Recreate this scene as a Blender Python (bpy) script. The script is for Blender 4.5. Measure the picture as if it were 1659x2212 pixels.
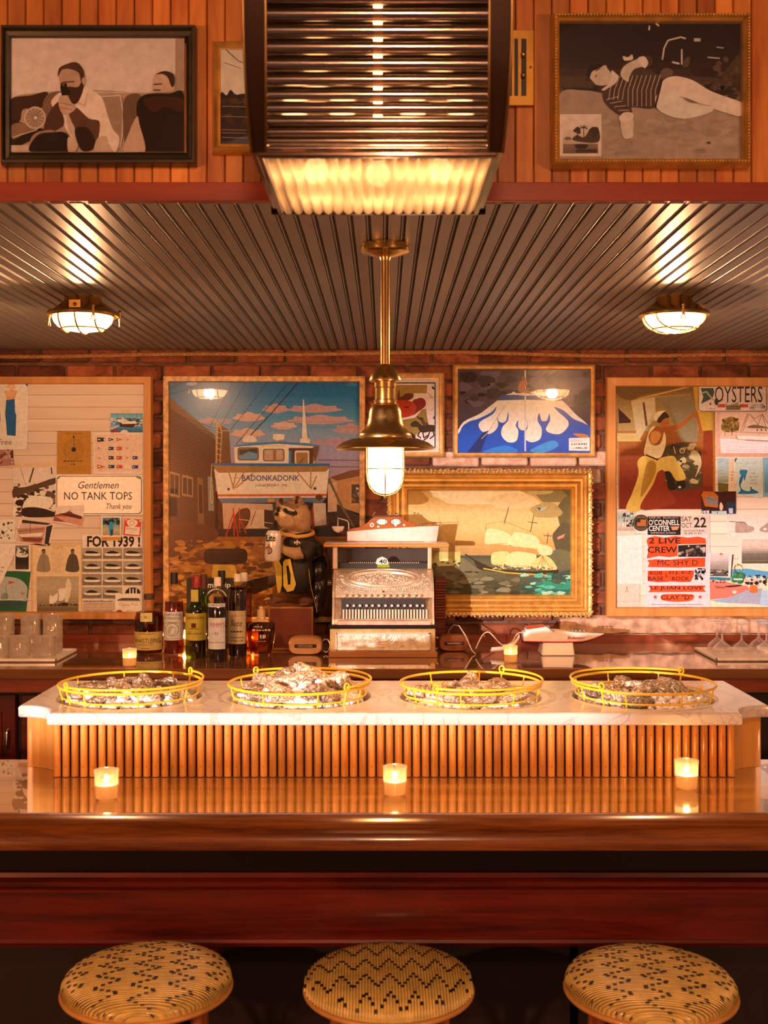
import bpy, bmesh, math, random
from math import pi, sin, cos, radians, sqrt, atan2
from mathutils import Vector, Matrix, noise
R = random.Random(7)
for o in list(bpy.data.objects): bpy.data.objects.remove(o)
SC = bpy.context.scene; COL = SC.collection

# ---------------------------------------------------------------- camera (frame 1659 x 2212)
F, CX, HY, ZC = 2500.0, 829.5, 1063.0, 1.75
cd = bpy.data.cameras.new('camera'); cam = bpy.data.objects.new('camera', cd); COL.objects.link(cam)
cam.location = (0, 0, ZC); cam.rotation_euler = (pi/2, 0, 0)
cd.sensor_fit = 'VERTICAL'; cd.sensor_height = 36; cd.lens = F/2212*36
cd.shift_y = (HY-1106)/2212; cd.clip_start = .05
cd.dof.use_dof = True; cd.dof.focus_distance = 4.1; cd.dof.aperture_fstop = 7.5
SC.camera = cam
# ---------------------------------------------------------------- world, lights, exposure
w = bpy.data.worlds.new('world'); SC.world = w; w.use_nodes = True
w.node_tree.nodes['Background'].inputs[0].default_value = (1, .42, .24, 1)
w.node_tree.nodes['Background'].inputs[1].default_value = .15
def point(name, loc, col, power, rad):
    l = bpy.data.lights.new(name, 'POINT'); l.color = col; l.energy = power; l.shadow_soft_size = rad
    o = bpy.data.objects.new(name, l); COL.objects.link(o); o.location = loc; return o
def area(name, loc, target, col, power, sx, sy):
    l = bpy.data.lights.new(name, 'AREA'); l.shape = 'RECTANGLE'; l.size = sx; l.size_y = sy; l.color = col; l.energy = power
    o = bpy.data.objects.new(name, l); COL.objects.link(o); o.location = loc
    o.rotation_euler = (Vector(target)-Vector(loc)).to_track_quat('-Z', 'Y').to_euler(); return o
point('street_light_through_window', (-3.33, -3.0, 1.70), (1, .76, .70), 2700, .035)
point('room_lamp_right', (2.6, -.4, 1.75), (1, .43, .19), 120, .05)
point('fill_left', (-2.6, -.4, 1.75), (1, .43, .19), 150, .05)  # added fill from behind the camera, stands for no known fitting
point('fill_overhead', (.05, -.6, 3.0), (1, .45, .22), 80, .10)  # added overhead fill light, not a known fixture
SC.view_settings.view_transform = 'Standard'; SC.view_settings.look = 'None'
SC.view_settings.gamma = 1; SC.view_settings.use_curve_mapping = False
SC.view_settings.exposure = 0.6
try: SC.cycles.transparent_max_bounces = 32
except Exception: pass

# ---------------------------------------------------------------- helpers
def X(px, d): return (px-CX)/F*d
def Z(py, d): return ZC-(py-HY)/F*d
def P(px, py, d): return Vector((X(px, d), d, Z(py, d)))
def s2l(c): return c/12.92 if c <= .04045 else ((c+.055)/1.055)**2.4
def hexl(h): return [s2l(int(h[i:i+2], 16)/255) for i in (0, 2, 4)]
TL = (.98, .62, .40); TR = (1.0, .80, .72); TU = (.80, .56, .42); T0 = (1, 1, 1)
def albedo(h, t): return [min(.86, max(.004, a/b*.86)) for a, b in zip(hexl(h), t)]

ORG = {}
class MB:
    def __init__(s): s.v = []; s.f = []; s.c = []
    def add(s, vs, fs, col=None):
        n = len(s.v); s.v += [tuple(v) for v in vs]; s.f += [tuple(i+n for i in f) for f in fs]; s.c += [col]*len(fs); return s
    def box(s, x0, x1, y0, y1, z0, z1, col=None):
        return s.add([(x, y, z) for z in (z0, z1) for y in (y0, y1) for x in (x0, x1)],
                     [(0, 2, 3, 1), (4, 5, 7, 6), (0, 1, 5, 4), (2, 6, 7, 3), (0, 4, 6, 2), (1, 3, 7, 5)], col)
    def tube(s, pts, r, n=8, closed=False, col=None, cap=True):
        pts = [Vector(p) for p in pts]; m = len(pts); rs = r if isinstance(r, (list, tuple)) else [r]*m
        vs = []; up = None
        for i, p in enumerate(pts):
            a = pts[i-1] if (i > 0 or closed) else p; b = pts[(i+1) % m] if (i < m-1 or closed) else p
            t = (b-a); t = t.normalized() if t.length > 1e-9 else Vector((0, 0, 1))
            if up is None:
                up = Vector((0, 0, 1)) if abs(t.z) < .9 else Vector((1, 0, 0))
            u = (up-t*up.dot(t)); u = u.normalized() if u.length > 1e-6 else t.orthogonal().normalized()
            up = u; w_ = t.cross(u)
            vs += [p+(u*cos(2*pi*k/n)+w_*sin(2*pi*k/n))*rs[i] for k in range(n)]
        fs = []
        for i in range(m if closed else m-1):
            j = (i+1) % m
            fs += [(i*n+k, i*n+(k+1) % n, j*n+(k+1) % n, j*n+k) for k in range(n)]
        if not closed and cap: fs += [tuple(range(n))[::-1], tuple((m-1)*n+k for k in range(n))]
        return s.add(vs, fs, col)
    def lathe(s, prof, c=(0, 0, 0), n=32, col=None, rfun=None, capends=False):
        vs = []; fs = []
        for (r, z) in prof:
            for k in range(n):
                a = 2*pi*k/n; q = r*(rfun(a, z) if rfun else 1)
                vs.append((c[0]+q*cos(a), c[1]+q*sin(a), c[2]+z))
        for i in range(len(prof)-1):
            fs += [(i*n+k, i*n+(k+1) % n, (i+1)*n+(k+1) % n, (i+1)*n+k) for k in range(n)]
        if capends: fs += [tuple(range(n))[::-1], tuple((len(prof)-1)*n+k for k in range(n))]
        return s.add(vs, fs, col)
    def prism_xz(s, pts, y0, y1, col=None):
        n = len(pts)
        return s.add([(x, y0, z) for x, z in pts]+[(x, y1, z) for x, z in pts],
                     [tuple(range(n)), tuple(range(2*n-1, n-1, -1))]+[(i, i+n, (i+1) % n+n, (i+1) % n) for i in range(n)], col)
    def extrude_x(s, prof, x0, x1, col=None):      # prof: list of (y,z) closed
        n = len(prof)
        return s.add([(x0, y, z) for y, z in prof]+[(x1, y, z) for y, z in prof],
                     [tuple(range(n)), tuple(range(2*n-1, n-1, -1))]+[(i, i+n, (i+1) % n+n, (i+1) % n) for i in range(n)], col)
    def ell(s, c, r, nu=12, nv=8, rot=None, col=None):
        vs = []; M = rot or Matrix.Identity(3)
        for j in range(nv+1):
            t = pi*j/nv
            for i in range(nu):
                a = 2*pi*i/nu
                vs.append(Vector(c)+M @ Vector((r[0]*sin(t)*cos(a), r[1]*sin(t)*sin(a), r[2]*cos(t))))
        fs = []
        for j in range(nv):
            fs += [(j*nu+i, (j+1)*nu+i, (j+1)*nu+(i+1) % nu, j*nu+(i+1) % nu) for i in range(nu)]
        return s.add(vs, fs, col)
    def mesh(s, name, origin=(0, 0, 0), bevel=0, smooth=0, fix=True, seg=2):
        me = bpy.data.meshes.new(name); ox, oy, oz = origin
        me.from_pydata([(x-ox, y-oy, z-oz) for x, y, z in s.v], [], s.f)
        if any(c is not None for c in s.c):
            at = me.color_attributes.new('Col', 'FLOAT_COLOR', 'CORNER'); k = 0
            for p, c in zip(me.polygons, s.c):
                c = c or (.5, .5, .5)
                for li in p.loop_indices: at.data[li].color = (c[0], c[1], c[2], 1)
        if bevel or fix:
            bm = bmesh.new(); bm.from_mesh(me)
            if fix: bmesh.ops.recalc_face_normals(bm, faces=bm.faces)
            if bevel: bmesh.ops.bevel(bm, geom=list(bm.edges), offset=bevel, segments=seg, profile=.5, affect='EDGES', clamp_overlap=True)
            bm.to_mesh(me); bm.free()
        if smooth:
            for p in me.polygons: p.use_smooth = True
            me.set_sharp_from_angle(angle=radians(smooth))
        return me
    def build(s, name, mat, parent=None, label=None, cat=None, group=None, kind=None, loc=None, local=False, **kw):
        if local: og = (0, 0, 0)
        elif parent is not None: og = ORG[parent.name]
        elif loc is not None: og = loc
        else: og = (0, 0, 0)
        me = s.mesh(name, og, **kw)
        return link(name, me, mat, parent, label, cat, group, kind, loc, og)
def link(name, me, mat, parent=None, label=None, cat=None, group=None, kind=None, loc=None, og=(0, 0, 0)):
    if mat is not None and not len(me.materials): me.materials.append(mat)
    o = bpy.data.objects.new(name, me); COL.objects.link(o)
    if parent is not None: o.parent = parent; ORG[o.name] = ORG[parent.name]
    else:
        if loc is not None: o.location = loc
        ORG[o.name] = tuple(loc) if loc is not None else (0, 0, 0)
    tag(o, label, cat, group, kind); return o
def tag(o, label=None, cat=None, group=None, kind=None):
    for k, v in (('label', label), ('category', cat), ('group', group), ('kind', kind)):
        if v: o[k] = v
def thing(name, label, cat, loc=(0, 0, 0), group=None, rz=0):
    o = bpy.data.objects.new(name, None); COL.objects.link(o); o.empty_display_size = .05
    o.location = loc; o.rotation_euler = (0, 0, rz); ORG[o.name] = tuple(loc); tag(o, label, cat, group); return o
def copy_tree(o, loc=None, rz=None, label=None, group=None, parent=None):
    c = o.copy(); COL.objects.link(c); c.parent = parent
    if loc is not None: c.location = loc; ORG[c.name] = tuple(loc)
    if rz is not None: c.rotation_euler = (0, 0, rz)
    if label: c['label'] = label
    if group: c['group'] = group
    for ch in list(o.children): copy_tree(ch, parent=c)
    return c
def instance(name, me, parent=None, loc=(0, 0, 0), rot=(0, 0, 0)):
    o = bpy.data.objects.new(name, me); COL.objects.link(o); o.parent = parent
    pg = ORG[parent.name] if parent is not None else (0, 0, 0)
    o.location = Vector(loc)-Vector(pg); o.rotation_euler = rot; return o

# ---------------------------------------------------------------- materials
MATS = {}
def newmat(name):
    m = bpy.data.materials.new(name); m.use_nodes = True; nt = m.node_tree
    return m, nt, nt.nodes['Principled BSDF']
def setc(b, base=None, rough=.5, metal=0, coat=0, coat_r=.05, spec=.5):
    if base: b.inputs['Base Color'].default_value = (*base, 1)
    b.inputs['Roughness'].default_value = rough; b.inputs['Metallic'].default_value = metal
    b.inputs['Coat Weight'].default_value = coat; b.inputs['Coat Roughness'].default_value = coat_r
    b.inputs['Specular IOR Level'].default_value = spec
def N(nt, t, **kw):
    n = nt.nodes.new(t)
    for k, v in kw.items(): setattr(n, k, v)
    return n
def plain(name, base, rough=.5, metal=0, coat=0, var=.12, scale=30, bump=0, spec=.5, coat_r=.05):
    if name in MATS: return MATS[name]
    m, nt, b = newmat(name); setc(b, base, rough, metal, coat, coat_r, spec)
    tc = N(nt, 'ShaderNodeTexCoord'); nz = N(nt, 'ShaderNodeTexNoise'); nz.inputs['Scale'].default_value = scale; nz.inputs['Detail'].default_value = 4
    nt.links.new(tc.outputs['Object'], nz.inputs['Vector'])
    rp = N(nt, 'ShaderNodeValToRGB'); e = rp.color_ramp.elements
    e[0].position = .3; e[1].position = .7
    e[0].color = (*[c*(1-var) for c in base], 1); e[1].color = (*[min(1, c*(1+var)) for c in base], 1)
    nt.links.new(nz.outputs[0], rp.inputs[0]); nt.links.new(rp.outputs[0], b.inputs['Base Color'])
    if bump:
        bp = N(nt, 'ShaderNodeBump'); bp.inputs['Strength'].default_value = bump; bp.inputs['Distance'].default_value = .004
        nt.links.new(nz.outputs[0], bp.inputs['Height']); nt.links.new(bp.outputs[0], b.inputs['Normal'])
    MATS[name] = m; return m
def wood(name, c1, c2, axis='x', scale=18, stretch=14, rough=.35, coat=.0, rand=.35, bump=.05, coat_r=.05, tone=None):
    if name in MATS: return MATS[name]
    m, nt, b = newmat(name); setc(b, c1, rough, 0, coat, coat_r)
    tc = N(nt, 'ShaderNodeTexCoord'); mp = N(nt, 'ShaderNodeMapping'); oi = N(nt, 'ShaderNodeObjectInfo')
    sc = {'x': (1/stretch, 1, 1), 'y': (1, 1/stretch, 1), 'z': (1, 1, 1/stretch)}[axis]
    mp.inputs['Scale'].default_value = sc
    cm = N(nt, 'ShaderNodeCombineXYZ')
    ml = N(nt, 'ShaderNodeMath', operation='MULTIPLY'); ml.inputs[1].default_value = 40
    nt.links.new(oi.outputs['Random'], ml.inputs[0])
    for i in range(3): nt.links.new(ml.outputs[0], cm.inputs[i])
    nt.links.new(cm.outputs[0], mp.inputs['Location'])
    nt.links.new(tc.outputs['Object'], mp.inputs['Vector'])
    n1 = N(nt, 'ShaderNodeTexNoise'); n1.inputs['Scale'].default_value = scale; n1.inputs['Detail'].default_value = 6; n1.inputs['Distortion'].default_value = 1.2
    n2 = N(nt, 'ShaderNodeTexNoise'); n2.inputs['Scale'].default_value = scale*9; n2.inputs['Detail'].default_value = 3
    nt.links.new(mp.outputs[0], n1.inputs['Vector']); nt.links.new(mp.outputs[0], n2.inputs['Vector'])
    mx = N(nt, 'ShaderNodeMath', operation='MULTIPLY_ADD'); mx.inputs[1].default_value = .35
    nt.links.new(n2.outputs[0], mx.inputs[0]); nt.links.new(n1.outputs[0], mx.inputs[2])
    rp = N(nt, 'ShaderNodeValToRGB'); e = rp.color_ramp.elements
    e[0].position = .48; e[1].position = .86; e[0].color = (*c1, 1); e[1].color = (*c2, 1)
    nt.links.new(mx.outputs[0], rp.inputs[0])
    hs = N(nt, 'ShaderNodeHueSaturation')
    vr = N(nt, 'ShaderNodeMapRange'); vr.inputs[3].default_value = 1-rand; vr.inputs[4].default_value = 1+rand
    nt.links.new(oi.outputs['Random'], vr.inputs[0]); nt.links.new(vr.outputs[0], hs.inputs['Value'])
    nt.links.new(rp.outputs[0], hs.inputs['Color']); nt.links.new(hs.outputs[0], b.inputs['Base Color'])
    bp = N(nt, 'ShaderNodeBump'); bp.inputs['Strength'].default_value = bump; bp.inputs['Distance'].default_value = .002
    nt.links.new(mx.outputs[0], bp.inputs['Height']); nt.links.new(bp.outputs[0], b.inputs['Normal'])
    MATS[name] = m; return m
def printmat(name, rough=.6, coat=0, spec=.3):
    if name in MATS: return MATS[name]
    m, nt, b = newmat(name); setc(b, None, rough, 0, coat, .03, spec)
    a = N(nt, 'ShaderNodeAttribute'); a.attribute_name = 'Col'
    tc = N(nt, 'ShaderNodeTexCoord'); nz = N(nt, 'ShaderNodeTexNoise'); nz.inputs['Scale'].default_value = 60; nz.inputs['Detail'].default_value = 5
    nt.links.new(tc.outputs['Object'], nz.inputs['Vector'])
    mr = N(nt, 'ShaderNodeMapRange'); mr.inputs[1].default_value = .3; mr.inputs[2].default_value = .7; mr.inputs[3].default_value = .88; mr.inputs[4].default_value = 1.1
    nt.links.new(nz.outputs[0], mr.inputs[0])
    hs = N(nt, 'ShaderNodeHueSaturation'); nt.links.new(mr.outputs[0], hs.inputs['Value']); nt.links.new(a.outputs['Color'], hs.inputs['Color'])
    nt.links.new(hs.outputs[0], b.inputs['Base Color'])
    MATS[name] = m; return m
def thin(name, tint=(1, 1, 1), refl=1.0, rough=.02, r0=.045, gcol=(1, 1, 1), haze=0):     # thin glass: transparent + schlick gloss
    if name in MATS: return MATS[name]
    m, nt, b = newmat(name); nt.nodes.remove(b); out = nt.nodes['Material Output']
    tr = N(nt, 'ShaderNodeBsdfTransparent'); tr.inputs[0].default_value = (*tint, 1)
    gl = N(nt, 'ShaderNodeBsdfGlossy'); gl.inputs['Roughness'].default_value = rough; gl.inputs[0].default_value = (*gcol, 1)
    mx = N(nt, 'ShaderNodeMixShader'); nt.links.new(schlick(nt, r0*refl, refl), mx.inputs[0])
    nt.links.new(tr.outputs[0], mx.inputs[1]); nt.links.new(gl.outputs[0], mx.inputs[2]); res = mx
    if haze:
        df = N(nt, 'ShaderNodeBsdfDiffuse'); df.inputs[0].default_value = (.9, .88, .85, 1); tl = N(nt, 'ShaderNodeBsdfTranslucent'); tl.inputs[0].default_value = (.9, .88, .85, 1)
        m1 = N(nt, 'ShaderNodeMixShader'); nt.links.new(df.outputs[0], m1.inputs[1]); nt.links.new(tl.outputs[0], m1.inputs[2])
        m2 = N(nt, 'ShaderNodeMixShader'); m2.inputs[0].default_value = haze; nt.links.new(mx.outputs[0], m2.inputs[1]); nt.links.new(m1.outputs[0], m2.inputs[2]); res = m2
    nt.links.new(res.outputs[0], out.inputs[0]); MATS[name] = m; return m
def schlick(nt, r0, refl=1):
    lw = N(nt, 'ShaderNodeLayerWeight'); lw.inputs[0].default_value = .5
    pw = N(nt, 'ShaderNodeMath', operation='POWER'); pw.inputs[1].default_value = 5
    ma = N(nt, 'ShaderNodeMath', operation='MULTIPLY_ADD'); ma.inputs[1].default_value = (1-r0)*min(refl, 1); ma.inputs[2].default_value = r0; ma.use_clamp = True
    nt.links.new(lw.outputs['Facing'], pw.inputs[0]); nt.links.new(pw.outputs[0], ma.inputs[0]); return ma.outputs[0]
def emit(name, col, st):
    if name in MATS: return MATS[name]
    m, nt, b = newmat(name); setc(b, (.8, .7, .5), .4)
    b.inputs['Emission Color'].default_value = (*col, 1); b.inputs['Emission Strength'].default_value = st
    MATS[name] = m; return m
def glow_glass(name, col, st):      # lit opal glass: glows and lets the bulb inside shine through
    m, nt, b = newmat(name); nt.nodes.remove(b)
    em = N(nt, 'ShaderNodeEmission'); em.inputs[0].default_value = (*col, 1); em.inputs[1].default_value = st
    tr = N(nt, 'ShaderNodeBsdfTransparent'); mx = N(nt, 'ShaderNodeMixShader'); mx.inputs[0].default_value = .5
    nt.links.new(em.outputs[0], mx.inputs[1]); nt.links.new(tr.outputs[0], mx.inputs[2]); nt.links.new(mx.outputs[0], nt.nodes['Material Output'].inputs[0]); MATS[name] = m; return m
def wax(name):
    m, nt, b = newmat(name); setc(b, (.86, .78, .62), .5)
    out = nt.nodes['Material Output']; tl = N(nt, 'ShaderNodeBsdfTranslucent'); tl.inputs[0].default_value = (.95, .8, .55, 1)
    mx = N(nt, 'ShaderNodeMixShader'); mx.inputs[0].default_value = .6
    nt.links.new(b.outputs[0], mx.inputs[1]); nt.links.new(tl.outputs[0], mx.inputs[2]); nt.links.new(mx.outputs[0], out.inputs[0]); return m
BRASS = plain('brass', (.80, .55, .20), .24, 1, var=.12, scale=14)
BRASSD = plain('aged_brass', (.58, .36, .11), .3, 1, var=.3, scale=10)
CHROME = plain('polished_steel', (.75, .72, .68), .15, 1, var=.05)
GLASS = thin('clear_glass', (.97, .96, .94), 1.0)
PANE = thin('picture_glass', (.98, .98, .98), 1.0, .01)
PRINT = printmat('printed_paper', .55)
PRINTG = printmat('glossy_print', .25, .0)
BLACK = plain('black_paint', (.012, .010, .009), .4)
WHITE = plain('white_paint', (.82, .80, .77), .35, coat=.3)

# ---------------------------------------------------------------- flat prints
def smooth_poly(pts, n=5):
    m = len(pts); out = []
    for i in range(m):
        p0, p1, p2, p3 = (Vector(pts[(i+k-1) % m]) for k in range(4))
        for j in range(n):
            t = j/n
            out.append(tuple(.5*((2*p1)+(p2-p0)*t+(2*p0-5*p1+4*p2-p3)*t*t+(3*p1-p0-3*p2+p3)*t**3)))
    return out
TXT = []
class Print:
    """flat print: polygons given in photo pixels (or in a zoomed crop's pixels), on the plane y = d"""
    def __init__(s, d, ox=0, oy=0, k=1, tint=TL, fn=None, step=7e-5):
        s.d = d; s.ox = ox; s.oy = oy; s.k = k; s.t = tint; s.mb = MB(); s.n = 0; s.tx = []; s.fn = fn; s.step = step; s.clip = None
    def px(s, p): return (s.ox+p[0]/s.k, s.oy+p[1]/s.k)
    def pt(s, p, off):
        if s.clip: p = (min(max(p[0], s.clip[0]), s.clip[2]), min(max(p[1], s.clip[1]), s.clip[3]))
        a, b = s.px(p)
        if s.fn: return s.fn(a, b, off)
        v = P(a, b, s.d); v.y -= off; return v
    def poly(s, pts, col, sm=0):
        if sm: pts = smooth_poly(pts, 5)
        s.n += 1; off = s.n*s.step
        c = albedo(col, s.t) if isinstance(col, str) else col
        s.mb.add([s.pt(p, off) for p in pts], [tuple(range(len(pts)))], c); return s
    def S(s, col, *pts): return s.poly(pts, col, 1)
    def L(s, col, *pts): return s.poly(pts, col, 0)
    def rect(s, x0, y0, x1, y1, col): return s.poly([(x0, y0), (x1, y0), (x1, y1), (x0, y1)], col)
    def ell(s, cx, cy, rx, ry, col, n=20, rot=0):
        return s.poly([(cx+rx*cos(2*pi*i/n)*cos(rot)-ry*sin(2*pi*i/n)*sin(rot), cy+rx*cos(2*pi*i/n)*sin(rot)+ry*sin(2*pi*i/n)*cos(rot)) for i in range(n)], col)
    def ring(s, cx, cy, r, wd, col, n=28):
        s.n += 1; off = s.n*s.step; c = albedo(col, s.t); vs = []
        for i in range(n):
            a = 2*pi*i/n; vs += [s.pt((cx+(r-wd/2)*cos(a), cy+(r-wd/2)*sin(a)), off), s.pt((cx+(r+wd/2)*cos(a), cy+(r+wd/2)*sin(a)), off)]
        s.mb.add(vs, [(2*i, 2*i+1, (2*i+3) % (2*n), (2*i+2) % (2*n)) for i in range(n)], c); return s
    def line(s, pts, wd, col):
        s.n += 1; off = s.n*s.step; c = albedo(col, s.t)
        for a, b in zip(pts[:-1], pts[1:]):
            dx, dy = b[0]-a[0], b[1]-a[1]; l = sqrt(dx*dx+dy*dy) or 1; nx, ny = -dy/l*wd/2, dx/l*wd/2
            s.mb.add([s.pt(q, off) for q in ((a[0]+nx, a[1]+ny), (b[0]+nx, b[1]+ny), (b[0]-nx, b[1]-ny), (a[0]-nx, a[1]-ny))], [(0, 1, 2, 3)], c)
        return s
    def grad(s, x0, y0, x1, y1, cols, n=16):
        s.n += 1; off = s.n*s.step; cs = [albedo(c, s.t) for c in cols]; m = len(cs)-1
        for i in range(n):
            t = (i+.5)/n*m; j = min(int(t), m-1); f = t-j; c = [a*(1-f)+b*f for a, b in zip(cs[j], cs[j+1])]
            a0 = y0+(y1-y0)*i/n; a1 = y0+(y1-y0)*(i+1)/n
            s.mb.add([s.pt(q, off) for q in ((x0, a0), (x1, a0), (x1, a1), (x0, a1))], [(0, 1, 2, 3)], c)
        return s
    def blot(s, x0, y0, x1, y1, n, cols, r0, r1, asp=1.0, seed=1):
        g = random.Random(seed); s.n += 1; off = s.n*s.step
        for i in range(n):
            cx, cy = g.uniform(x0, x1), g.uniform(y0, y1); r = g.uniform(r0, r1); c = albedo(g.choice(cols), s.t); a0 = g.uniform(0, 6)
            pts = []
            for k in range(7):
                q = r*g.uniform(.6, 1.2); pts.append((min(max(cx+q*asp*cos(a0+k*.9), x0), x1), min(max(cy+q*sin(a0+k*.9), y0), y1)))
            s.mb.add([s.pt(p, off+i*2e-7) for p in pts], [tuple(range(7))], c)
        return s
    def text(s, body, x0, y0, x1, y1, col, shear=0, bold=0, rot=0):
        s.n += 1; s.tx.append((body, (x0, y0, x1, y1), albedo(col, s.t) if isinstance(col, str) else col, shear, bold, rot, s.n)); return s
    def squig(s, x0, y0, x1, y1, col, wd=1.5, n=None):      # illegible small print: a row of short strokes
        g = random.Random(int(x0*7+y0)); s.n += 1; off = s.n*s.step; c = albedo(col, s.t); x = x0
        while x < x1:
            l = g.uniform(.4, 1.6)*(y1-y0); e = min(x+l, x1)
            h = (y1-y0)*g.uniform(.5, 1)
            s.mb.add([s.pt(q, off) for q in ((x, y1-h), (e, y1-h), (e, y1), (x, y1))], [(0, 1, 2, 3)], c); x = e+(y1-y0)*g.uniform(.25, .6)
        return s
    def build(s, name, parent=None, mat=None, **kw):
        o = s.mb.build(name, mat or PRINT, parent, fix=False, **kw)
        for t in s.tx: TXT.append((t, s, o))
        return o
def flush_text():
    objs = []
    for (t, s, o) in TXT:
        body, bx, col, sh, bold, rot, n = t
        cu = bpy.data.curves.new('t', 'FONT'); cu.body = body; cu.shear = sh; cu.offset = bold; cu.resolution_u = 2
        q = bpy.data.objects.new('t', cu); COL.objects.link(q); objs.append(q)
    bpy.context.view_layer.update(); dg = bpy.context.evaluated_depsgraph_get()
    for q, (t, s, o) in zip(objs, TXT):
        body, (x0, y0, x1, y1), col, sh, bold, rot, n = t
        me = bpy.data.meshes.new_from_object(q.evaluated_get(dg))
        vs = [v.co.copy() for v in me.vertices]
        if not vs: continue
        ax, bx = min(v.x for v in vs), max(v.x for v in vs); ay, by = min(v.y for v in vs), max(v.y for v in vs)
        mb = MB(); cxm, cym = (x0+x1)/2, (y0+y1)/2; og = ORG[o.name]
        for v in vs:
            u = x0+(v.x-ax)/max(1e-6, bx-ax)*(x1-x0); w_ = y1-(v.y-ay)/max(1e-6, by-ay)*(y1-y0)
            if rot:
                du, dw = u-cxm, w_-cym; u = cxm+du*cos(rot)-dw*sin(rot); w_ = cym+du*sin(rot)+dw*cos(rot)
            mb.v.append(tuple(s.pt((u, w_), n*s.step)))
        mb.f = [tuple(p.vertices) for p in me.polygons]; mb.c = [col]*len(mb.f)
        root = o
        if o.parent is not None and o.parent.parent is not None: root = o.parent
        mb.build('lettering', MATS['printed_paper'], root, fix=False)
        bpy.data.meshes.remove(me)
    for q in objs:
        cu = q.data; bpy.data.objects.remove(q); bpy.data.curves.remove(cu)
def convert(obs):
    """evaluate modifiers / curves of temporary objects to plain meshes"""
    bpy.context.view_layer.update(); dg = bpy.context.evaluated_depsgraph_get()
    out = [bpy.data.meshes.new_from_object(o.evaluated_get(dg)) for o in obs]
    for o in obs: bpy.data.objects.remove(o)
    return out
def frame(th, x0, y0, x1, y1, wd, d_front, d_back, prof, mat, name='frame_rail', wy=None):
    """four mitred rails; prof = list of (inset 0..1, height 0..1 towards the room)"""
    wy = wy or wd; T = d_back-d_front
    cor = []
    pr = [(0, 0)]+list(prof)+[(1, 0)]
    for t, h in pr:
        a, b, c, e = x0+wd*t, x1-wd*t, y0+wy*t, y1-wy*t
        row = []
        for q in ((a, c), (b, c), (b, e), (a, e)):
            v = P(q[0], q[1], d_front); v.y = d_back-T*h; row.append(v)
        cor.append(row)
    for k in range(4):
        m = MB(); n = len(pr); k2 = (k+1) % 4
        vs = [cor[i][k] for i in range(n)]+[cor[i][k2] for i in range(n)]
        m.add(vs, [(i, i+1, n+i+1, n+i) for i in range(n-1)]+[(n-1, 0, n, 2*n-1), tuple(range(n)), tuple(range(2*n-1, n-1, -1))])
        m.build(name, mat, th, smooth=25)
def panel(th, name, x0, y0, x1, y1, d_front, d_back, mat, dref=None, **kw):
    dr = dref or d_front; m = MB().box(X(x0, dr), X(x1, dr), d_front, d_back, Z(y1, dr), Z(y0, dr))
    return m.build(name, mat, th, **kw)
# ================================================================ THE SETTING
def struct(name, mb, mat, parent=None, **kw):
    o = mb.build(name, mat, parent, **kw)
    if parent is None: o['kind'] = 'structure'
    return o
FLOORM = plain('dark_floor', (.03, .014, .008), .4, var=.3, scale=4)
struct('floor', MB().box(-4.6, 4.6, -3.6, 5.3, -.05, 0), FLOORM)
# rear wall with the window the street light comes through
RW = plain('rear_wall_plaster', (.25, .12, .06), .7)
mb = MB(); a0, a1, z0, z1 = -2.53, -1.98, 1.515, 1.785
mb.box(-4.5, a0, -1.06, -1, 0, 3.2); mb.box(a1, -1.3, -1.06, -1, 0, 3.2); mb.box(a0, a1, -1.06, -1, 0, z0); mb.box(a0, a1, -1.06, -1, z1, 3.2)
struct('wall_rear', mb, RW)
w1 = struct('window_1', MB().box(a0, a1, -1.05, -1.02, 1.697, 1.738), RW)
MB().box(a0, a1, -1.032, -1.028, z0, z1).build('window_pane', thin('window_glass', (.98, .98, .98), .6), w1)
# back brick wall
BK = wood('old_brick', (.085, .020, .008), (.28, .085, .035), 'x', 9, 1.3, .85, 0, .55, .5)
BKP = wood('light_band_brick', (.42, .27, .21), (.72, .58, .50), 'x', 12, 1.2, .85, 0, .25, .6)  # paler brick where the window light falls: the light is put into the colour
MORT = plain('mortar', (.16, .085, .05), .9, var=.4, scale=25, bump=.6)
wb = struct('wall_back', MB().box(-2.3, 2.3, 5.085, 5.25, 0, 2.6), MORT)
mb = MB(); mb.box(0, .202, 0, .03, 0, .063)
bm_me = [mb.mesh('brick', bevel=.006, seg=1) for _ in range(2)]
for m_, mt in zip(bm_me, (BK, BKP)): m_.materials.append(mt)
covers = [(0, 825, 310, 1325), (365, 825, 775, 1330), (850, 1025, 1270, 1310), (990, 800, 1275, 975), (1325, 830, 1700, 1318)]
for r in range(17):
    zz = 1.11+r*.0755
    for c in range(-10, 10):
        xx = c*.214+(.107 if r % 2 else 0)
        pa, pb = CX+xx/5.07*F, CX+(xx+.2)/5.07*F; qa, qb = HY+(ZC-zz-.065)/5.07*F, HY+(ZC-zz)/5.07*F
        if any(pa > k[0] and pb < k[2] and qa > k[1] and qb < k[3] for k in covers): continue
        if pb < -150 or pa > 1810: continue
        pale = (960 < (pa+pb)/2 < 1330 and 978 < (qa+qb)/2 < 1030)
        instance('brick', bm_me[1 if pale else 0], wb, (xx, 5.066+R.uniform(-.003, .004), zz+R.uniform(-.002, .002)), (R.uniform(-.02, .02), R.uniform(-.008, .008), R.uniform(-.012, .012)))
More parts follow.
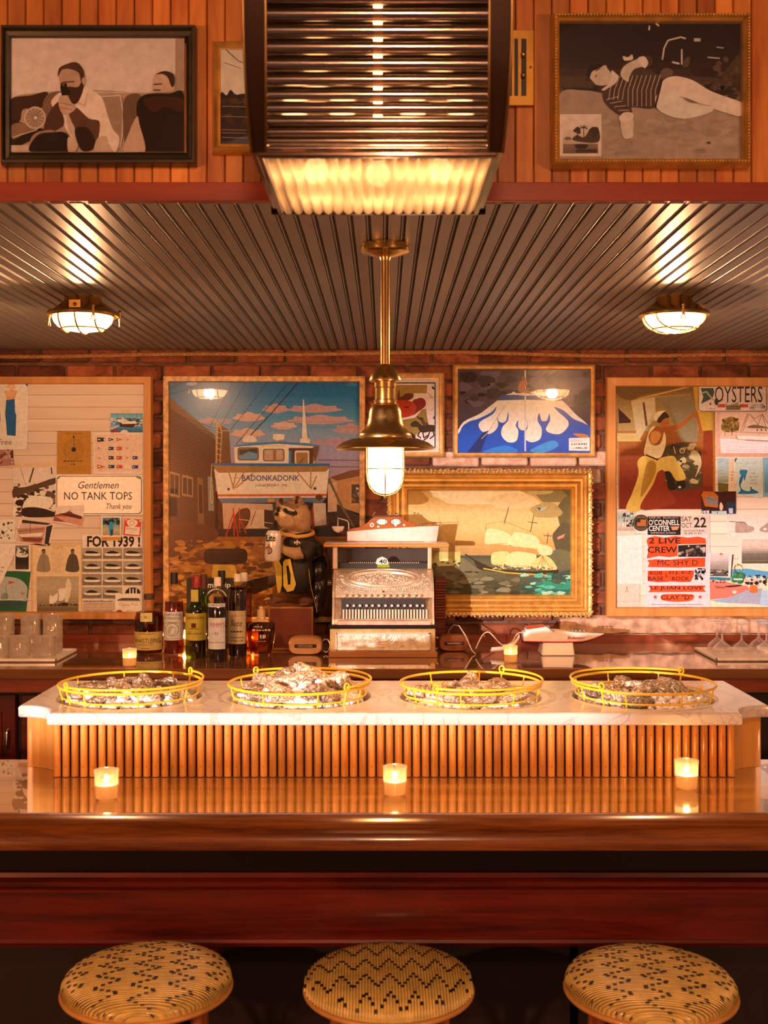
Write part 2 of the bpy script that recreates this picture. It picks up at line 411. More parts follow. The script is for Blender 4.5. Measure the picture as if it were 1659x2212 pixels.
# rough stone ledge and wooden splashback at the foot of the wall
mb = MB(); nx, nz = 90, 7; xa, xb = X(1212, 5.0), 2.25
for i in range(nx+1):
    for j in range(nz+1):
        x = xa+(xb-xa)*i/nx; z = 1.128+.085*j/nz
        q = noise.noise((x*22, z*22, 3))*.016+noise.noise((x*60, z*60, 9))*.008
        mb.v.append((x, 5.01-q if 0 < j < nz else 5.045, z+noise.noise((x*15, z*30, 1))*.006))
for i in range(nx):
    for j in range(nz):
        a = i*(nz+1)+j; mb.f.append((a, a+nz+1, a+nz+2, a+1)); mb.c.append(None)
mb.box(xa, xb, 5.03, 5.08, 1.13, 1.205)
o = struct('trim_2', mb, plain('rough_pale_stone', (.55, .36, .25), .9, var=.35, scale=28, bump=.8), smooth=60)
REDW = wood('mahogany', (.11, .013, .004), (.30, .055, .014), 'x', 18, 16, .32, .3, .12, .05)
struct('trim_3', MB().box(-2.3, 2.3, 5.03, 5.085, 1.093, 1.13), REDW)
# soffit ceiling of beaded boards
CEILM = wood('taupe_gloss_paint', (.21, .185, .165), (.27, .24, .22), 'y', 20, 12, .40, 0, .10, .16)
ce = struct('ceiling', MB().box(-2.3, 2.3, 2.49, 5.2, 2.385, 2.45), plain('ceiling_backing', (.05, .04, .03), .8))
W = .0405; prof = [(.0012, .006), (.0026, 0), (.0300, 0), (.0318, .0045), (.0330, .0012), (.0345, 0), (.0360, .0012), (.0373, .0045), (.0386, .001), (.0405, .006), (.0405, .014), (.0012, .014)]
mb = MB(); n = len(prof)
mb.add([(x, 0, z) for x, z in prof]+[(x, 2.575, z) for x, z in prof], [tuple(range(n)), tuple(range(2*n-1, n-1, -1))]+[(i, i+n, (i+1) % n+n, (i+1) % n) for i in range(n)])
bme = mb.mesh('board', smooth=20); bme.materials.append(CEILM)
for i in range(-54, 54): instance('board', bme, ce, (i*W+.008, 2.492, 2.371+R.uniform(-.0006, .0006)))
# upper wall of vertical planks above the soffit
PLANK = wood('cedar_plank', (.36, .10, .018), (.68, .27, .05), 'z', 10, 8, .45, .15, .32, .12)
wu = struct('wall_upper', MB().box(-1.6, 1.6, 2.505, 2.62, 2.375, 3.4), plain('plank_backing', (.03, .008, .004), .8))
mb = MB().box(0, .0372, 0, .016, 0, .9); pme = mb.mesh('plank', bevel=.0022, seg=1); pme.materials.append(PLANK)
for i in range(-33, 33): instance('plank', pme, wu, (i*.039+.0105, 2.487+R.uniform(-.001, .001), 2.41))
struct('trim_1', MB().box(-1.6, 1.6, 2.474, 2.506, 2.3725, 2.413), wood('red_trim_wood', (.20, .022, .008), (.36, .055, .016), 'x', 8, 14, .4, .2, .1, .05), bevel=.002)
# rope along the top of the brick wall
mb = MB(); Lr = 4.2; npt = 1100
for s in range(3):
    pts = []
    for i in range(npt):
        x = -2.1+Lr*i/npt; a = x/.030*2*pi+s*2*pi/3
        zc_ = 2.356-.012*(1-cos(x*2.2))*.5+.004*sin(x*5)
        pts.append((x, 5.045+.0045*cos(a), zc_+.0045*sin(a)))
    mb.tube(pts, .0048, 5)
mb.build('rope', plain('manila_rope', (.42, .22, .09), .9, var=.3, scale=80), None, 'twisted manila rope strung along the ceiling line of the brick wall', 'rope', smooth=50, loc=(0, 5.045, 2.35))

# ================================================================ BAR COUNTER
BARW = wood('varnished_bar_wood', (.32, .14, .022), (.56, .30, .06), 'x', 16, 18, .14, 1.0, 0, .03, .012)
BARW.node_tree.nodes['Principled BSDF'].inputs['Coat IOR'].default_value = 2.5
bar = thing('bar_counter', 'long varnished mahogany bar counter with rounded arm rest and panelled front', 'bar', (0, 2.7, 0))
MB().box(-2.3, 2.3, 2.448, 2.945, 1.035, 1.07).build('bar_top', BARW, bar, bevel=.002)
prof = [(2.4535, 1.071), (2.435, 1.0705), (2.412, 1.064), (2.394, 1.052), (2.382, 1.036), (2.378, 1.022), (2.380, 1.013), (2.388, 1.009), (2.452, 1.009)]
MB().extrude_x(prof, -2.3, 2.3).build('arm_rest', wood('arm_rest_wood', (.075, .018, .003), (.25, .085, .015), 'x', 26, 16, .22, .6, 0, .05), bar, smooth=40)
DKR = wood('dark_mahogany', (.040, .002, .001), (.15, .012, .004), 'x', 22, 16, .35, .25, .05, .05)
MB().box(-2.3, 2.3, 2.60, 2.66, .90, 1.035).build('frieze', plain('shaded_frieze_wood', (.005, .0015, .001), .6, spec=.2), bar)  # near-black: the shade under the overhang is put into the wood colour
MB().extrude_x([(2.66, .895), (2.60, .895), (2.598, .885), (2.606, .872), (2.606, .862), (2.612, .852), (2.612, .846), (2.66, .846)], -2.3, 2.3).build('moulding', DKR, bar, smooth=20)
MB().box(-2.3, 2.3, 2.62, 2.66, .738, .846).build('front_panel', DKR, bar)
MB().extrude_x([(2.66, .738), (2.616, .738), (2.612, .732), (2.618, .722), (2.66, .716)], -2.3, 2.3).build('moulding', DKR, bar, smooth=20)
LOWP = plain('dark_lower_panel', (.010, .003, .002), .6)
for i in range(5): MB().box(-2.3+i*.92, -2.3+i*.92+.90, 2.74, 2.78, .05, .74).build('lower_panel', LOWP, bar)
for x in (-.41, .075, 1.1): MB().extrude_x([(2.66, .735), (2.625, .735), (2.64, .70), (2.70, .66), (2.74, .64), (2.74, .735)], x, x+.03).build('corbel', DKR, bar)
MB().box(-2.3, 2.3, 2.78, 2.92, 0, 1.035).build('carcass', LOWP, bar)

# ================================================================ RAW BAR DISPLAY
rb = thing('raw_bar_cabinet', 'oyster display cabinet faced with vertical wooden dowels on the bar', 'cabinet', (0, 2.97, 1.07))
DOW = wood('oiled_dowel', (.44, .15, .022), (.72, .36, .08), 'z', 14, 10, .28, .3, .22, .08)
CURV = wood('curved_veneer', (.52, .25, .055), (.68, .36, .09), 'z', 22, 30, .22, .5, 0, .05)
xs0, xs1 = -.781, .829
mb = MB()
for q in ((xs0-.01, xs1+.01, 2.7735, 2.777, 1.071, 1.196), (xs0-.01, xs1+.01, 3.165, 3.18, 1.071, 1.196), (xs0-.01, xs1+.01, 2.777, 3.165, 1.071, 1.078)): mb.box(*q)
mb.build('carcass', plain('cabinet_core', (.05, .012, .005), .6), rb)
mb = MB()
mb.lathe([(.0088, 0), (.0088, .123)], n=12, capends=True); dme = mb.mesh('dowel', smooth=40); dme.materials.append(DOW)
nd = 76; sp = (xs1-xs0)/(nd-1); scr = MB()
for i in range(nd):
    x = xs0+i*sp; instance('dowel', dme, rb, (x, 2.765, 1.0715))
    for z in (1.096, 1.170): scr.ell((x, 2.7562, z), (.0016, .0012, .0016), 6, 4)
scr.build('screw_heads', BRASS, rb, kind='stuff')
for sx, xc, r in ((-1, -.882, .092), (1, .932, .094)):
    mb = MB(); pts = [(xc-sx*r*cos(t), 2.77+r*sin(t)) for t in [pi/2*k/14 for k in range(15)]]
    pts += [(xc, 3.18), (xc-sx*r, 3.18)]
    n = len(pts); mb.add([(x, y, 1.0705) for x, y in pts]+[(x, y, 1.197) for x, y in pts], [tuple(range(n)), tuple(range(n, 2*n))]+[(i, i+n, (i+1) % n+n, (i+1) % n) for i in range(n)])
    mb.build('curved_corner', CURV, rb, smooth=30)
def marble(name):
    m, nt, b = newmat(name); setc(b, (.68, .65, .63), .22, 0, .3, .1)
    tc = N(nt, 'ShaderNodeTexCoord'); n1 = N(nt, 'ShaderNodeTexNoise'); n1.inputs['Scale'].default_value = 5; n1.inputs['Detail'].default_value = 8; n1.inputs['Distortion'].default_value = 2.5
    nt.links.new(tc.outputs['Object'], n1.inputs['Vector'])
    rp = N(nt, 'ShaderNodeValToRGB'); e = rp.color_ramp.elements
    e[0].position = .475; e[1].position = .525; e[0].color = (.68, .65, .63, 1); e[1].color = (.68, .65, .63, 1)
    k = rp.color_ramp.elements.new(.5); k.color = (.50, .46, .45, 1)
    nt.links.new(n1.outputs[0], rp.inputs[0]); nt.links.new(rp.outputs[0], b.inputs['Base Color']); MATS[name] = m; return m
MAR = marble('carrara_marble')
bx_ = [-.649, -.217, .222, .664]; BY = 2.967
cu = bpy.data.curves.new('m', 'CURVE'); cu.dimensions = '2D'; cu.fill_mode = 'BOTH'; cu.extrude = .008; cu.bevel_depth = .007; cu.bevel_resolution = 3
x0, x1, y0, y1, r = -.888, .938, 2.742, 3.205, .098
out = [(x0+r*cos(t), y0+r*sin(t)) for t in [pi/2*k/12 for k in range(12, -1, -1)]]+[(x1-r*cos(t), y0+r*sin(t)) for t in [pi/2*k/12 for k in range(13)]]+[(x1, y1), (x0, y1)]
holes = [[(c+.186*cos(2*pi*k/64), BY+.186*sin(2*pi*k/64)) for k in range(64)] for c in bx_]
for pl in [out]+holes:
    sp_ = cu.splines.new('POLY'); sp_.points.add(len(pl)-1); sp_.use_cyclic_u = True
    for q, p in zip(sp_.points, pl): q.co = (p[0], p[1]-2.97, 0, 1)
tmp = bpy.data.objects.new('m', cu); COL.objects.link(tmp)
me = convert([tmp])[0]; me.materials.clear()
for p in me.polygons: p.use_smooth = True
me.set_sharp_from_angle(angle=radians(35))
mt = thing('marble_slab', 'white veined marble slab with four round ice wells and scooped corners', 'countertop', (0, 2.97, 1.197))
o = link('slab', me, MAR, mt); o.location = (0, 0, .0155)
for c in bx_:
    MB().lathe([(.195, .010), (.193, -.03), (.190, -.095), (.17, -.112), (0.001, -.114)], (c, BY, 1.197), 48).build('ice_well', plain('well_lining', (.62, .58, .54), .35), mt, smooth=50)

# ---------------- wire baskets
YEL = plain('yellow_plastic_wire', (.86, .56, .03), .3, coat=.3, var=.05)
def basket(th0, side):
    mb = MB()
    def arc(r, z, a0=0, a1=2*pi, n=64, closed=True): return [(r*cos(a0+(a1-a0)*k/(n if closed else n-1)), r*sin(a0+(a1-a0)*k/(n if closed else n-1)), z) for k in range(n)]
    th = thing('wire_basket', '', 'basket')
    MB().tube(arc(.180, .175), .0034, 8, True).build('rim', YEL, th, smooth=60, local=True)
    mb = MB(); mb.tube(arc(.171, .148), .0023, 6, True); mb.tube(arc(.145, .03), .0023, 6, True)
    for k in range(8):
        a = th0+.35+k*2*pi/8; mb.tube([(r*cos(a), r*sin(a), z) for r, z in ((.179, .178), (.171, .148), (.158, .08), (.145, .03), (.10, .022), (0, .022))], .002, 6)
    mb.build('wire_body', YEL, th, smooth=60, local=True)
    for a in (th0, th0+pi):
        cx, cy = .181*cos(a), .181*sin(a); t = (-sin(a), cos(a))
        m2 = MB().tube([(cx+t[0]*.0075*cos(q), cy+t[1]*.0075*cos(q), .186+.0085*sin(q)) for q in [2*pi*k/16 for k in range(16)]], .0024, 6, True)
        m2.tube([(cx, cy, .178), (.165*cos(a), .165*sin(a), .12)], .0024, 6)
        m2.build('eyelet', YEL, th, smooth=60, local=True)
    MB().tube([(.1835*cos(a), .1835*sin(a), .185+.001*sin(3*a)) for a in [th0+side*(pi*k/39) for k in range(40)]], .0030, 8).build('bail_handle', YEL, th, smooth=60, local=True)
    return th
ICE, nt_, b_ = newmat('crushed_ice'); setc(b_, (.93, .93, .95), .18); b_.inputs['Transmission Weight'].default_value = .12; b_.inputs['IOR'].default_value = 1.31
def oyster_mesh(seed):
    g = random.Random(seed); mb = MB(); nu, nv = 22, 12; L_, Wd, T = .050, .034, .016
    bend = g.uniform(-.25, .25); ph = g.uniform(0, 6); pw = g.uniform(.62, .8)
    for j in range(nv+1):
        t = pi*j/nv
        for i in range(nu):
            a = 2*pi*i/nu; u = cos(a); rad = sin(t)
            wid = (1-.45*(u+1)/2*0.9)
            rip = 1+.07*sin(7*a+ph)+.06*sin(11*a+2*ph)
            x = L_*rad*cos(a)*rip; y = Wd*rad*sin(a)*wid*rip+bend*x*x/L_
            z = T*cos(t)*(1.15 if cos(t) < 0 else .7)
            lay = .0016*sin(26*rad+ph+2*sin(a*2))
            z += lay*(1 if cos(t) > 0 else -1)+.004*noise.noise((x*60, y*60, seed))
            mb.v.append((x, y, z))
    for j in range(nv):
        for i in range(nu): mb.f.append((j*nu+i, (j+1)*nu+i, (j+1)*nu+(i+1) % nu, j*nu+(i+1) % nu)); mb.c.append(None)
    me = mb.mesh('oyster', smooth=55); return me
def oyster_mat():
    m, nt, b = newmat('oyster_shell'); setc(b, (.5, .4, .3), .55, 0, .25, .2)
    tc = N(nt, 'ShaderNodeTexCoord'); oi = N(nt, 'ShaderNodeObjectInfo')
    wv = N(nt, 'ShaderNodeTexWave', wave_type='RINGS'); wv.inputs['Scale'].default_value = 30; wv.inputs['Distortion'].default_value = 14; wv.inputs['Detail'].default_value = 3; wv.inputs['Detail Scale'].default_value = 2
    ad = N(nt, 'ShaderNodeVectorMath', operation='ADD'); nt.links.new(tc.outputs['Object'], ad.inputs[0]); nt.links.new(oi.outputs['Random'], ad.inputs[1]); nt.links.new(ad.outputs[0], wv.inputs['Vector'])
    rp = N(nt, 'ShaderNodeValToRGB'); e = rp.color_ramp.elements; e[0].color = (.20, .13, .075, 1); e[1].color = (.60, .51, .42, 1); e[0].position = .05; e[1].position = .85
    k = rp.color_ramp.elements.new(.4); k.color = (.40, .29, .19, 1)
    nt.links.new(wv.outputs[0], rp.inputs[0]); hs = N(nt, 'ShaderNodeHueSaturation'); mr = N(nt, 'ShaderNodeMapRange'); mr.inputs[3].default_value = .6; mr.inputs[4].default_value = 1.35
    nt.links.new(oi.outputs['Random'], mr.inputs[0]); nt.links.new(mr.outputs[0], hs.inputs['Value']); nt.links.new(rp.outputs[0], hs.inputs['Color']); nt.links.new(hs.outputs[0], b.inputs['Base Color'])
    bp = N(nt, 'ShaderNodeBump'); bp.inputs['Strength'].default_value = .6; bp.inputs['Distance'].default_value = .003; nt.links.new(wv.outputs[0], bp.inputs['Height']); nt.links.new(bp.outputs[0], b.inputs['Normal'])
    return m
OYM = oyster_mat(); oys = [oyster_mesh(k) for k in range(5)]
for m_ in oys: m_.materials.append(OYM)
blab = ['yellow wire basket of oysters nearest the clear tumblers', 'yellow wire basket heaped highest with bright crushed ice, in front of the raccoon and bottles',
        'yellow wire basket of oysters in front of the ship painting', 'yellow wire basket of oysters nearest the upturned wine glasses']
bspec = [(radians(43), -1, .040, 11), (radians(134), -1, .070, 12), (radians(58), -1, .034, 13), (radians(44), 1, .036, 11)]
olab = ['rough brown oyster on ice in the basket nearest the tumblers', 'rough brown oyster on the high mound of ice in front of the bottles', 'rough brown oyster on ice in the basket in front of the ship painting', 'rough brown oyster on ice in the basket nearest the wine glasses']
for bi, (cx, (th0, side, top, no)) in enumerate(zip(bx_, bspec)):
    b = basket(th0, side); b['label'] = blab[bi]; b['group'] = 'yellow wire oyster baskets'; b.location = (cx, BY, 1.087); ORG[b.name] = (cx, BY, 1.087)
    g = random.Random(20+bi); mb = MB()
    hgt = lambda r: 1.198+top*(1-(r/.165)**2)+.004
    mb.lathe([(.162, -.09), (.164, -.03), (.160, .000), (.12, top*.45-.003), (.06, top*.85-.005), (.001, top-.006)], (cx, BY, 1.198), 28)
    def chunk(c, r):
        ico = [(-1, 1.6, 0), (1, 1.6, 0), (-1, -1.6, 0), (1, -1.6, 0), (0, -1, 1.6), (0, 1, 1.6), (0, -1, -1.6), (0, 1, -1.6), (1.6, 0, -1), (1.6, 0, 1), (-1.6, 0, -1), (-1.6, 0, 1)]
        fc = [(0, 11, 5), (0, 5, 1), (0, 1, 7), (0, 7, 10), (0, 10, 11), (1, 5, 9), (5, 11, 4), (11, 10, 2), (10, 7, 6), (7, 1, 8), (3, 9, 4), (3, 4, 2), (3, 2, 6), (3, 6, 8), (3, 8, 9), (4, 9, 5), (2, 4, 11), (6, 2, 10), (8, 6, 7), (9, 8, 1)]
        M = Matrix.Rotation(g.uniform(0, 6), 3, 'X') @ Matrix.Rotation(g.uniform(0, 6), 3, 'Z')
        sq = Vector((g.uniform(.6, 1.2), g.uniform(.6, 1.2), g.uniform(.5, 1)))
        mb.add([Vector(c)+M @ (Vector(v).normalized()*r*g.uniform(.85, 1.15)*sq) for v in ico], fc)
    for k in range(620):
        a, rr = g.uniform(0, 6.28), .162*sqrt(g.random()); chunk((cx+rr*cos(a), BY+rr*sin(a), hgt(rr)+g.uniform(-.006, .012)), g.uniform(.008, .016))
    mb.build('crushed_ice', ICE, None, ['crushed ice filling the oyster basket nearest the tumblers', 'tall mound of bright crushed ice in the basket before the bottles', 'crushed ice under the oysters in front of the ship painting', 'clear crushed ice in the basket nearest the wine glasses'][bi], 'ice', kind='stuff', loc=(cx, BY, 1.1), fix=False)
    placed = []; k = 0; tries = 0
    while k < no and tries < 900:
        tries += 1; a = g.uniform(0, 6.28); rr = .125*sqrt(g.random())
        if bi == 1 and sin(a)*rr > .025: continue
        x, y = rr*cos(a), rr*sin(a)
        if any((x-u)**2+(y-v)**2 < (.050 if tries < 500 else .04)**2 for u, v in placed): continue
        placed.append((x, y)); s = g.uniform(.85, 1.15)
        o = bpy.data.objects.new('oyster', oys[g.randrange(5)]); COL.objects.link(o)
        o.location = (cx+x, BY+y, hgt(rr)+.016); o.scale = (s, s, s*g.uniform(.9, 1.5))
        o.rotation_euler = (g.uniform(-.6, .6), g.uniform(-.5, .5), g.uniform(0, 6.28))
        tag(o, olab[bi], 'oyster', ['oysters by the tumblers', 'oysters on the high ice mound', 'oysters before the ship painting', 'oysters by the wine glasses'][bi]); k += 1

# ================================================================ VOTIVE CANDLES
WAX = wax('candle_wax'); FLAME = emit('candle_flame', (1, .52, .14), 160)
def candle(rad=.0265, h=.067, level=.52):
    th = thing('votive_candle', '', 'candle')
    fl = lambda a, z: 1+(.012*cos(a*36) if .006 < z < h*.8 else 0)
    MB().lathe([(.0005, .0045), (rad*.90, .0045), (rad*.93, .008), (rad*.95, h-.003), (rad*1.02, h), (rad*1.04, h-.001), (rad*1.03, h-.006), (rad, h-.009), (rad, .005), (rad*.92, 0), (.0005, 0)], n=72, rfun=fl).build('glass_cup', thin('votive_glass', (.96, .92, .87), 1.0, .05, .10, haze=.10), th, smooth=40, local=True)
    MB().lathe([(.0005, .006), (rad*.88, .006), (rad*.90, .01), (rad*.90, h*level), (rad*.6, h*level-.002), (.0005, h*level-.003)], n=24).build('wax', WAX, th, smooth=40, local=True)
    MB().tube([(0, 0, h*level-.004), (.0005, 0, h*level+.005)], .0007, 5).build('wick', BLACK, th, local=True)
    MB().lathe([(.0004, 0), (.0028, .002), (.0034, .0045), (.0025, .008), (.0010, .0115), (.0003, .013)], (0, 0, h*level+.003), 12).build('flame', FLAME, th, smooth=60, local=True)
    return th
def flame_light(c, p):
    l = point('candle_glow', (c[0], c[1], c[2]), (1, .5, .16), p, .006); return l
vc = candle()
spots = [((X(230, 2.556), 2.556, 1.0705), 'lit votive candle on the bar in front of the basket nearest the tumblers'), ((X(853, 2.587), 2.587, 1.0705), 'lit votive candle in ribbed glass at the middle of the bar'),
         ((X(1483, 2.644), 2.644, 1.0705), 'brightest lit votive candle on the bar, in front of the basket nearest the wine glasses'), ((X(280, 4.357), 4.357, 1.0935), 'lit votive candle beside the squat rye bottle on the back counter'),
         ((X(1103, 4.45), 4.45, 1.0935), 'lit votive candle in front of the speedboat telephone'), ((X(398, 4.93), 4.93, 1.0935), 'lit votive candle hidden behind the liquor bottles'), ((X(545, 4.88), 4.88, 1.0935), 'lit votive candle behind the cream-stoppered bottle')]
for i, (l, lab) in enumerate(spots):
    c = vc if i == 0 else copy_tree(vc, rz=i*.7)
    c.location = l; ORG[c.name] = l; c['label'] = lab; c['group'] = 'votive candles'
    flame_light((l[0], l[1], l[2]+.0445), [.35, .35, .5, .3, .35, 1.8, 1.4][i])

# ================================================================ RATTAN STOOLS
RAT = plain('woven_rattan', (.66, .50, .15), .32, coat=.25, var=.18, scale=40)
RBLK = plain('black_weave', (.012, .007, .005), .4)
LEGM = plain('rattan_pole', (.34, .10, .028), .3, coat=.4, var=.25, scale=18)
def stool(label, loc, rz, amp=.055, per=.049, rep=.074):
    th = thing('bar_stool', label, 'stool', loc, None, rz); RS = .176; H = .764; T = .046
    def zf(r): r = min(abs(r)/RS, 1); return H-T+T*(1-r**3.4)**(1/3.0)
    mb = MB(); mb.lathe([(.001, H-T-.004), (RS-.006, H-T-.004), (RS-.004, H-T)]+[(RS*q-.003, zf(RS*q)-.0035) for q in (.99, .97, .93, .88, .8, .65, .45, .2)]+[(.001, H-.0035)], n=48)
    mb.build('seat_pad', RAT, th, smooth=50, local=True)
    st = MB(); bl = MB(); sw = .0060; ns = int(2*RS/sw)
    for i in range(ns):
        x = -RS+sw*(i+.5); ym = sqrt(max(RS*RS-x*x, 1e-6)); m = 26
        pts = [x]; rows = []
        for k in range(m+1):
            q = k/m*2-1; y = ym*sin(q*pi/2); r = sqrt(x*x+y*y); rows.append((y, zf(min(r, RS*.9999))))
        vs = []
        wv = .0006*sin(i*2.3)
        for k, (y, z) in enumerate(rows):
            for j, (dx, dz) in enumerate(((-.0029, -.001), (-.0018, .0011), (.0018, .0011), (.0029, -.001))):
                vs.append((x+dx, y, z+dz+wv*.3))
        st.add(vs, [(k*4+j, k*4+j+1, k*4+j+5, k*4+j+4) for k in range(m) for j in range(3)])
        tri = abs(((x/per) % 1)*2-1)
        for kk in range(-4, 5):
            y = tri*amp+kk*rep-.03
            if abs(y) > ym*.985: continue
            r = sqrt(x*x+y*y); z = zf(r)
            sl = (zf(min(sqrt(x*x+(y+.003)**2), RS*.999))-zf(min(sqrt(x*x+(y-.003)**2), RS*.999)))/.006
            hl = .0042/sqrt(1+sl*sl)
            bl.add([(x+dx, y+s*hl, z+s*hl*sl+dz) for s in (-1, 1) for dx, dz in ((-.0031, .0002), (-.0019, .0021), (.0019, .0021), (.0031, .0002))], [(j, j+1, j+5, j+4) for j in range(3)])
    st.build('woven_strands', RAT, th, smooth=50, local=True, kind='stuff', fix=False)
    bl.build('dark_weave_stitches', RBLK, th, local=True, kind='stuff', fix=False)
    MB().tube([(RS*.985*cos(2*pi*k/56), RS*.985*sin(2*pi*k/56), H-T-.004) for k in range(56)], .006, 8, True).build('seat_ring', plain('rim_cane', (.58, .30, .09), .35, coat=.3), th, smooth=60, local=True)
    for a in (45, 135, 225, 315):
        a = radians(a); MB().tube([(r*cos(a), r*sin(a), z) for r, z in ((.150, H-T-.006), (.158, .55), (.175, .25), (.195, 0))], .0125, 10).build('leg', LEGM, th, smooth=60, local=True)
    for a in (0, 90, 180, 270):
        a = radians(a); pts = []
        for k in range(17):
            q = pi*k/16; u = .113*cos(q); pts.append((.113*cos(a)-u*sin(a), .113*sin(a)+u*cos(a), .535+.170*sin(q)))
        MB().tube(pts, .0085, 8).build('bow', LEGM, th, smooth=60, local=True)
    for z, rr in ((.20, .176), (.36, .166)):
        MB().tube([(rr*cos(2*pi*k/40), rr*sin(2*pi*k/40), z) for k in range(40)], .008, 8, True).build('foot_ring', LEGM, th, smooth=60, local=True)
    return th
stool('round woven cane bar stool with an upright zigzag, below the middle candle', (.010, 2.415, 0), 0.02)
stool('round woven cane bar stool with sideways weave, below the candle by the dark cabinet', (-.495, 2.42, 0), radians(96))
stool('round woven cane bar stool with sideways weave, below the brightest candle', (.553, 2.405, 0), radians(83))
# ================================================================ LAMPS
struct('ceiling_front', MB().box(-3.2, 3.2, -1.0, 2.62, 3.4, 3.45), plain('front_ceiling', (.05, .03, .02), .7))
# pendant
PX, PY = .003, 2.9
pd = thing('pendant_lamp', 'polished brass ship pendant lamp with wide shade and caged glass globe', 'lamp', (PX, PY, 2.37))
L = lambda prof, n=48: MB().lathe(prof, (PX, PY, 0), n)
L([(.001, 2.3705), (.060, 2.3705), (.061, 2.366), (.061, 2.352), (.056, 2.349), (.044, 2.347), (.034, 2.343), (.014, 2.338), (.012, 2.33)]).build('ceiling_canopy', BRASS, pd, smooth=30)
L([(.0112, 2.342), (.0112, 2.062)], 24).build('rod', BRASS, pd, smooth=60)
L([(.0113, 2.07), (.017, 2.066), (.028, 2.056), (.036, 2.044), (.0405, 2.030), (.040, 2.027), (.027, 2.026)]).build('cap', BRASS, pd, smooth=40)
L([(.0275, 2.027), (.0275, 2.012), (.0255, 2.010), (.0255, 1.982), (.0285, 1.980), (.0285, 1.972), (.035, 1.970)]).build('neck', BRASS, pd, smooth=30)
L([(.030, 1.971), (.036, 1.965), (.0405, 1.952), (.0425, 1.935), (.046, 1.920), (.054, 1.906), (.063, 1.898), (.066, 1.894), (.066, 1.886), (.060, 1.884)]).build('bell', BRASS, pd, smooth=40)
L([(.060, 1.886), (.085, 1.883), (.108, 1.874), (.121, 1.864), (.1245, 1.859), (.122, 1.857), (.105, 1.866), (.082, 1.873), (.046, 1.876)], 64).build('shade', BRASS, pd, smooth=50)
PEND = glow_glass('lit_pendant_glass', (1, .66, .34), 7)
point('pendant_bulb', (PX, PY, 1.82), (1, .48, .22), 18, .025)
L([(.0435, 1.876), (.0435, 1.795), (.041, 1.776), (.034, 1.760), (.022, 1.750), (.009, 1.746), (.0005, 1.7455)], 40).build('glass_globe', PEND, pd, smooth=60)
cg = MB()
for k in range(4):
    a = -pi/2+k*pi/2
    cg.tube([(PX+r*cos(a), PY+r*sin(a), z) for r, z in ((.0475, 1.874), (.0475, 1.80), (.0455, 1.779), (.039, 1.760), (.027, 1.747), (.010, 1.741), (0, 1.740))], .0017, 6)
cg.tube([(PX+.0477*cos(2*pi*k/40), PY+.0477*sin(2*pi*k/40), 1.808) for k in range(40)], .0017, 6, True)
cg.ell((PX, PY, 1.738), (.004, .004, .006), 10, 6)
cg.build('wire_cage', BRASS, pd, smooth=60)
# bulkhead ceiling lamps
BULB = glow_glass('lit_bulkhead_glass', (1, .64, .30), 7)
def bulkhead(label, loc, rz):
    th = thing('bulkhead_lamp', label, 'lamp', loc, 'brass bulkhead lamps on the boarded ceiling', rz)
    B = lambda prof, n=40: MB().lathe(prof, n=n)
    B([(.001, 0), (.056, 0), (.058, -.006), (.060, -.014), (.072, -.024), (.086, -.034), (.094, -.044), (.097, -.050)]).build('housing', BRASS, th, smooth=40, local=True)
    B([(.090, -.044), (.108, -.047), (.112, -.052), (.112, -.058), (.107, -.062), (.095, -.062), (.092, -.055)]).build('rim', BRASS, th, smooth=40, local=True)
    B([(.094, -.056), (.095, -.066), (.090, -.080), (.078, -.093), (.055, -.103), (.028, -.108), (.0005, -.109)]).build('glass_dome', BULB, th, smooth=60, local=True)
    point('bulkhead_bulb', (loc[0], loc[1], loc[2]-.075), (1, .48, .22), 46, .03)
    c = MB()
    for x in (-.056, 0, .056):
        ym = sqrt(.101**2-x*x)
        c.tube([(x, ym*cos(t), -.060-sqrt(max(0, 1-(x/.125)**2))*.055*sin(t)) for t in [pi*k/18 for k in range(19)]], .0026, 6)
    c.tube([(.068*cos(2*pi*k/40), .068*sin(2*pi*k/40), -.100) for k in range(40)], .0026, 6, True)
    c.build('wire_cage', BRASS, th, smooth=60, local=True)
    for a in (170, 300, 20):
        a = radians(a); x, y = .116*cos(a), .116*sin(a)
        m = MB().tube([(x, y, -.040), (x, y, -.072)], .0045, 8); m.ell((x, y, -.040), (.006, .006, .006), 8, 6)
        t = (-sin(a), cos(a))
        m.tube([(x, y, -.064), (x+t[0]*.009, y+t[1]*.009, -.086), (x-t[0]*.009, y-t[1]*.009, -.086), (x, y, -.064)], .0022, 6)
        m.build('wing_nut', BRASSD, th, smooth=60, local=True)
    m = MB().box(-.018, .018, -.098, -.080, -.050, -.022); m.ell((0, -.099, -.036), (.006, .004, .006), 8, 6); m.build('hinge_lug', BRASSD, th, local=True, bevel=.003)
bulkhead('round brass caged bulkhead lamp on the ceiling over the tumblers', (X(179, 3.7), 3.7, 2.3712), 0)
bulkhead('round brass caged bulkhead lamp on the ceiling over the concert poster', (X(1456, 3.7), 3.7, 2.3712), radians(100))
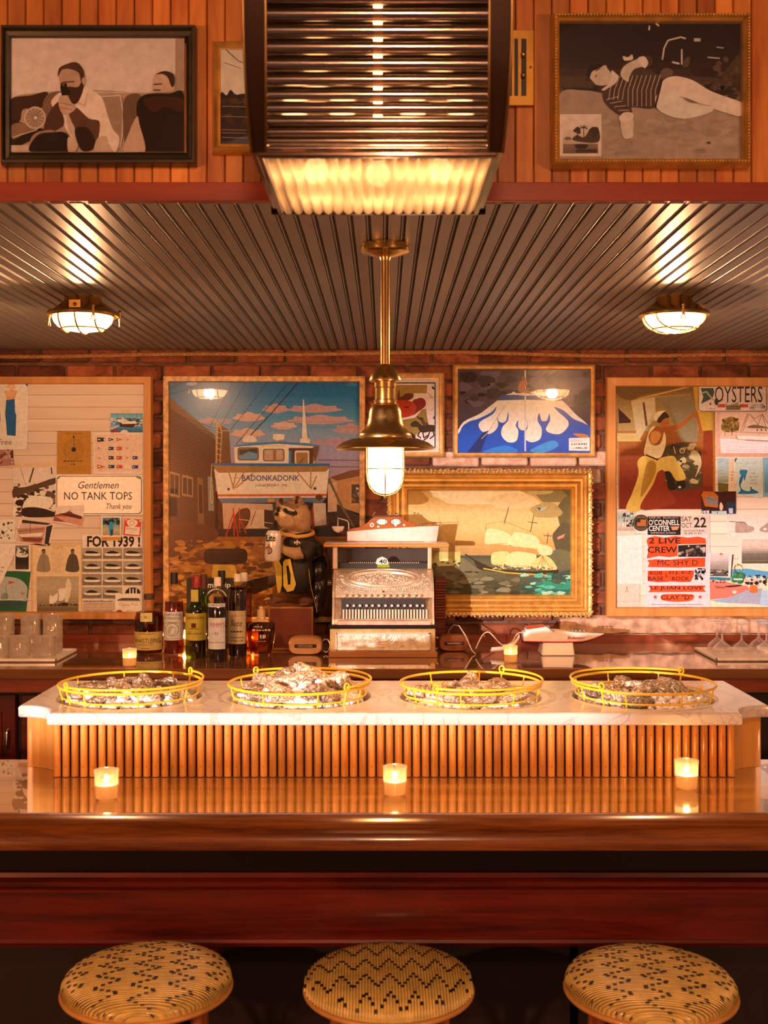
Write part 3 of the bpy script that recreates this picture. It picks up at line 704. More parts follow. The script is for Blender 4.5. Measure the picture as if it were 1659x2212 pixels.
# big square glass lantern above the bar
LX = -.010
ln = thing('glass_lantern', 'large square brass lantern with horizontal glass rods and lit fluted glass bottom', 'lantern', (LX, 1.88, 2.24))
BRZ = plain('dark_bronze', (.045, .022, .012), .18, .6, coat=.5, var=.3, scale=8)
levels = [(330, 1.700), (316, 1.708), (300, 1.718), (276, 1.732), (250, 1.745), (222, 1.756), (190, 1.766), (120, 1.775), (50, 1.779), (0, 1.78), (-120, 1.78), (-230, 1.775)]
def hw(p, kind):   # half widths in px about x = 815
    t = (330-p)/330
    return (272+ (290-272)*(1-(1-min(t, 1))**2)) if kind == 'o' else (240+(246-240)*min(t, 1)*.3)
for s in (-1, 1):
    m = MB(); n = len(levels); vs = []
    for (p, d) in levels:
        z = Z(p, d); xo = LX+s*hw(p, 'o')/F*d; xi = LX+s*hw(p, 'i')/F*d
        vs += [(xo, d, z), (xi, d, z), (xi, 2.05, z), (xo, 2.05, z)]
    m.add(vs, [(4*i+k, 4*i+(k+1) % 4, 4*i+4+(k+1) % 4, 4*i+4+k) for i in range(n-1) for k in range(4)]+[(0, 1, 2, 3), tuple(4*(n-1)+k for k in range(4))])
    m.build('side_panel', BRZ, ln, smooth=40)
    e = MB()
    for kind in 'oi': e.tube([(LX+s*hw(p, kind)/F*d, d-.002, Z(p, d)) for p, d in levels], .0022, 6)
    e.build('brass_edge', BRASS, ln, smooth=60)
ROD = thin('smoked_glass_rod', (.14, .08, .05), 1.0, .16, .40, (.80, .68, .60))
rp_ = [318, 302, 283, 260, 232, 203, 170, 136, 100, 64, 28, -8, -44, -80, -116, -152, -188]
def dl(p):
    for (p0, d0), (p1, d1) in zip(levels[:-1], levels[1:]):
        if p1 <= p <= p0: return d0+(d1-d0)*(p0-p)/(p0-p1)
    return 1.78
rm = None
for k, p in enumerate(rp_):
    d = dl(p); wd = 242/F*d
    MB().tube([(LX-wd, d+.008, Z(p, d)), (LX+wd, d+.008, Z(p, d))], [.0045, .005, .006, .007, .0085, .009, .0095][k] if k < 7 else .0105, 12).build('glass_rod', ROD, ln, smooth=70)
m = MB(); zb = Z(336, 1.7); hx = .177
for a in (( -hx, hx, 1.695, 1.707), (-hx, hx, 2.043, 2.055), (-hx, -hx+.010, 1.7, 2.05), (hx-.010, hx, 1.7, 2.05)): m.box(LX+a[0], LX+a[1], a[2], a[3], zb-.003, zb+.005)
m.build('bottom_frame', BRZ, ln, bevel=.002)
FL, nt_, b_ = newmat('lit_fluted_glass'); setc(b_, (.9, .8, .65), .12, spec=.8)
tl = N(nt_, 'ShaderNodeBsdfTranslucent'); tl.inputs[0].default_value = (.95, .80, .58, 1); tr = N(nt_, 'ShaderNodeBsdfTransparent'); gl = N(nt_, 'ShaderNodeBsdfGlossy'); gl.inputs['Roughness'].default_value = .08
m1 = N(nt_, 'ShaderNodeMixShader'); m1.inputs[0].default_value = .04; m2 = N(nt_, 'ShaderNodeMixShader'); 
nt_.links.new(tl.outputs[0], m1.inputs[1]); nt_.links.new(tr.outputs[0], m1.inputs[2]); nt_.links.new(schlick(nt_, .05), m2.inputs[0]); nt_.links.new(m1.outputs[0], m2.inputs[1]); nt_.links.new(gl.outputs[0], m2.inputs[2]); nt_.links.new(m2.outputs[0], nt_.nodes['Material Output'].inputs[0])
nf = 19; fw = (2*hx-.02)/nf
fm = MB(); pr = [(fw*.5*(-cos(t)), -.0075*sin(t)) for t in [pi*k/8 for k in range(9)]]
fm.add([(x, 0, z) for x, z in pr]+[(x, .345, z) for x, z in pr], [(i, i+1, i+10, i+9) for i in range(8)])
fme = fm.mesh('flute', smooth=80, fix=False); fme.materials.append(FL)
for k in range(nf): instance('flute', fme, ln, (LX-hx+.01+fw*(k+.5), 1.703, zb+.004))
MB().box(LX-.19, LX+.19, 2.05, 2.062, zb, Z(-230, 1.78)).build('back_panel', plain('matte_black_lining', (.010, .006, .004), .9, spec=.1), ln)
MB().box(LX-.20, LX+.20, 1.77, 2.06, Z(-235, 1.78), Z(-250, 1.78)).build('top_plate', BRZ, ln)
for s in (-.12, .12): MB().tube([(LX+s, 1.9, Z(-240, 1.78)), (LX+s, 1.9, 3.4)], .007, 8).build('hanging_rod', BRASS, ln, smooth=60)
LB = emit('lantern_bulb', (1, .49, .20), 15)
for (x, y) in ((-.055, 1.79), (.055, 1.79), (-.13, 1.80), (.13, 1.80), (-.105, 1.95), (0, 1.97), (.105, 1.95)): MB().ell((LX+x, y, 2.292), (.020, .020, .022), 14, 10).build('bulb', LB, ln, smooth=60)
MB().box(LX-.165, LX+.165, 1.752, 1.756, 2.272, 2.318).build('added_bulb_shield', BRZ, ln)  # added plate that blocks the view of the bulbs through the rods
MB().tube([(LX, 1.88, 2.33), (LX, 1.88, 2.62)], .007, 10).build('tube_bulb', emit('filament_tube', (1, .5, .17), 14), ln, smooth=60)
MB().box(LX-.02, LX+.02, 1.85, 1.91, 2.63, 2.70).build('lamp_holder', BRASSD, ln)
# brass louvre plate on the planks
vp = thing('brass_vent_plate', 'narrow brass plate with dark slots and two knobs on the planks', 'vent', (X(1126, 2.47), 2.478, Z(228, 2.47)))
m = MB(); xa, xb = X(1098, 2.475), X(1153, 2.475)
MB().box(xa, xb, 2.474, 2.482, Z(228, 2.475), Z(65, 2.475)).build('plate', plain('dull_brass', (.46, .27, .06), .42, .85, var=.15), vp, bevel=.001)
for (a, b) in ((1099, 1106), (1111, 1119), (1126, 1137)): MB().box(X(a, 2.474), X(b, 2.474), 2.4725, 2.475, Z(207, 2.474), Z(84, 2.474)).build('slot', BLACK, vp)
for y in (117, 162): MB().ell((X(1130, 2.466), 2.468, Z(y, 2.468)), (.005, .006, .007), 10, 8).build('knob', BRASSD, vp, smooth=60)
MB().ell((X(1147, 2.47), 2.473, Z(145, 2.473)), (.003, .002, .003), 8, 6).build('screw', BRASS, vp)

# ================================================================ BACK COUNTER
CT = 1.093
bc = thing('back_counter', 'dark mahogany back counter with glossy top under the brick wall', 'counter', (0, 4.7, 0))
MB().box(-2.3, 2.3, 4.30, 5.03, 1.055, CT).build('counter_top', wood('glossy_counter_top', (.14, .055, .022), (.30, .14, .06), 'x', 4, 10, .10, 1.0, 0, .02, .03), bc, bevel=.003)
MATS['glossy_counter_top'].node_tree.nodes['Principled BSDF'].inputs['Coat IOR'].default_value = 1.9
MB().box(-2.3, 2.3, 4.306, 4.34, 1.005, 1.055).build('fascia', REDW, bc)
MB().box(-2.3, 2.3, 4.36, 5.03, 0, 1.055).build('carcass', LOWP, bc)
for i in range(8):
    x = -2.38+i*.51
    if x+.49 > 1.5: continue
    dd = MB().box(x, x+.49, 4.335, 4.36, .12, .99).build('door', DKR, bc, bevel=.004)
    MB().box(x+.05, x+.44, 4.330, 4.336, .20, .93).build('door_panel', DKR, dd, bevel=.003)
    MB().tube([(x+.46, 4.335, .772), (x+.46, 4.318, .777), (x+.46, 4.318, .855), (x+.46, 4.335, .86)], .007, 8).build('handle', CHROME, dd, smooth=60)
hd = thing('steel_drawer_fridge', 'stainless drawer fridge at the end of the back counter', 'fridge', (1.75, 4.28, 0))
for z in (.50, .66, .82): 
    q = MB().box(1.50, 2.05, 4.27, 4.358, z, z+.14).build('drawer', plain('brushed_steel', (.30, .26, .23), .3, .9), hd, bevel=.003)
    MB().tube([(1.52, 4.25, z+.11), (2.03, 4.25, z+.11)], .008, 8).build('handle', CHROME, q, smooth=60)

# ================================================================ BOTTLES
def dbase(py): return (ZC-CT)*F/(py-HY)
GREEN = thin('green_bottle_glass', (.42, .62, .10), 1.0, .03, .09); CLEARB = thin('clear_bottle_glass', (.95, .93, .88), 1.0, .03, .09)
WHIS = thin('whiskey', (.50, .16, .035), .25, .1); DARK = thin('dark_red_liquor', (.26, .035, .02), .3, .1); AMB = thin('amber_liquor', (.72, .33, .06), .25, .1); OILY = thin('pale_whiskey', (.80, .55, .12), .25, .1)
def bottle(label, px, base, prof, glass, liquid, level, cap, capmat, lab=None, dd=None):
    """prof: (half width px, y px) from base up; cap: list of (half width, y)"""
    d = dd or dbase(base); x = X(px, d); k = d/F; zf = lambda y: CT+.0005+(base-y)*k
    th = thing('liquor_bottle', label, 'bottle', (x, d, CT+.0005), 'liquor bottles on the back counter')
    pr = [(.0005, zf(base))]+[(w*k, zf(y)) for w, y in prof]
    MB().lathe(pr, (x, d, 0), 32).build('glass', glass, th, smooth=50)
    if liquid:
        lp = [(.0005, zf(base-5))]+[(w*k-.0025, zf(min(y, base-5))) for w, y in prof if y > level]; lp += [(lp[-1][0], zf(level)), (.0005, zf(level))]
        MB().lathe(lp, (x, d, 0), 28).build('liquor', liquid, th, smooth=50)
    MB().lathe([(w*k, zf(y)) for w, y in cap]+[(.0005, zf(cap[-1][1]))], (x, d, 0), 24).build('cap', capmat, th, smooth=40)
    if lab:
        for (y0, y1, ang, col, items) in lab:
            y0w, y1w = zf(y0), zf(y1); r = max(w for w, y in prof if True)*k
            def fn(a, b, off, r=r, x=x, d=d, k=k):
                rr = r+.0008+off; u = max(-.98*rr, min(.98*rr, (a-px)*k)); return Vector((x+u, d-sqrt(rr*rr-u*u), zf(b)))
            pq = Print(d, fn=fn, tint=TL, step=2e-4); hwp = max(w for w, y in prof)*sin(radians(ang))
            m = 14; al = albedo(col, TL); pq.n += 1
            for i in range(m):
                a0, a1 = px-hwp+2*hwp*i/m, px-hwp+2*hwp*(i+1)/m
                pq.mb.add([fn(a0, y0, 1e-4), fn(a1, y0, 1e-4), fn(a1, y1, 1e-4), fn(a0, y1, 1e-4)], [(0, 1, 2, 3)], al)
            for it in items:
                if it[0] == 't': pq.text(*it[1:])
                elif it[0] == 'r':
                    for q in range(int(it[1]), int(it[3]), 2): pq.rect(q, it[2], min(q+2, it[3]), it[4], it[5])
                elif it[0] == 's': pq.squig(*it[1:])
                elif it[0] == 'o': pq.ring(*it[1:])
                elif it[0] == 'e': pq.ell(*it[1:])
            pq.build('label', th)
    return th
CORK = plain('pale_stopper', (.62, .45, .24), .5); REDCAP = plain('red_cap', (.28, .012, .008), .35, coat=.4); WCAP = plain('white_cap', (.80, .74, .66), .4); BCAP = plain('black_cap', (.015, .012, .012), .35, coat=.4); BROWNCAP = plain('brown_cap', (.10, .03, .015), .4)
bottle('squat rye whiskey bottle with rounded cream label beside the back candle', 322, 1413, [(28, 1413), (30, 1409), (31, 1360), (31.5, 1335), (29, 1324), (20, 1319), (11, 1315), (10, 1310), (10, 1294)], CLEARB, WHIS, 1322, [(11, 1295), (11.5, 1288), (11, 1283)], plain('dark_stopper', (.07, .04, .02), .5),
       [(1362, 1401, 72, 'c9974a', [('t', 'WHISTLEPIG', 294, 1376, 350, 1386, '2a1407'), ('t', 'STRAIGHT RYE', 305, 1388, 336, 1391, '5a3a1a'), ('s', 306, 1365, 340, 1367, '6a4a20'), ('s', 312, 1396, 330, 1398, '2a1407')]), (1321, 1340, 24, 'd9b266', [('t', 'W', 317, 1327, 325, 1334, '2a1407')])])
bottle('tall whiskey bottle with white label and black cap beside the green bottle', 376, 1415, [(20, 1415), (21, 1411), (21, 1304), (19, 1296), (11, 1288), (9, 1280), (9, 1260)], CLEARB, WHIS, 1300, [(8, 1262), (8, 1237)], BCAP,
       [(1320, 1381, 74, 'dcbba0', [('t', 'CAPTAINS', 357, 1324, 393, 1329, '3a2010'), ('t', 'COURAGEOUS', 356, 1331, 394, 1336, '3a2010'), ('o', 375, 1358, 14, 1.2, '8a7060'), ('e', 375, 1360, 9, 10, 'b49a86'), ('t', 'RYE WHISKEY', 363, 1341, 388, 1345, '6a5040'), ('s', 362, 1376, 388, 1378, '8a7060')])])
bottle('green glass whiskey bottle with yellow label and red cap', 424, 1420, [(21, 1420), (23, 1415), (23, 1322), (21, 1312), (14, 1302), (9, 1295), (8, 1285), (8, 1268)], GREEN, OILY, 1318, [(9, 1270), (9, 1262), (9, 1246), (7, 1243)], REDCAP,
       [(1323, 1381, 75, 'c49a34', [('t', 'JAMESON', 404, 1330, 442, 1338, '2e1e0a'), ('r', 417, 1344, 427, 1354, '5a1c0c'), ('s', 412, 1355, 434, 1357, '2e1e0a'), ('s', 408, 1362, 440, 1363, '7a5a20'), ('t', 'IRISH WHISKEY', 407, 1365, 440, 1368, '4a3010')]), (1272, 1298, 20, 'c8a040', [])])
bottle('dark red liqueur bottle with white label and white cap', 470, 1428, [(20, 1428), (21, 1424), (21, 1315), (19, 1306), (12, 1292), (8, 1280), (7.5, 1266)], CLEARB, DARK, 1306, [(8, 1266), (8, 1252), (7.6, 1250), (7.6, 1247)], WCAP,
       [(1333, 1400, 60, 'd6b9a2', [('t', "PIMM'S", 457, 1343, 488, 1353, 'b02a18'), ('t', 'N', 468, 1363, 474, 1370, '5a4a40'), ('s', 462, 1366, 466, 1367, '5a4a40'), ('s', 476, 1366, 481, 1367, '5a4a40'), ('r', 452, 1385, 488, 1386, '7a5a48')]), (1302, 1310, 60, 'd6b9a2', [('t', 'IMPORTED', 459, 1304, 484, 1308, '5a4a40')])])
bottle('tall amber aperitif bottle with cream label and white cap', 513, 1420, [(19, 1420), (20, 1416), (20, 1290), (18, 1276), (12, 1264), (7.5, 1258), (7.5, 1252)], CLEARB, DARK, 1268, [(8, 1256), (8, 1240)], WCAP,
       [(1318, 1389, 70, 'c99a66', [('t', 'Suze', 500, 1338, 525, 1351, '2c2018', .25), ('s', 498, 1326, 528, 1330, 'a07a48'), ('s', 500, 1360, 527, 1364, '4a3420'), ('s', 498, 1374, 528, 1376, '5a4428'), ('s', 500, 1380, 526, 1383, '4a3420')])])
bottle('tall plain amber bottle with white cap half hidden behind the cream-labelled one', 527, 1411, [(18, 1411), (18, 1288), (15, 1270), (8, 1258), (7.5, 1252)], CLEARB, AMB, 1270, [(7.6, 1256), (7.6, 1237)], WCAP)
bottle('squat round-shouldered amber bottle with cream stopper beside the speaker', 564, 1415, [(21, 1415), (24, 1410), (30, 1375), (32, 1358), (31, 1347), (24, 1341), (10, 1337), (8.5, 1333)], CLEARB, WHIS, 1347, [(9, 1337), (8.5, 1318), (5, 1316), (5, 1310)], CORK,
       None)
bottle('dark bottle with black cap hidden behind the white-capped liqueur', 479, 1405, [(18, 1405), (18, 1290), (10, 1275), (7.5, 1262)], CLEARB, DARK, 1290, [(7.8, 1262), (7.8, 1233)], BCAP)
bottle('green bottle with dark brown cap behind the red-capped whiskey', 440, 1406, [(19, 1406), (19, 1310), (9, 1290), (7, 1270)], GREEN, OILY, 1315, [(7.5, 1272), (7.5, 1241)], BROWNCAP)
# printing on the round-shouldered bottle
q18 = [o for o in bpy.data.objects if o.get('label', '').startswith('squat round-shouldered')][0]
d18 = dbase(1415)
pq = Print(d18-.062, tint=TL); pq.text('18', 562, 1371, 574, 1379, 'f0c8a0'); pq.squig(545, 1359, 584, 1363, 'e0a878'); pq.squig(548, 1352, 566, 1355, 'e0a878'); pq.squig(552, 1384, 575, 1386, 'c08858'); pq.build('etched_print', q18, kind='stuff')
# black carton behind the bottles
bxn = thing('black_carton', 'black printed carton standing behind the bottles', 'box', (X(452, 4.97), 4.99, CT))
MB().box(X(403, 4.975), X(503, 4.975), 4.975, 5.02, CT, Z(1250, 4.975)).build('carton', plain('black_card', (.02, .012, .008), .6), bxn)
pq = Print(4.9748, 260, 1200, 4.6083); pq.text('ama', 836, 282, 960, 322, 'e8cdb0', bold=.01); pq.text('ip', 1042, 270, 1098, 330, 'e8cdb0', bold=.01); pq.ring(955, 440, 105, 12, 'd8b890'); pq.ell(955, 450, 80, 75, 'b06a30'); pq.build('print', bxn)

# ================================================================ TUMBLERS, TRAYS, WINE GLASSES
def tray(label, xa, xb, ya, yb, mat):
    m = MB(); z = CT+.0005
    m.box(xa, xb, ya, yb, z, z+.006)
    for a in ((xa, xb, ya, ya+.008), (xa, xb, yb-.008, yb), (xa, xa+.008, ya, yb), (xb-.008, xb, ya, yb)): m.box(*a, z, z+.014)
    m.build('serving_tray', mat, None, label, 'tray', loc=((xa+xb)/2, (ya+yb)/2, z), bevel=.002)
TRAY = plain('white_plastic_tray', (.80, .76, .72), .3, coat=.3)
tray('cream plastic tray under the clear tumblers', X(-120, 4.5), -1.262, 4.46, 4.76, TRAY)
tray('white plastic tray under the upturned wine glasses', 1.285, X(1800, 4.5), 4.48, 4.80, TRAY)
CUT = thin('cut_glass', (.95, .92, .86), 1.0, .03, .28, haze=.24)
def tumbler(h=.088, r=.0395):
    th = thing('glass_tumbler', '', 'glass'); fac = lambda a, z: 1-.05*abs(sin(a*9)) if .008 < z < h*.72 else 1
    MB().lathe([(.0005, 0), (r*.9, 0), (r*.94, .003), (r, .010), (r*.97, h*.2), (r, h*.35), (r*.97, h*.5), (r, h*.72), (r*1.0, h*.74), (r*1.01, h-.001), (r*.985, h), (r*.96, h-.002), (r*.93, .016), (r*.85, .012), (.0005, .011)], n=36, rfun=fac).build('bowl', CUT, th, smooth=8, local=True)
    m = MB()
    for z in (h*.75, h*.79, h*.83): m.tube([(r*1.008*cos(2*pi*k/40), r*1.008*sin(2*pi*k/40), z) for k in range(40)], .0007, 5, True)
    m.build('cut_rings', CUT, th, local=True, smooth=60); return th
tb = tumbler(); tz = CT+.0066; first = True
tl_ = ['clear cut tumbler in the front row on the cream tray', 'clear cut tumbler at the bottom of a stacked pair on the cream tray', 'clear cut tumbler on top of a stacked pair on the cream tray']
for (px, d, z, k) in [(-2, 4.53, 0, 0), (43, 4.53, 0, 0), (98, 4.53, 0, 0)]+[(px, 4.68, z, 1+(z > 0)) for px in (10, 66, 114) for z in (0, .068)]:
    l = (X(px, d), d, tz+z); c = tb if first else copy_tree(tb, rz=px*.1); first = False
    c.location = l; c['label'] = tl_[k]; c['group'] = 'tumblers on the cream tray'
def wineglass():
    th = thing('wine_glass', '', 'glass')     # stands upside down: rim on the tray
    pr = [(.0385, 0), (.0405, .008), (.0410, .014), (.036, .027), (.026, .038), (.014, .047), (.0065, .055), (.0042, .064), (.0036, .085), (.0038, .112), (.006, .118), (.018, .122), (.031, .1245), (.032, .126), (.0005, .127)]
    MB().lathe(pr, n=40).build('bowl_stem_and_foot', thin('wine_glass_glass', (.97, .95, .94), 1.0, .03, .20, haze=.12), th, smooth=50, local=True); return th
wg = wineglass()
for i, (px, d, lab) in enumerate([(1549, 4.74, 'upturned wine glass at the corner of the white tray, half behind another'), (1560, 4.64, 'upturned wine glass in the front row nearest the tray corner'), (1602, 4.64, 'upturned wine glass standing clear in the middle of the white tray'), (1639, 4.74, 'upturned wine glass in the back row farther from the tray corner'), (1656, 4.64, 'upturned wine glass in the front row farthest from the tray corner')]):
    c = wg if i == 0 else copy_tree(wg); c.location = (X(px, d), d, CT+.007); c['label'] = lab; c['group'] = 'upturned wine glasses'
# ================================================================ CASH REGISTER
rg = thing('cash_register', 'antique embossed nickel cash register with round keys and glass display', 'cash register', (X(828, 4.6), 4.8, CT))
NICK = plain('embossed_nickel', (.84, .70, .54), .34, .55, var=.25, scale=60, bump=.25)
NICKP = plain('plain_nickel', (.80, .63, .45), .3, .55, var=.15, scale=20)
OAK = wood('register_oak', (.20, .07, .02), (.38, .16, .05), 'x', 12, 10, .4, .2, 0)
def zx(zx_, d): return X(690+zx_/5.3516, d)
def zz_(zy, d): return Z(1090+zy/5.3516, d)
def rbox(name, x0, x1, y0, y1, d0, d1, mat, **kw): return MB().box(zx(x0, d0), zx(x1, d0), d0, d1, zz_(y1, d0), zz_(y0, d0)).build(name, mat, rg, **kw)
m = MB().box(zx(105, 4.59), zx(1362, 4.59), 4.59, 5.0, CT+.0005, zz_(1705, 4.59)); m.build('plinth', OAK, rg, bevel=.003)
rbox('drawer_case', 120, 1340, 1435, 1705, 4.605, 4.99, plain('brass_case', (.55, .36, .14), .35, .85, var=.2), bevel=.002)
dr = rbox('drawer_front', 183, 1285, 1475, 1690, 4.598, 4.606, NICK, bevel=.002)
m = MB(); d = 4.596
for (a, b, c, e) in ((190, 1278, 1482, 1494), (190, 1278, 1674, 1684), (190, 204, 1482, 1684), (1262, 1278, 1482, 1684)): m.box(zx(a, d), zx(b, d), 4.593, 4.60, zz_(e, d), zz_(c, d))
g = random.Random(3)
def scroll(m, cx, cy, r, d, turns=1.6, sgn=1, th=.0014):
    pts = []
    for k in range(22):
        t = k/21; a = turns*2*pi*t; q = r*(1-.75*t); v = P(690+(cx+sgn*q*cos(a))/5.3516, 1090+(cy+q*sin(a))/5.3516, d); pts.append(v)
    m.tube(pts, th, 5)
for cx in (255, 385, 515, 935, 1080, 1215): scroll(m, cx, 1540, 32, 4.597, 1.6, 1 if cx < 700 else -1); m.tube([P(690+cx/5.3516, 1090+1560/5.3516, 4.597), P(690+cx/5.3516, 1090+1650/5.3516, 4.597)], .0014, 5)
for k in range(3): m.tube([P(690+(735+(150-k*28)*cos(t))/5.3516, 1090+(1520+(118-k*30)*sin(t))/5.3516, 4.597) for t in [pi*j/20 for j in range(21)]], .0016, 5)
for k in range(11): a = pi*(k+1)/12; m.tube([P(690+(735+60*cos(a))/5.3516, 1090+(1535+45*sin(a))/5.3516, 4.597), P(690+(735+125*cos(a))/5.3516, 1090+(1530+98*sin(a))/5.3516, 4.597)], .0012, 4)
for s in (-1, 1): scroll(m, 735+s*55, 1530, 34, 4.596, 1.4, s, .002)
for k in range(130):
    cx, cy = g.uniform(225, 1245), g.uniform(1515, 1655); m.ell(P(690+cx/5.3516, 1090+cy/5.3516, 4.598), (.0022, .0016, .0018), 6, 4)
m.build('drawer_ornament', plain('bright_nickel', (.88, .78, .66), .25, .6, var=.1), rg, smooth=60)
rbox('ledge', 105, 1358, 1392, 1432, 4.592, 4.98, plain('black_ledge', (.012, .010, .010), .2, coat=.6), bevel=.004)
rbox('marble_shelf', 205, 1290, 1345, 1395, 4.60, 4.66, plain('pink_marble', (.62, .40, .30), .3, var=.3, scale=30), bevel=.003)
# key bank, sloped face and arched embossed cover
prof = [(zz_(1410, 4.62), 4.625), (zz_(1330, 4.63), 4.632), (zz_(1080, 4.665), 4.668), (zz_(1075, 4.655), 4.655), (zz_(1000, 4.665), 4.664), (zz_(920, 4.69), 4.688), (zz_(840, 4.725), 4.724), (zz_(775, 4.77), 4.77), (zz_(740, 4.82), 4.82), (zz_(732, 4.86), 4.86)]
xa, xb = zx(175, 4.65), zx(1300, 4.65)
pf = [(y, z) for z, y in prof]+[(4.97, prof[-1][0]), (4.97, prof[0][0])]
MB().extrude_x(pf[:3]+[(4.97, pf[2][1]), (4.97, pf[-1][1])], xa, xb).build('key_bank', plain('key_bank_plate', (.60, .46, .33), .35, .85, var=.3, scale=50), rg)
cov = MB().extrude_x(pf[3:-1]+[(4.97, pf[3][1])], xa-.004, xb+.004).build('arched_cover', NICK, rg, smooth=30)
for s, xe in ((-1, xa), (1, xb)):
    sp_ = [(y-.006, z) for y, z in pf[:-2]]+[(4.975, pf[-2][1]+.003), (4.975, pf[-1][1])]
    MB().extrude_x(sp_, xe, xe+s*.009).build('side_frame', NICKP, rg)
m = MB()
def cz(zy):       # depth of the cover at a crop height
    pts = [(1075, 4.655), (1000, 4.664), (920, 4.688), (840, 4.724), (775, 4.77), (740, 4.82)]
    for (a, b), (c, e) in zip(pts[:-1], pts[1:]):
        if c <= zy <= a: return b+(e-b)*(a-zy)/(a-c)
    return 4.655
def cp(cx, cy, up=.001): d = cz(cy); v = P(690+cx/5.3516, 1090+cy/5.3516, d); v.y -= up; v.z += up*.7; return v
for rx, ry, t in ((385, 82, .0028), (440, 112, .0018), (360, 68, .0012)): m.tube([cp(728+rx*cos(a), 858+ry*sin(a)) for a in [2*pi*k/60 for k in range(60)]], t, 6, True)
for k in range(46):
    a = pi*k/45; m.ell(cp(728+470*cos(a), 860+128*sin(a)), (.0035, .0025, .0035), 6, 4)
for k in range(170):
    a, q = g.uniform(0, 6.28), sqrt(g.random()); m.ell(cp(728+320*q*cos(a), 858+58*q*sin(a)), (.003*g.uniform(.6, 1.4), .002, .002), 6, 4)
for (cx, cy) in ((235, 830), (235, 960), (1215, 830), (1215, 950), (330, 1030), (1120, 1010), (480, 1010), (960, 1010)):
    for k in range(9): m.ell(cp(cx+g.uniform(-45, 45), min(1065, max(780, cy+g.uniform(-38, 38)))), (.003, .002, .003), 6, 4)
m.build('cover_ornament', plain('bright_nickel', (.88, .78, .66), .25, .6), rg, smooth=60)
MB().ell(cp(738, 1010, .003), (.0045, .004, .0045), 10, 8).build('lock', plain('dark_lock', (.10, .04, .03), .3), rg, smooth=60)
KEYM = plain('key_cap', (.80, .70, .58), .3, .4)
km = MB().lathe([(.0005, .003), (.0045, .003), (.0062, .0015), (.0062, -.001), (.004, -.003), (.0005, -.003)], n=14).mesh('key', smooth=50); km.materials.append(KEYM)
lv = MB()
for row, xs, yy, d in ((0, [290, 362, 432, 505, 580, 650, 725, 797, 870, 942, 1010, 1095, 1158], 1055, 4.636), (1, [325, 398, 470, 545, 615, 690, 765, 838, 910, 985, 1055, 1130, 1195], 1168, 4.622)):
    for x in xs:
        instance('key', km, rg, P(690+x/5.3516, 1090+yy/5.3516, d), (radians(62), 0, 0))
        a = P(690+x/5.3516, 1090+yy/5.3516, d+.004); lv.tube([a, (a[0], a[1]+.002, a[2]-.012), (a[0], 4.628, zz_(1325, 4.625))], .0012, 5)
lv.build('key_stems', plain('black_steel', (.02, .015, .012), .35, .6), rg, smooth=60)
sl = MB()
for k in range(28):
    x = 268+k*35.5; sl.box(zx(x, 4.628), zx(x+21, 4.628), 4.626, 4.634, zz_(1320, 4.628), zz_(1212, 4.628))
sl.build('key_levers', plain('ivory_levers', (.66, .52, .38), .4), rg, kind='stuff')
rbox('key_slot', 255, 1225, 1090, 1330, 4.634, 4.637, BLACK)
# display case
dsp = rbox('display_back', 200, 1270, 508, 735, 4.94, 4.96, plain('display_dark', (.045, .025, .015), .5))
for a, b in ((152, 210), (1252, 1300)): rbox('corner_column', a, b, 490, 745, 4.80, 4.83, NICKP, bevel=.003)
rbox('display_glass', 205, 1258, 505, 690, 4.80, 4.803, PANE)
rbox('indicator_rail', 205, 1258, 672, 738, 4.83, 4.87, BLACK)
m = MB()
for x in list(range(345, 640, 24))+list(range(800, 1150, 24)): m.prism_xz([(zx(x, 4.83), zz_(676, 4.83)), (zx(x+16, 4.83), zz_(676, 4.83)), (zx(x+8, 4.83), zz_(660, 4.83))], 4.828, 4.832)
m.build('indicator_tips', plain('ivory_levers', (.66, .52, .38), .4), rg, kind='stuff')
pq = Print(4.825, 690, 1090, 5.3516, TL); pq.S('f2dcc8', (662, 690), (662, 640), (680, 620), (725, 604), (765, 620), (785, 640), (790, 690)); pq.text('40', 690, 632, 778, 684, '1a100a', bold=.02); pq.rect(668, 692, 812, 728, '8a8418'); pq.build('price_flag', rg)
MB().box(zx(50, 4.78), zx(1500, 4.78), 4.77, 4.98, zz_(492, 4.77), zz_(452, 4.77)).build('top_shelf', wood('honey_top', (.46, .19, .05), (.62, .30, .09), 'x', 12, 10, .3, .4, 0), rg, bevel=.004)
MB().box(zx(60, 4.78), zx(1480, 4.78), 4.765, 4.97, zz_(451, 4.77), zz_(440, 4.77)).build('top_plate', NICKP, rg, bevel=.001)
for y in (905, 0):
    if y: MB().tube([(zx(95, 4.7), 4.70, zz_(y, 4.7)), (zx(135, 4.7), 4.70, zz_(y, 4.7))], .012, 12).build('side_knob', CHROME, rg, smooth=40)

# ================================================================ MODEL BOAT
def loft(stn, ring, rake=0):
    """stn: list of (x, ztop, zbot, half width, y); ring: list of (u half-width fraction, v 0 top..1 bottom)"""
    m = MB(); n = len(ring); vs = []
    for (x, zt, zb_, h, y) in stn:
        t = (x-stn[0][0])/(stn[-1][0]-stn[0][0]); vs += [(x-rake*v*max(0, t-.6)*2.5, y+u*h, zt+(zb_-zt)*v) for u, v in ring]
    fs = [(i*n+k, i*n+(k+1) % n, (i+1)*n+(k+1) % n, (i+1)*n+k) for i in range(len(stn)-1) for k in range(n)]+[tuple(range(n)), tuple((len(stn)-1)*n+k for k in range(n))]
    m.add(vs, fs); return m
d = 4.86; zt0 = zz_(440, 4.77)
mbt = thing('model_boat', 'model cabin cruiser with white hull and varnished cabin on the cash register', 'model boat', (zx(860, d), d, zt0))
def bp_(x, y, dd=d): return P(690+x/5.3516, 1090+y/5.3516, dd)
stn = []
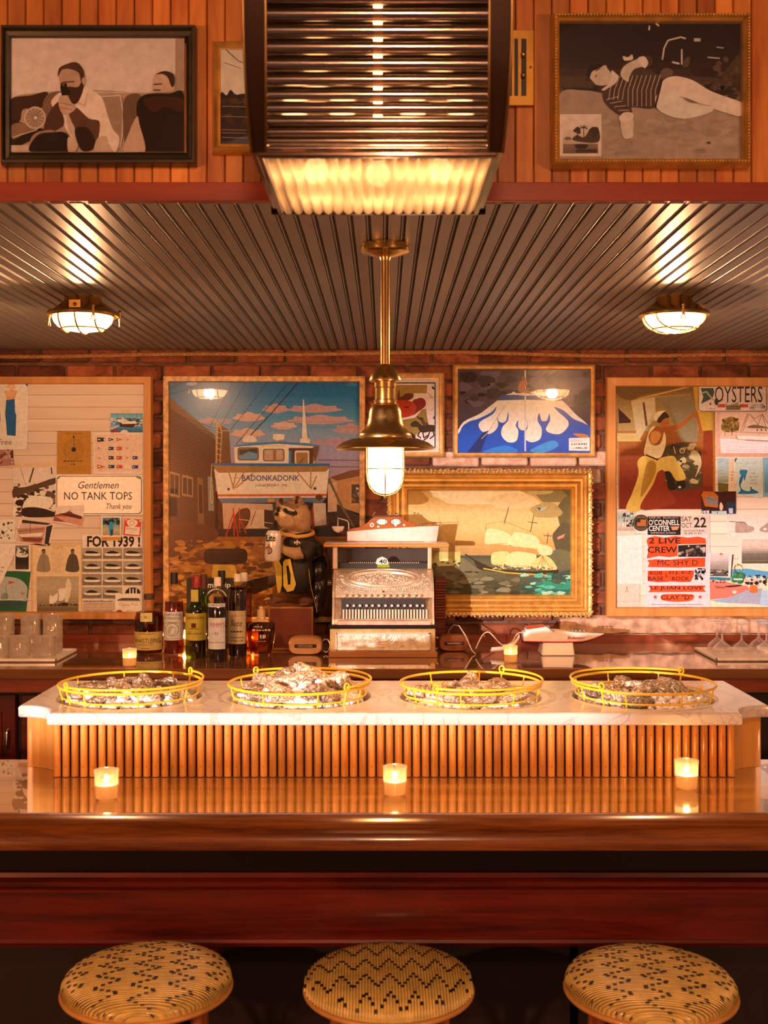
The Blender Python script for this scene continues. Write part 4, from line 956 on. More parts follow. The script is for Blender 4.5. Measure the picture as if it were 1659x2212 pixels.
for k in range(13):
    t = k/12; x = 325+(1375-325)*t; top = 305-65*t-25*sin(t*pi)*.3; bot = 434-(0 if t < .85 else (t-.85)*60)
    hw_ = .052*(1-.12*(1-t))*sqrt(max(0, 1-max(0, (t-.35)/.66)**2.4))+.0015
    xx = bp_(x, 0)[0]; stn.append((xx+ (0 if t < .9 else .002), bp_(0, top)[2], max(zt0+.0005, bp_(0, bot)[2]), hw_, d))
loft(stn, [(-1, 0), (-.95, .35), (-.80, .75), (-.55, 1), (.55, 1), (.80, .75), (.95, .35), (1, 0)], .010).build('hull', WHITE, mbt, smooth=45)
loft([(x, zb_+.0012, zb_+.0002, h*.66, y-.0) for x, zt, zb_, h, y in stn[:-2]], [(-1.02, 0), (-1, 1), (1, 1), (1.02, 0)]).build('boot_stripe', plain('boat_red', (.35, .02, .02), .4), mbt)
CABW = wood('boat_mahogany', (.30, .07, .015), (.48, .14, .03), 'x', 20, 12, .22, .6, 0)
loft([(x, zt+.003, zt-.001, h*1.02, y) for x, zt, zb_, h, y in stn], [(-1, 0), (-1, 1), (1, 1), (1, 0)]).build('deck', CABW, mbt)
cab = [(345, 300), (352, 283), (465, 258), (540, 222), (600, 165), (640, 142), (920, 136), (955, 150), (1000, 190), (1040, 205), (1108, 214), (1110, 262), (700, 290)]
dc = d-.036
MB().prism_xz([(bp_(x, y, dc)[0], bp_(x, y, dc)[2]) for x, y in cab], dc, d+.036).build('cabin', CABW, mbt, bevel=.002)
MB().prism_xz([(bp_(x, y, dc)[0], bp_(x, y, dc)[2]) for x, y in ((605, 148), (640, 128), (915, 122), (945, 136), (920, 140), (640, 146))], dc-.004, d+.04).build('cabin_roof', plain('dark_roof', (.10, .03, .015), .4), mbt)
pq = Print(dc-.0006, 690, 1090, 5.3516, TL)
for cx, rx in ((722, 70), (885, 64)): pq.ell(cx, 200, rx, 40, '6a4a30', 28); pq.ell(cx, 200, rx-8, 33, 'f6e6d0', 28)
for x in (672, 762, 848, 925): pq.rect(x, 174, x+9, 226, '4a9ac0')
pq.ell(606, 235, 25, 25, 'f4e4d4'); pq.ell(606, 235, 10, 10, '5a2a14')
for x, y in ((680, 255), (880, 240), (978, 237)): pq.ell(x, y, 14, 12, 'e8d4c0')
pq.build('cabin_windows', mbt, PRINTG)
MB().tube([bp_(1405, 245), bp_(1385, 150)], .0012, 6).build('flagstaff', CHROME, mbt, smooth=60)
MB().tube([bp_(1180, 222), bp_(1390, 208)], .0012, 6).build('bow_rail', CHROME, mbt, smooth=60)
MB().tube([bp_(1195, 240), bp_(1195, 214)], .003, 6).build('windlass', CHROME, mbt, smooth=60)
m = MB().ell(bp_(890, 105), (.006, .006, .004), 8, 6); m.tube([bp_(890, 125), bp_(890, 105)], .002, 6); m.build('searchlight', CHROME, mbt, smooth=60)
MB().ell(bp_(930, 110), (.004, .004, .004), 8, 6).build('horn', CHROME, mbt, smooth=60)
m = MB().tube([bp_(612, 140), bp_(640, 92)], .0014, 6); m.ell(bp_(640, 90), (.003, .003, .003), 6, 4); m.build('mast_light', CHROME, mbt, smooth=60)
m = MB(); m.tube([bp_(340, 290), bp_(338, 215), bp_(320, 185), bp_(215, 155), bp_(213, 245)], .0022, 6); m.build('davit', WHITE, mbt, smooth=60)
xx = [bp_(x, 0)[0] for x in (145, 165, 215, 268, 288)]
loft([(x, bp_(0, 250)[2], bp_(0, b)[2], h, d) for x, b, h in zip(xx, (268, 305, 325, 308, 265), (.004, .012, .014, .011, .004))], [(-1, 0), (-.7, .6), (0, 1), (.7, .6), (1, 0)]).build('dinghy', WHITE, mbt, smooth=50)

# ================================================================ SPEAKER, RACCOON, CAN
spk = thing('brown_speaker', 'brown cloth-fronted speaker cabinet under the raccoon', 'speaker', (X(632, 4.8), 4.88, CT))
SW = wood('speaker_wood', (.30, .12, .035), (.44, .20, .06), 'x', 12, 8, .4)
xa, xb, zt = X(580, 4.80), X(676, 4.80), Z(1311, 4.80)
MB().box(xa, xb, 4.80, 4.98, CT+.0005, zt).build('cabinet', SW, spk, bevel=.003)
gr = MB().box(xa+.006, xb-.006, 4.797, 4.801, CT+.012, zt-.006).build('grille_cloth', plain('grille_cloth', (.17, .042, .018), .8, var=.5, scale=700, bump=.3), spk)
RD = 4.84
def rp3(x, y, off=0): v = P(540+x/5.8227, 1050+y/5.8227, RD); v.y += off; return v
def K(r): return r/5.8227*RD/F
def fur_col(v):
    y_, x_ = v[2], v[0]
    zx_ = ((x_/RD*F+CX)-540)*5.8227; zy_ = ((HY-(y_-ZC)/RD*F)-1050)*5.8227
    c = (.46, .30, .16)
    def inside(cx, cy, rx, ry, ang=0):
        dx, dy = zx_-cx, zy_-cy; u = dx*cos(ang)+dy*sin(ang); w_ = -dx*sin(ang)+dy*cos(ang); return (u/rx)**2+(w_/ry)**2
    if zy_ < 560:
        if inside(430, 350, 90, 60, .2) < 1: c = (.80, .62, .42)
        if inside(500, 235, 130, 26, .25) < 1: c = (.30, .20, .13)
        if inside(430, 440, 130, 90) < 1: c = (.62, .44, .27)
        if inside(660, 400, 90, 150) < 1: c = (.58, .40, .22)
        if inside(400, 345, 70, 34, .3) < 1: c = (.80, .64, .46)
        if inside(515, 315, 100, 46, .35) < 1: c = (.022, .014, .010)
        if inside(365, 300, 26, 30) < 1: c = (.03, .018, .012)
        if inside(350, 350, 26, 24) < 1: c = (.010, .008, .008)
        if inside(480, 280, 100, 18, .30) < 1: c = (.80, .62, .42)
        if inside(395, 195, 26, 45, -.35) < 1 or inside(592, 175, 22, 55, .15) < 1: c = (.09, .045, .025)
    if zy_ > 1330: c = (.12, .055, .025)
    return c
bd = MB()
def e3(x, y, rx, ry, rd, off=0, rot=0): bd.ell(rp3(x, y, off), (K(rx), K(rd), K(ry)), 20, 14, Matrix.Rotation(rot, 3, 'Y'))
e3(545, 370, 205, 190, 170); e3(610, 450, 150, 150, 150, .01); e3(420, 360, 110, 90, 95, -.02, .2); e3(370, 350, 52, 48, 55, -.03)
bd.tube([rp3(395, 250), rp3(385, 195), rp3(378, 155)], [K(62), K(52), K(14)], 10); bd.tube([rp3(600, 230), rp3(595, 165), rp3(585, 112)], [K(66), K(55), K(14)], 10)
e3(590, 760, 190, 250, 170, .02); e3(560, 1100, 210, 330, 170, .02, .1)
bd.tube([rp3(690, 830, -.03), rp3(580, 840, -.06), rp3(470, 800, -.07), rp3(410, 765, -.07)], [K(85), K(78), K(55), K(38)], 12)
for k in range(4): bd.tube([rp3(420, 740+k*24, -.07), rp3(380, 728+k*22, -.078), rp3(345, 745+k*20, -.076)], [K(17), K(15), K(10)], 8)
for cx, cy in ((330, 1430), (690, 1450)):
    e3(cx+20, cy-10, 95, 50, 70, -.02)
    for k in range(4): bd.tube([rp3(cx-20+k*26-(40 if cx < 400 else 0), cy+5, -.035), rp3(cx-45+k*26-(45 if cx < 400 else 0), cy+25, -.05), rp3(cx-60+k*27-(45 if cx < 400 else 0), cy+42, -.052)], [K(24), K(20), K(10)], 8)
tail = [rp3(820, 1000, .04), rp3(860, 1300, .05), rp3(840, 1560, .04)]
bd.tube(tail, [K(60), K(62), K(30)], 10)
def remeshed(mb, vox, it=4):
    me = mb.mesh('tmp'); o = bpy.data.objects.new('tmp', me); COL.objects.link(o)
    r = o.modifiers.new('r', 'REMESH'); r.mode = 'VOXEL'; r.voxel_size = vox; s = o.modifiers.new('s', 'SMOOTH'); s.iterations = it; s.factor = .5
    return convert([o])[0]
def local_mesh(me, og):
    me.transform(Matrix.Translation(-Vector(og)))
    for p in me.polygons: p.use_smooth = True
rc = thing('raccoon', 'taxidermy raccoon in a black football jersey sitting on the speaker, holding a beer can', 'raccoon', (X(632, RD), RD, Z(1311, 4.80)))
me = remeshed(bd, .0032, 3); og = ORG[rc.name]
at = me.color_attributes.new('Col', 'FLOAT_COLOR', 'POINT')
for i, v in enumerate(me.vertices): at.data[i].color = (*fur_col(v.co), 1)
sp = MB(); g = random.Random(4)
for i, v in enumerate(me.vertices):
    c = fur_col(v.co); zy_ = ((HY-(v.co.z-ZC)/RD*F)-1050)*5.8227
    if zy_ < 560 and g.random() < .55 and v.normal.y < .6:
        n_ = v.normal; t = (n_+Vector((.5, .1, -.55))*.9+Vector((g.uniform(-.3, .3), g.uniform(-.3, .3), g.uniform(-.3, .3)))).normalized()
        a = n_.orthogonal().normalized()*.0009; l = g.uniform(.005, .011) if c[0] > .05 else .004
        w_ = g.uniform(.8, 1.2); sp.add([v.co+a, v.co-a, v.co+t*l], [(0, 1, 2)], tuple(q*w_ for q in c))
local_mesh(me, og); body = link('body', me, PRINT, rc); body['label'] = 'tan furred body with a dark eye mask'
sp.build('fur', PRINT, body, kind='stuff', fix=False)
m = MB(); m.ell(rp3(462, 292, -.058), (K(20), K(10), K(18)), 10, 8); m.ell(rp3(372, 298, -.055), (K(14), K(10), K(15)), 10, 8); m.build('eyes', plain('glass_eye', (.01, .006, .004), .05, coat=1), body, smooth=60)
m = MB().ell(rp3(345, 350, -.062), (K(24), K(16), K(20)), 10, 8); m.build('nose', plain('nose', (.012, .009, .008), .25), body, smooth=60)
# jersey and trousers
js = MB(); bd = js
e3(620, 720, 215, 165, 200, .02); e3(600, 840, 215, 230, 195, .02); e3(560, 1100, 235, 310, 190, .02, .08); e3(850, 800, 70, 110, 110, .03, -.3)
js.tube([rp3(740, 740, -.01), rp3(700, 830, -.035), rp3(655, 870, -.05)], [K(120), K(105), K(95)], 14)
me = remeshed(js, .0035, 4)
local_mesh(me, og); jr = link('jersey', me, plain('black_jersey', (.016, .012, .011), .6, bump=.2, scale=60), rc); jr['label'] = 'black football jersey with gold number ten'
ts = MB(); bd = ts
e3(850, 1080, 120, 190, 130, .05, .1); e3(850, 1300, 110, 200, 110, .05); e3(830, 1520, 62, 160, 70, .03); e3(900, 1200, 85, 330, 90, .05)
me = remeshed(ts, .004, 3); local_mesh(me, og); link('black_satin', me, plain('black_satin_cloth', (.009, .007, .007), .25, coat=.3), rc)
MB().tube([rp3(745, 1040, -.03), rp3(770, 1250, -.03), rp3(850, 1580, -.02)], .0016, 6).build('piping', plain('gold_piping', (.42, .22, .06), .5), rc)
co = MB(); pts = [rp3(585+205*cos(t), 590+40*sin(t)+(0 if cos(t) > 0 else -15), .02-.075*sin(t)) for t in [2*pi*k/28 for k in range(28)]]
co.tube(pts, .0085, 8, True); co.build('gold_collar', plain('gold_cloth', (.66, .38, .10), .6), rc, smooth=60)
def jf(a, b, off):    # project on the front of the jersey
    u = ((a-540)*5.8227-560)/260; w_ = ((b-1050)*5.8227-1080)/330
    v = P(a, b, RD); v.y = RD+.02-K(205)*sqrt(max(.10, 1-u*u-.35*w_*w_))-.004-off; return v
pq = Print(RD, 540, 1050, 5.8227, TL, fn=jf)
GD = 'e8a838'
def strip(pts):   # cut tall shapes into rows so that they follow the cloth
    pq.L(GD, *pts)
for a, b in zip([(305, 940, 372, 935), (318, 1040, 410, 1000), (330, 1140, 412, 1140), (338, 1240, 412, 1240)], [(318, 1040, 410, 1000), (330, 1140, 412, 1140), (338, 1240, 412, 1240), (350, 1338, 380, 1338)]): pq.L(GD, (a[0], a[1]), (a[2], a[3]), (b[2], b[3]), (b[0], b[1]))
for q in (((428, 945), (450, 915), (520, 905), (470, 1000), (425, 1010)), ((425, 1010), (470, 1000), (490, 1230), (430, 1250)), ((520, 905), (560, 1100), (525, 1100), (495, 985), (470, 1000)), ((560, 1100), (590, 1220), (560, 1300), (520, 1225), (525, 1100)), ((430, 1250), (490, 1230), (520, 1225), (560, 1300), (480, 1322))): pq.L(GD, *q)
pq.build('gold_number', jr)
pq = Print(RD, 540, 1050, 5.8227, TL, fn=lambda a, b, off: (lambda v: Vector((v.x, RD+.02-K(214)*sqrt(max(.1, 1-(((a-540)*5.8227-620)/230)**2)), v.z)))(P(a, b, RD)))
pq.S('e8b890', (605, 660), (620, 690), (645, 700), (635, 720), (610, 700), (612, 730), (596, 730), (598, 702), (572, 722), (565, 690), (592, 692)); pq.build('fleur_emblem', jr)
# beer can
cn = thing('beer_can', 'white beer can in the raccoon\'s paw', 'can', rp3(318, 925, -.09))
cc = rp3(318, 740, -.095); M = Matrix.Rotation(.06, 3, 'Y'); hh = K(185); rr = K(98)
m = MB().lathe([(.0005, -hh), (rr*.78, -hh), (rr*.82, -hh+.002), (rr, -hh+.012), (rr, hh-.014), (rr*.80, hh), (rr*.76, hh+.001), (rr*.74, hh-.003), (.0005, hh-.003)], n=32)
m.v = [tuple(Vector(cc)+M @ Vector(v)) for v in m.v]; m.build('can_body', plain('white_can', (.82, .78, .74), .28, .2), cn, smooth=45)
def cf(a, b, off):
    v = P(a, b, RD); u = max(-.97*rr, min(.97*rr, v.x-cc[0])); v.y = cc[1]-sqrt(rr*rr-u*u)-.0012-off; return v
pq = Print(RD, 540, 1050, 5.8227, TL, fn=cf); pq.text('Lite', 236, 595, 356, 680, '161414', bold=.02, shear=.1); pq.ring(268, 790, 42, 12, '2a3040'); pq.ell(272, 780, 24, 52, 'c07050'); pq.ell(275, 725, 16, 16, 'c07050'); pq.build('can_print', cn)

# ================================================================ PULLEY BLOCKS
PUL = wood('worn_block_wood', (.42, .19, .07), (.62, .36, .18), 'x', 12, 3, .4, .2, .1)
def pulley(label, loc, s, sx, dark):
    th = thing('pulley_block', label, 'pulley', loc); w_, h_, t_ = .069*s, .037*s, .035
    def sq(a): c, q = cos(a), sin(a); return (w_*math.copysign(abs(c)**.55, c), h_*math.copysign(abs(q)**.6, q))
    m = MB(); out = [sq(2*pi*k/36) for k in range(36)]; vs = []; lay = [(-t_, .90), (-t_*.8, .98), (0, 1), (t_*.8, .98), (t_, .90)]
    for y, q in lay: vs += [(x*q, y, h_+z*q) for x, z in out]
    fs = [(i*36+k, i*36+(k+1) % 36, (i+1)*36+(k+1) % 36, (i+1)*36+k) for i in range(4) for k in range(36)]+[tuple(range(36)), tuple(4*36+k for k in range(36))]
    m.add(vs, fs); m.build('shell', dark, th, smooth=40, local=True)
    MB().box(-.046*s, .046*s, -t_-.001, -t_+.01, h_-.010*s, h_+.008*s).build('sheave_slot', BLACK, th, local=True, bevel=.004)
    MB().tube([(-.030*s, -t_-.002, h_-.001), (.030*s, -t_-.002, h_-.001)], .006, 10).build('sheave', CHROME, th, local=True, smooth=40)
    c = (sx*(w_+.012*s), 0, h_*.9)
    MB().tube([(c[0]+sx*.016*s*cos(t), -.005, c[2]+.027*s*sin(t)) for t in [radians(130)-radians(260)*k/16 for k in range(17)]], .0038, 8).build('hook', CHROME, th, local=True, smooth=60)
    return th
pulley('pale wooden pulley block with steel hook in front of the speaker', (X(661, 4.70), 4.70, CT+.0005), 1.0, 1, PUL)
pulley('dark wooden pulley block with steel hook in front of the ship painting', (X(980, 4.80), 4.80, CT+.0005), .92, -1, wood('dark_block_wood', (.14, .035, .012), (.28, .08, .025), 'x', 12, 3, .3, .3, .1))
# ribbed wooden box behind the register
rbx = thing('ribbed_wooden_box', 'ribbed brown wooden box behind the cash register', 'box', (X(951, 4.93), 4.97, CT))
MB().box(X(940, 4.93), X(962, 4.93), 4.935, 5.02, CT+.0005, Z(1246, 4.93)).build('box_body', DKR, rbx)
for k in range(14):
    z = Z(1336-k*6, 4.925); MB().box(X(940, 4.925), X(965, 4.925), 4.922, 4.936, z, z+.007).build('rib', REDW, rbx, bevel=.002)

# ================================================================ SPEEDBOAT TELEPHONE
SD = 4.70
def sb(x, y, d=SD): return P(1020+x/5.53, 1330+y/5.53, d)
sp_t = thing('speedboat_telephone', 'novelty telephone shaped like a white racing boat on a white cradle', 'telephone', (sb(1000, 0)[0], SD, CT))
def sstn(top, bot, hwk):
    out = []
    for k in range(15):
        t = k/14; x = 600+(1570-600)*t; hw_ = .040*(1-max(0, (t-.45)/.56)**2.0)*hwk+.0012; out.append((sb(x, 0)[0], sb(0, top(t))[2], sb(0, bot(t))[2], hw_, SD))
    return out
wl = lambda t: 288+8*sin(pi*t)-(0 if t < .7 else (t-.7)**1.5*420)
tp = lambda t: 190-25*sin(pi*min(1, t*1.6))*(t < .62)-(0 if t < .62 else 0)+(0 if t < .62 else 22*(t-.62)/.38)
loft(sstn(tp, wl, 1), [(-.8, 0), (-1, .55), (-.96, 1), (.96, 1), (1, .55), (.8, 0)]).build('hull', plain('white_plastic', (.86, .84, .84), .25, coat=.4, var=.03), sp_t, smooth=50)
loft(sstn(lambda t: wl(t)-2, lambda t: wl(t)+7, 1.0), [(-1.02, 0), (-1.0, 1), (1.0, 1), (1.02, 0)]).build('red_stripe', plain('red_plastic', (.70, .03, .02), .3), sp_t, smooth=50)
loft(sstn(lambda t: wl(t)+5, lambda t: wl(t)+(36 if t < .75 else 36*(1-(t-.75)/.25)+3), .96), [(-1, 0), (-.75, .7), (0, 1), (.75, .7), (1, 0)]).build('blue_bottom', plain('navy_plastic', (.035, .025, .16), .3), sp_t, smooth=50)
m = MB().prism_xz([(sb(x, y)[0], sb(x, y)[2]) for x, y in ((615, 200), (640, 140), (880, 122), (930, 150), (900, 200))], SD-.030, SD+.030); m.build('cockpit_cover', plain('white_plastic', (.86, .84, .84), .25), sp_t, bevel=.003)
MB().prism_xz([(sb(x, y, SD-.03)[0], sb(x, y, SD-.03)[2]) for x, y in ((652, 140), (650, 166), (860, 134), (870, 122))], SD-.0325, SD+.0325).build('red_engine_cover', plain('red_plastic', (.70, .03, .02), .3), sp_t, bevel=.001)
GREYP = plain('grey_plastic', (.35, .34, .35), .4)
MB().tube([sb(885, 135, SD-.034), sb(985, 188, SD-.041)], .0016, 6).build('windscreen_edge', GREYP, sp_t, smooth=60)
MB().ell(sb(905, 135), (.008, .018, .007), 10, 8).build('engine_scoop', GREYP, sp_t, smooth=60)
for x in (1200, 1240, 1290, 1340): MB().ell(sb(x, 178), (.004, .012, .004), 8, 6).build('deck_button', GREYP, sp_t, smooth=60)
m = MB(); zt = sb(0, 298)[2]; zl = CT+.0005
for s in (0,):
    a0, a1 = sb(800, 0)[0], sb(1200, 0)[0]; b0, b1 = sb(830, 0)[0], sb(1190, 0)[0]
    m.add([(a0, SD-.06, zl), (a1, SD-.06, zl), (a1, SD+.06, zl), (a0, SD+.06, zl), (b0, SD-.035, zt), (b1, SD-.035, zt), (b1, SD+.035, zt), (b0, SD+.035, zt)], [(0, 1, 2, 3), (4, 5, 6, 7), (0, 1, 5, 4), (1, 2, 6, 5), (2, 3, 7, 6), (3, 0, 4, 7)])
m.build('cradle', plain('white_plastic', (.86, .84, .84), .25), sp_t, bevel=.006)
pq = Print(SD-.0405, 1020, 1330, 5.53, TR); pq.text('Budweiser', 1138, 246, 1355, 279, 'c02018', shear=.3, bold=.01); pq.squig(720, 250, 915, 262, '9a98a8'); pq.build('hull_print', sp_t)
CORD = plain('cream_cord', (.72, .58, .42), .5)
m = MB(); hx_ = [sb(560, 262, SD-.01), sb(535, 300, SD-.03), sb(500, 345, SD-.04), sb(430, 375, SD-.05), sb(350, 408, SD-.05), sb(225, 418, SD-.05)]
def interp(pts, t):
    n = len(pts)-1; k = min(int(t*n), n-1); f = t*n-k; return Vector(pts[k]).lerp(Vector(pts[k+1]), f)
pts = []
for k in range(420):
    t = k/419; c = interp(hx_, t); a = k*.75; r_ = .0085; pts.append((c.x+.0035*cos(a)*0, c.y+r_*cos(a), max(CT+.0025, c.z+r_*sin(a)*(1 if t > .3 else .8)+.004)))
m.tube(pts, .0022, 5); m.build('coiled_cord', plain('white_cord', (.85, .82, .80), .4), sp_t, smooth=60)
pc = [sb(620, 195), sb(560, 205, SD-.01), sb(520, 240, SD-.02), sb(470, 320, SD-.03), sb(380, 352, SD-.02), sb(320, 320, SD+.02), sb(250, 240, SD+.05), sb(190, 195, SD+.07), sb(130, 225, SD+.06), sb(80, 310, SD+.03), sb(40, 400, SD)]
sm = [tuple(v) for v in pc]; cv = []
for i in range(len(sm)-1):
    p0, p1, p2, p3 = (Vector(sm[max(0, min(len(sm)-1, i+k-1))]) for k in range(4))
    for j in range(6): t = j/6; cv.append(.5*((2*p1)+(p2-p0)*t+(2*p0-5*p1+4*p2-p3)*t*t+(3*p1-p0-3*p2+p3)*t**3))
for v in cv: v.z = max(v.z, CT+.003)
MB().tube(cv, .0026, 6).build('line_cord', CORD, sp_t, smooth=60)
c2 = [(X(1027, 4.68), 4.68, CT+.003), (X(1020, 4.70), 4.70, CT+.012), (X(1005, 4.76), 4.76, Z(1372, 4.76)), (X(992, 4.84), 4.84, Z(1352, 4.84)), (X(980, 4.86), 4.86, Z(1350, 4.86)), (X(970, 4.9), 4.9, Z(1362, 4.9)), (X(965, 4.95), 4.95, CT+.003)]
MB().tube(c2, .0026, 6).build('line_cord', CORD, sp_t, smooth=60)
# ================================================================ PICTURES ON THE UPPER WALL
def paper(pr, name, label, cat='paper', group=None, mat=None):
    xs = [v[0] for v in pr.mb.v]; zs = [v[2] for v in pr.mb.v]
    return pr.build(name, None, mat, label=label, cat=cat, group=group, loc=((min(xs)+max(xs))/2, pr.d, min(zs)))
FR1 = [(.0, .6), (.10, 1), (.28, 1), (.45, .7), (.75, .62), (.86, .8), (1, .5)]
FR2 = [(.0, .5), (.12, .8), (.3, 1), (.5, .75), (.7, .6), (.85, .7), (1, .45)]
GOLD = plain('gold_frame', (.62, .38, .10), .34, .45, var=.2, scale=30, bump=.15)
GOLDP = plain('pale_gold_frame', (.68, .46, .20), .32, .45, var=.2, scale=40, bump=.2)
BFR = wood('black_stained_frame', (.012, .010, .006), (.045, .036, .018), 'x', 12, 10, .35, .2, 0)
def pic(name, label, x0, y0, x1, y1, d, cat='picture'): return thing(name, label, cat, P((x0+x1)/2, y1, d))
def glass_pane(th, x0, y0, x1, y1, d): panel(th, 'glass_pane', x0, y0, x1, y1, d, d+.001, PANE)
k = 2.9625; d = 2.468
A = pic('framed_photograph', 'black-framed photograph of a bearded man aiming a pistol on a sofa', 0, 52, 421, 352, 2.46)
frame(A, -1, 51, 421.5, 353, 22, 2.455, 2.487, FR1, BFR, wy=28)
p = Print(d, 0, 0, k, TU); p.clip = (55,228,1180,975)
p.grad(55, 228, 1180, 975, ['d3b5a2', 'dcc0ae', 'cfae98'])
p.rect(1122, 228, 1180, 590, 'a8866f')
p.S('b08d74', (55, 650), (300, 590), (560, 575), (880, 590), (1000, 585), (1180, 590), (1180, 700), (1180, 980), (600, 980), (55, 980))
p.line([(560, 590), (880, 592), (1170, 588)], 5, 'd9bca6')
p.S('3b2116', (65, 640), (200, 610), (305, 590), (270, 690), (150, 700), (130, 770), (70, 800)); p.S('1c0d08', (70, 780), (180, 800), (300, 840), (200, 900), (70, 940))
p.S('8a674f', (75, 800), (160, 790), (240, 830), (150, 860), (80, 890)); p.line([(80, 880), (160, 855), (240, 830)], 5, 'd9bca6'); p.rect(65, 930, 200, 970, 'c9a78e')
p.S('7a5841', (272, 700), (300, 610), (390, 590), (360, 700), (300, 800))
p.ell(225, 755, 66, 74, 'b18f77'); p.ring(225, 755, 66, 6, 'd9bca6')
for i in range(14): a = i*pi/7; p.line([(225+12*cos(a), 755+12*sin(a)), (225+58*cos(a), 755+62*sin(a))], 3, '6b4a36')
p.ell(230, 755, 10, 10, 'f0dccb')
p.S('9d7c63', (620, 625), (700, 612), (775, 615), (790, 700), (785, 850), (770, 950), (700, 900), (660, 760)); p.line([(630, 622), (770, 612), (788, 720), (784, 860), (770, 945)], 6, 'd9bca6')
p.S('6e4e3a', (795, 640), (900, 610), (880, 740), (820, 860), (795, 900))
p.S('e9d2c1', (330, 650), (385, 595), (450, 610), (545, 565), (610, 590), (660, 640), (690, 740), (725, 830), (765, 885), (740, 965), (600, 930), (480, 900), (420, 820), (390, 740), (350, 700))
p.S('c8a58d', (430, 700), (480, 690), (540, 760), (560, 900), (500, 910), (440, 830)); p.line([(560, 600), (545, 680), (500, 660)], 5, 'b3907a')
p.S('4c2e1e', (285, 800), (330, 700), (385, 650), (400, 720), (410, 800), (330, 850), (290, 880)); p.S('5d3b29', (440, 720), (490, 690), (570, 760), (640, 785), (615, 930), (540, 930), (480, 820)); p.S('2a160e', (480, 830), (560, 820), (610, 900), (590, 960), (520, 960))
p.S('c39a7e', (380, 630), (440, 590), (470, 650), (485, 700), (420, 738), (385, 700)); p.line([(385, 660), (460, 675)], 4, '7c5941'); p.line([(385, 690), (465, 705)], 4, '7c5941')
p.S('b88e73', (378, 490), (400, 440), (460, 415), (515, 440), (540, 500), (545, 530), (525, 600), (490, 650), (440, 630), (395, 560)); p.S('4a2f21', (374, 495), (380, 440), (430, 412), (490, 402), (535, 450), (540, 510), (522, 525), (505, 470), (450, 445), (400, 450))
p.S('3b2318', (430, 560), (500, 560), (530, 515), (535, 570), (505, 650), (470, 668), (440, 620)); p.line([(400, 530), (480, 525)], 9, '5a3a2a'); p.ell(537, 520, 10, 22, 'c39a7e')
p.L('120907', (390, 535), (430, 535), (434, 575), (450, 580), (445, 612), (398, 615), (388, 570)); p.ell(408, 545, 9, 9, '6a503f')
p.S('9d765d', (190, 980), (205, 880), (270, 840), (360, 850), (300, 980)); p.S('170a06', (200, 980), (240, 870), (340, 850), (430, 860), (470, 980)); p.S('c7a288', (440, 980), (440, 880), (500, 920), (480, 980)); p.S('c7a288', (610, 980), (625, 890), (690, 880), (720, 980)); p.S('e5ccba', (690, 880), (750, 890), (765, 910), (745, 975), (720, 960))
p.S('c69e83', (985, 590), (978, 530), (1000, 475), (1060, 462), (1112, 490), (1118, 540), (1105, 590)); p.S('3d2619', (1000, 480), (1055, 458), (1112, 480), (1120, 540), (1100, 560), (1075, 500), (1040, 478)); p.line([(985, 545), (1040, 540)], 9, '4a2f21'); p.line([(985, 580), (1030, 582)], 10, '5a3a2a')
p.S('1a0a06', (875, 720), (890, 640), (950, 605), (1080, 603), (1180, 612), (1180, 980), (930, 980), (905, 860)); p.S('3c1c10', (920, 640), (1050, 620), (1170, 640), (1170, 720), (1060, 690), (980, 720)); p.S('c69e83', (825, 860), (878, 750), (895, 800), (930, 975), (800, 975))
p.build('photograph', A, PRINTG); glass_pane(A, 18, 78, 400, 328, 2.462)
B_ = pic('framed_photograph', 'narrow gold-framed photograph of a waterside half behind the lantern', 457, 85, 560, 326, 2.46)
frame(B_, 456, 84, 585, 327, 22, 2.458, 2.487, FR2, GOLD)
p = Print(d, 0, 0, k, TU); p.clip = (1410,310,1680,920); p.grad(1410, 310, 1680, 620, ['cdb49c', 'dcc4ab']); p.grad(1410, 615, 1680, 920, ['1c0e08', '2a160c', '120804'])
p.line([(1440, 312), (1525, 390), (1600, 420)], 5, '20120c'); p.line([(1435, 400), (1545, 440)], 4, '40281a'); p.S('1c0e08', (1410, 640), (1420, 590), (1450, 610), (1475, 575), (1510, 605), (1560, 600), (1680, 610), (1680, 650)); p.blot(1415, 620, 1660, 800, 22, ['3a2214', '0e0603', '4a2e1c'], 10, 30, 1.5, 4)
for y in (680, 745, 830, 850, 880): p.line([(1420, y), (1580, y+4)], 4, '9a7a5c')
p.build('photograph', B_, PRINTG); glass_pane(B_, 474, 102, 566, 310, 2.462)
k = 2.8653
C_ = pic('framed_photograph', 'gold beaded frame with a photograph of a man in a striped sweater lying on sand', 1193, 25, 1625, 354, 2.46)
frame(C_, 1193.5, 23, 1625.5, 355, 19, 2.445, 2.487, FR2, GOLD)
p = Print(d, 1080, 0, k, TU); p.clip = (360,100,1535,1000)
p.grad(360, 100, 1535, 1000, ['1a0c08', '22110b', '2a170e', '5a3d2b', 'a5836a', 'a98870', 'a07d64'], 22)
p.blot(380, 420, 1510, 620, 60, ['3a2518', '4e3624', '2a180f'], 15, 50, 2.2, 3)
p.S('ab8b72', (360, 600), (520, 560), (680, 590), (900, 640), (1200, 640), (1500, 690), (1535, 720), (1535, 1000), (360, 1000))
p.blot(640, 740, 1480, 960, 50, ['b3937a', 'a1806a', 'ae8d74'], 10, 34, 2.5, 5)
p.S('4a3322', (1300, 545), (1400, 430), (1505, 310), (1510, 470), (1400, 540)); p.blot(1320, 350, 1500, 560, 26, ['5a4130', '3a2518'], 10, 25, 1, 8)
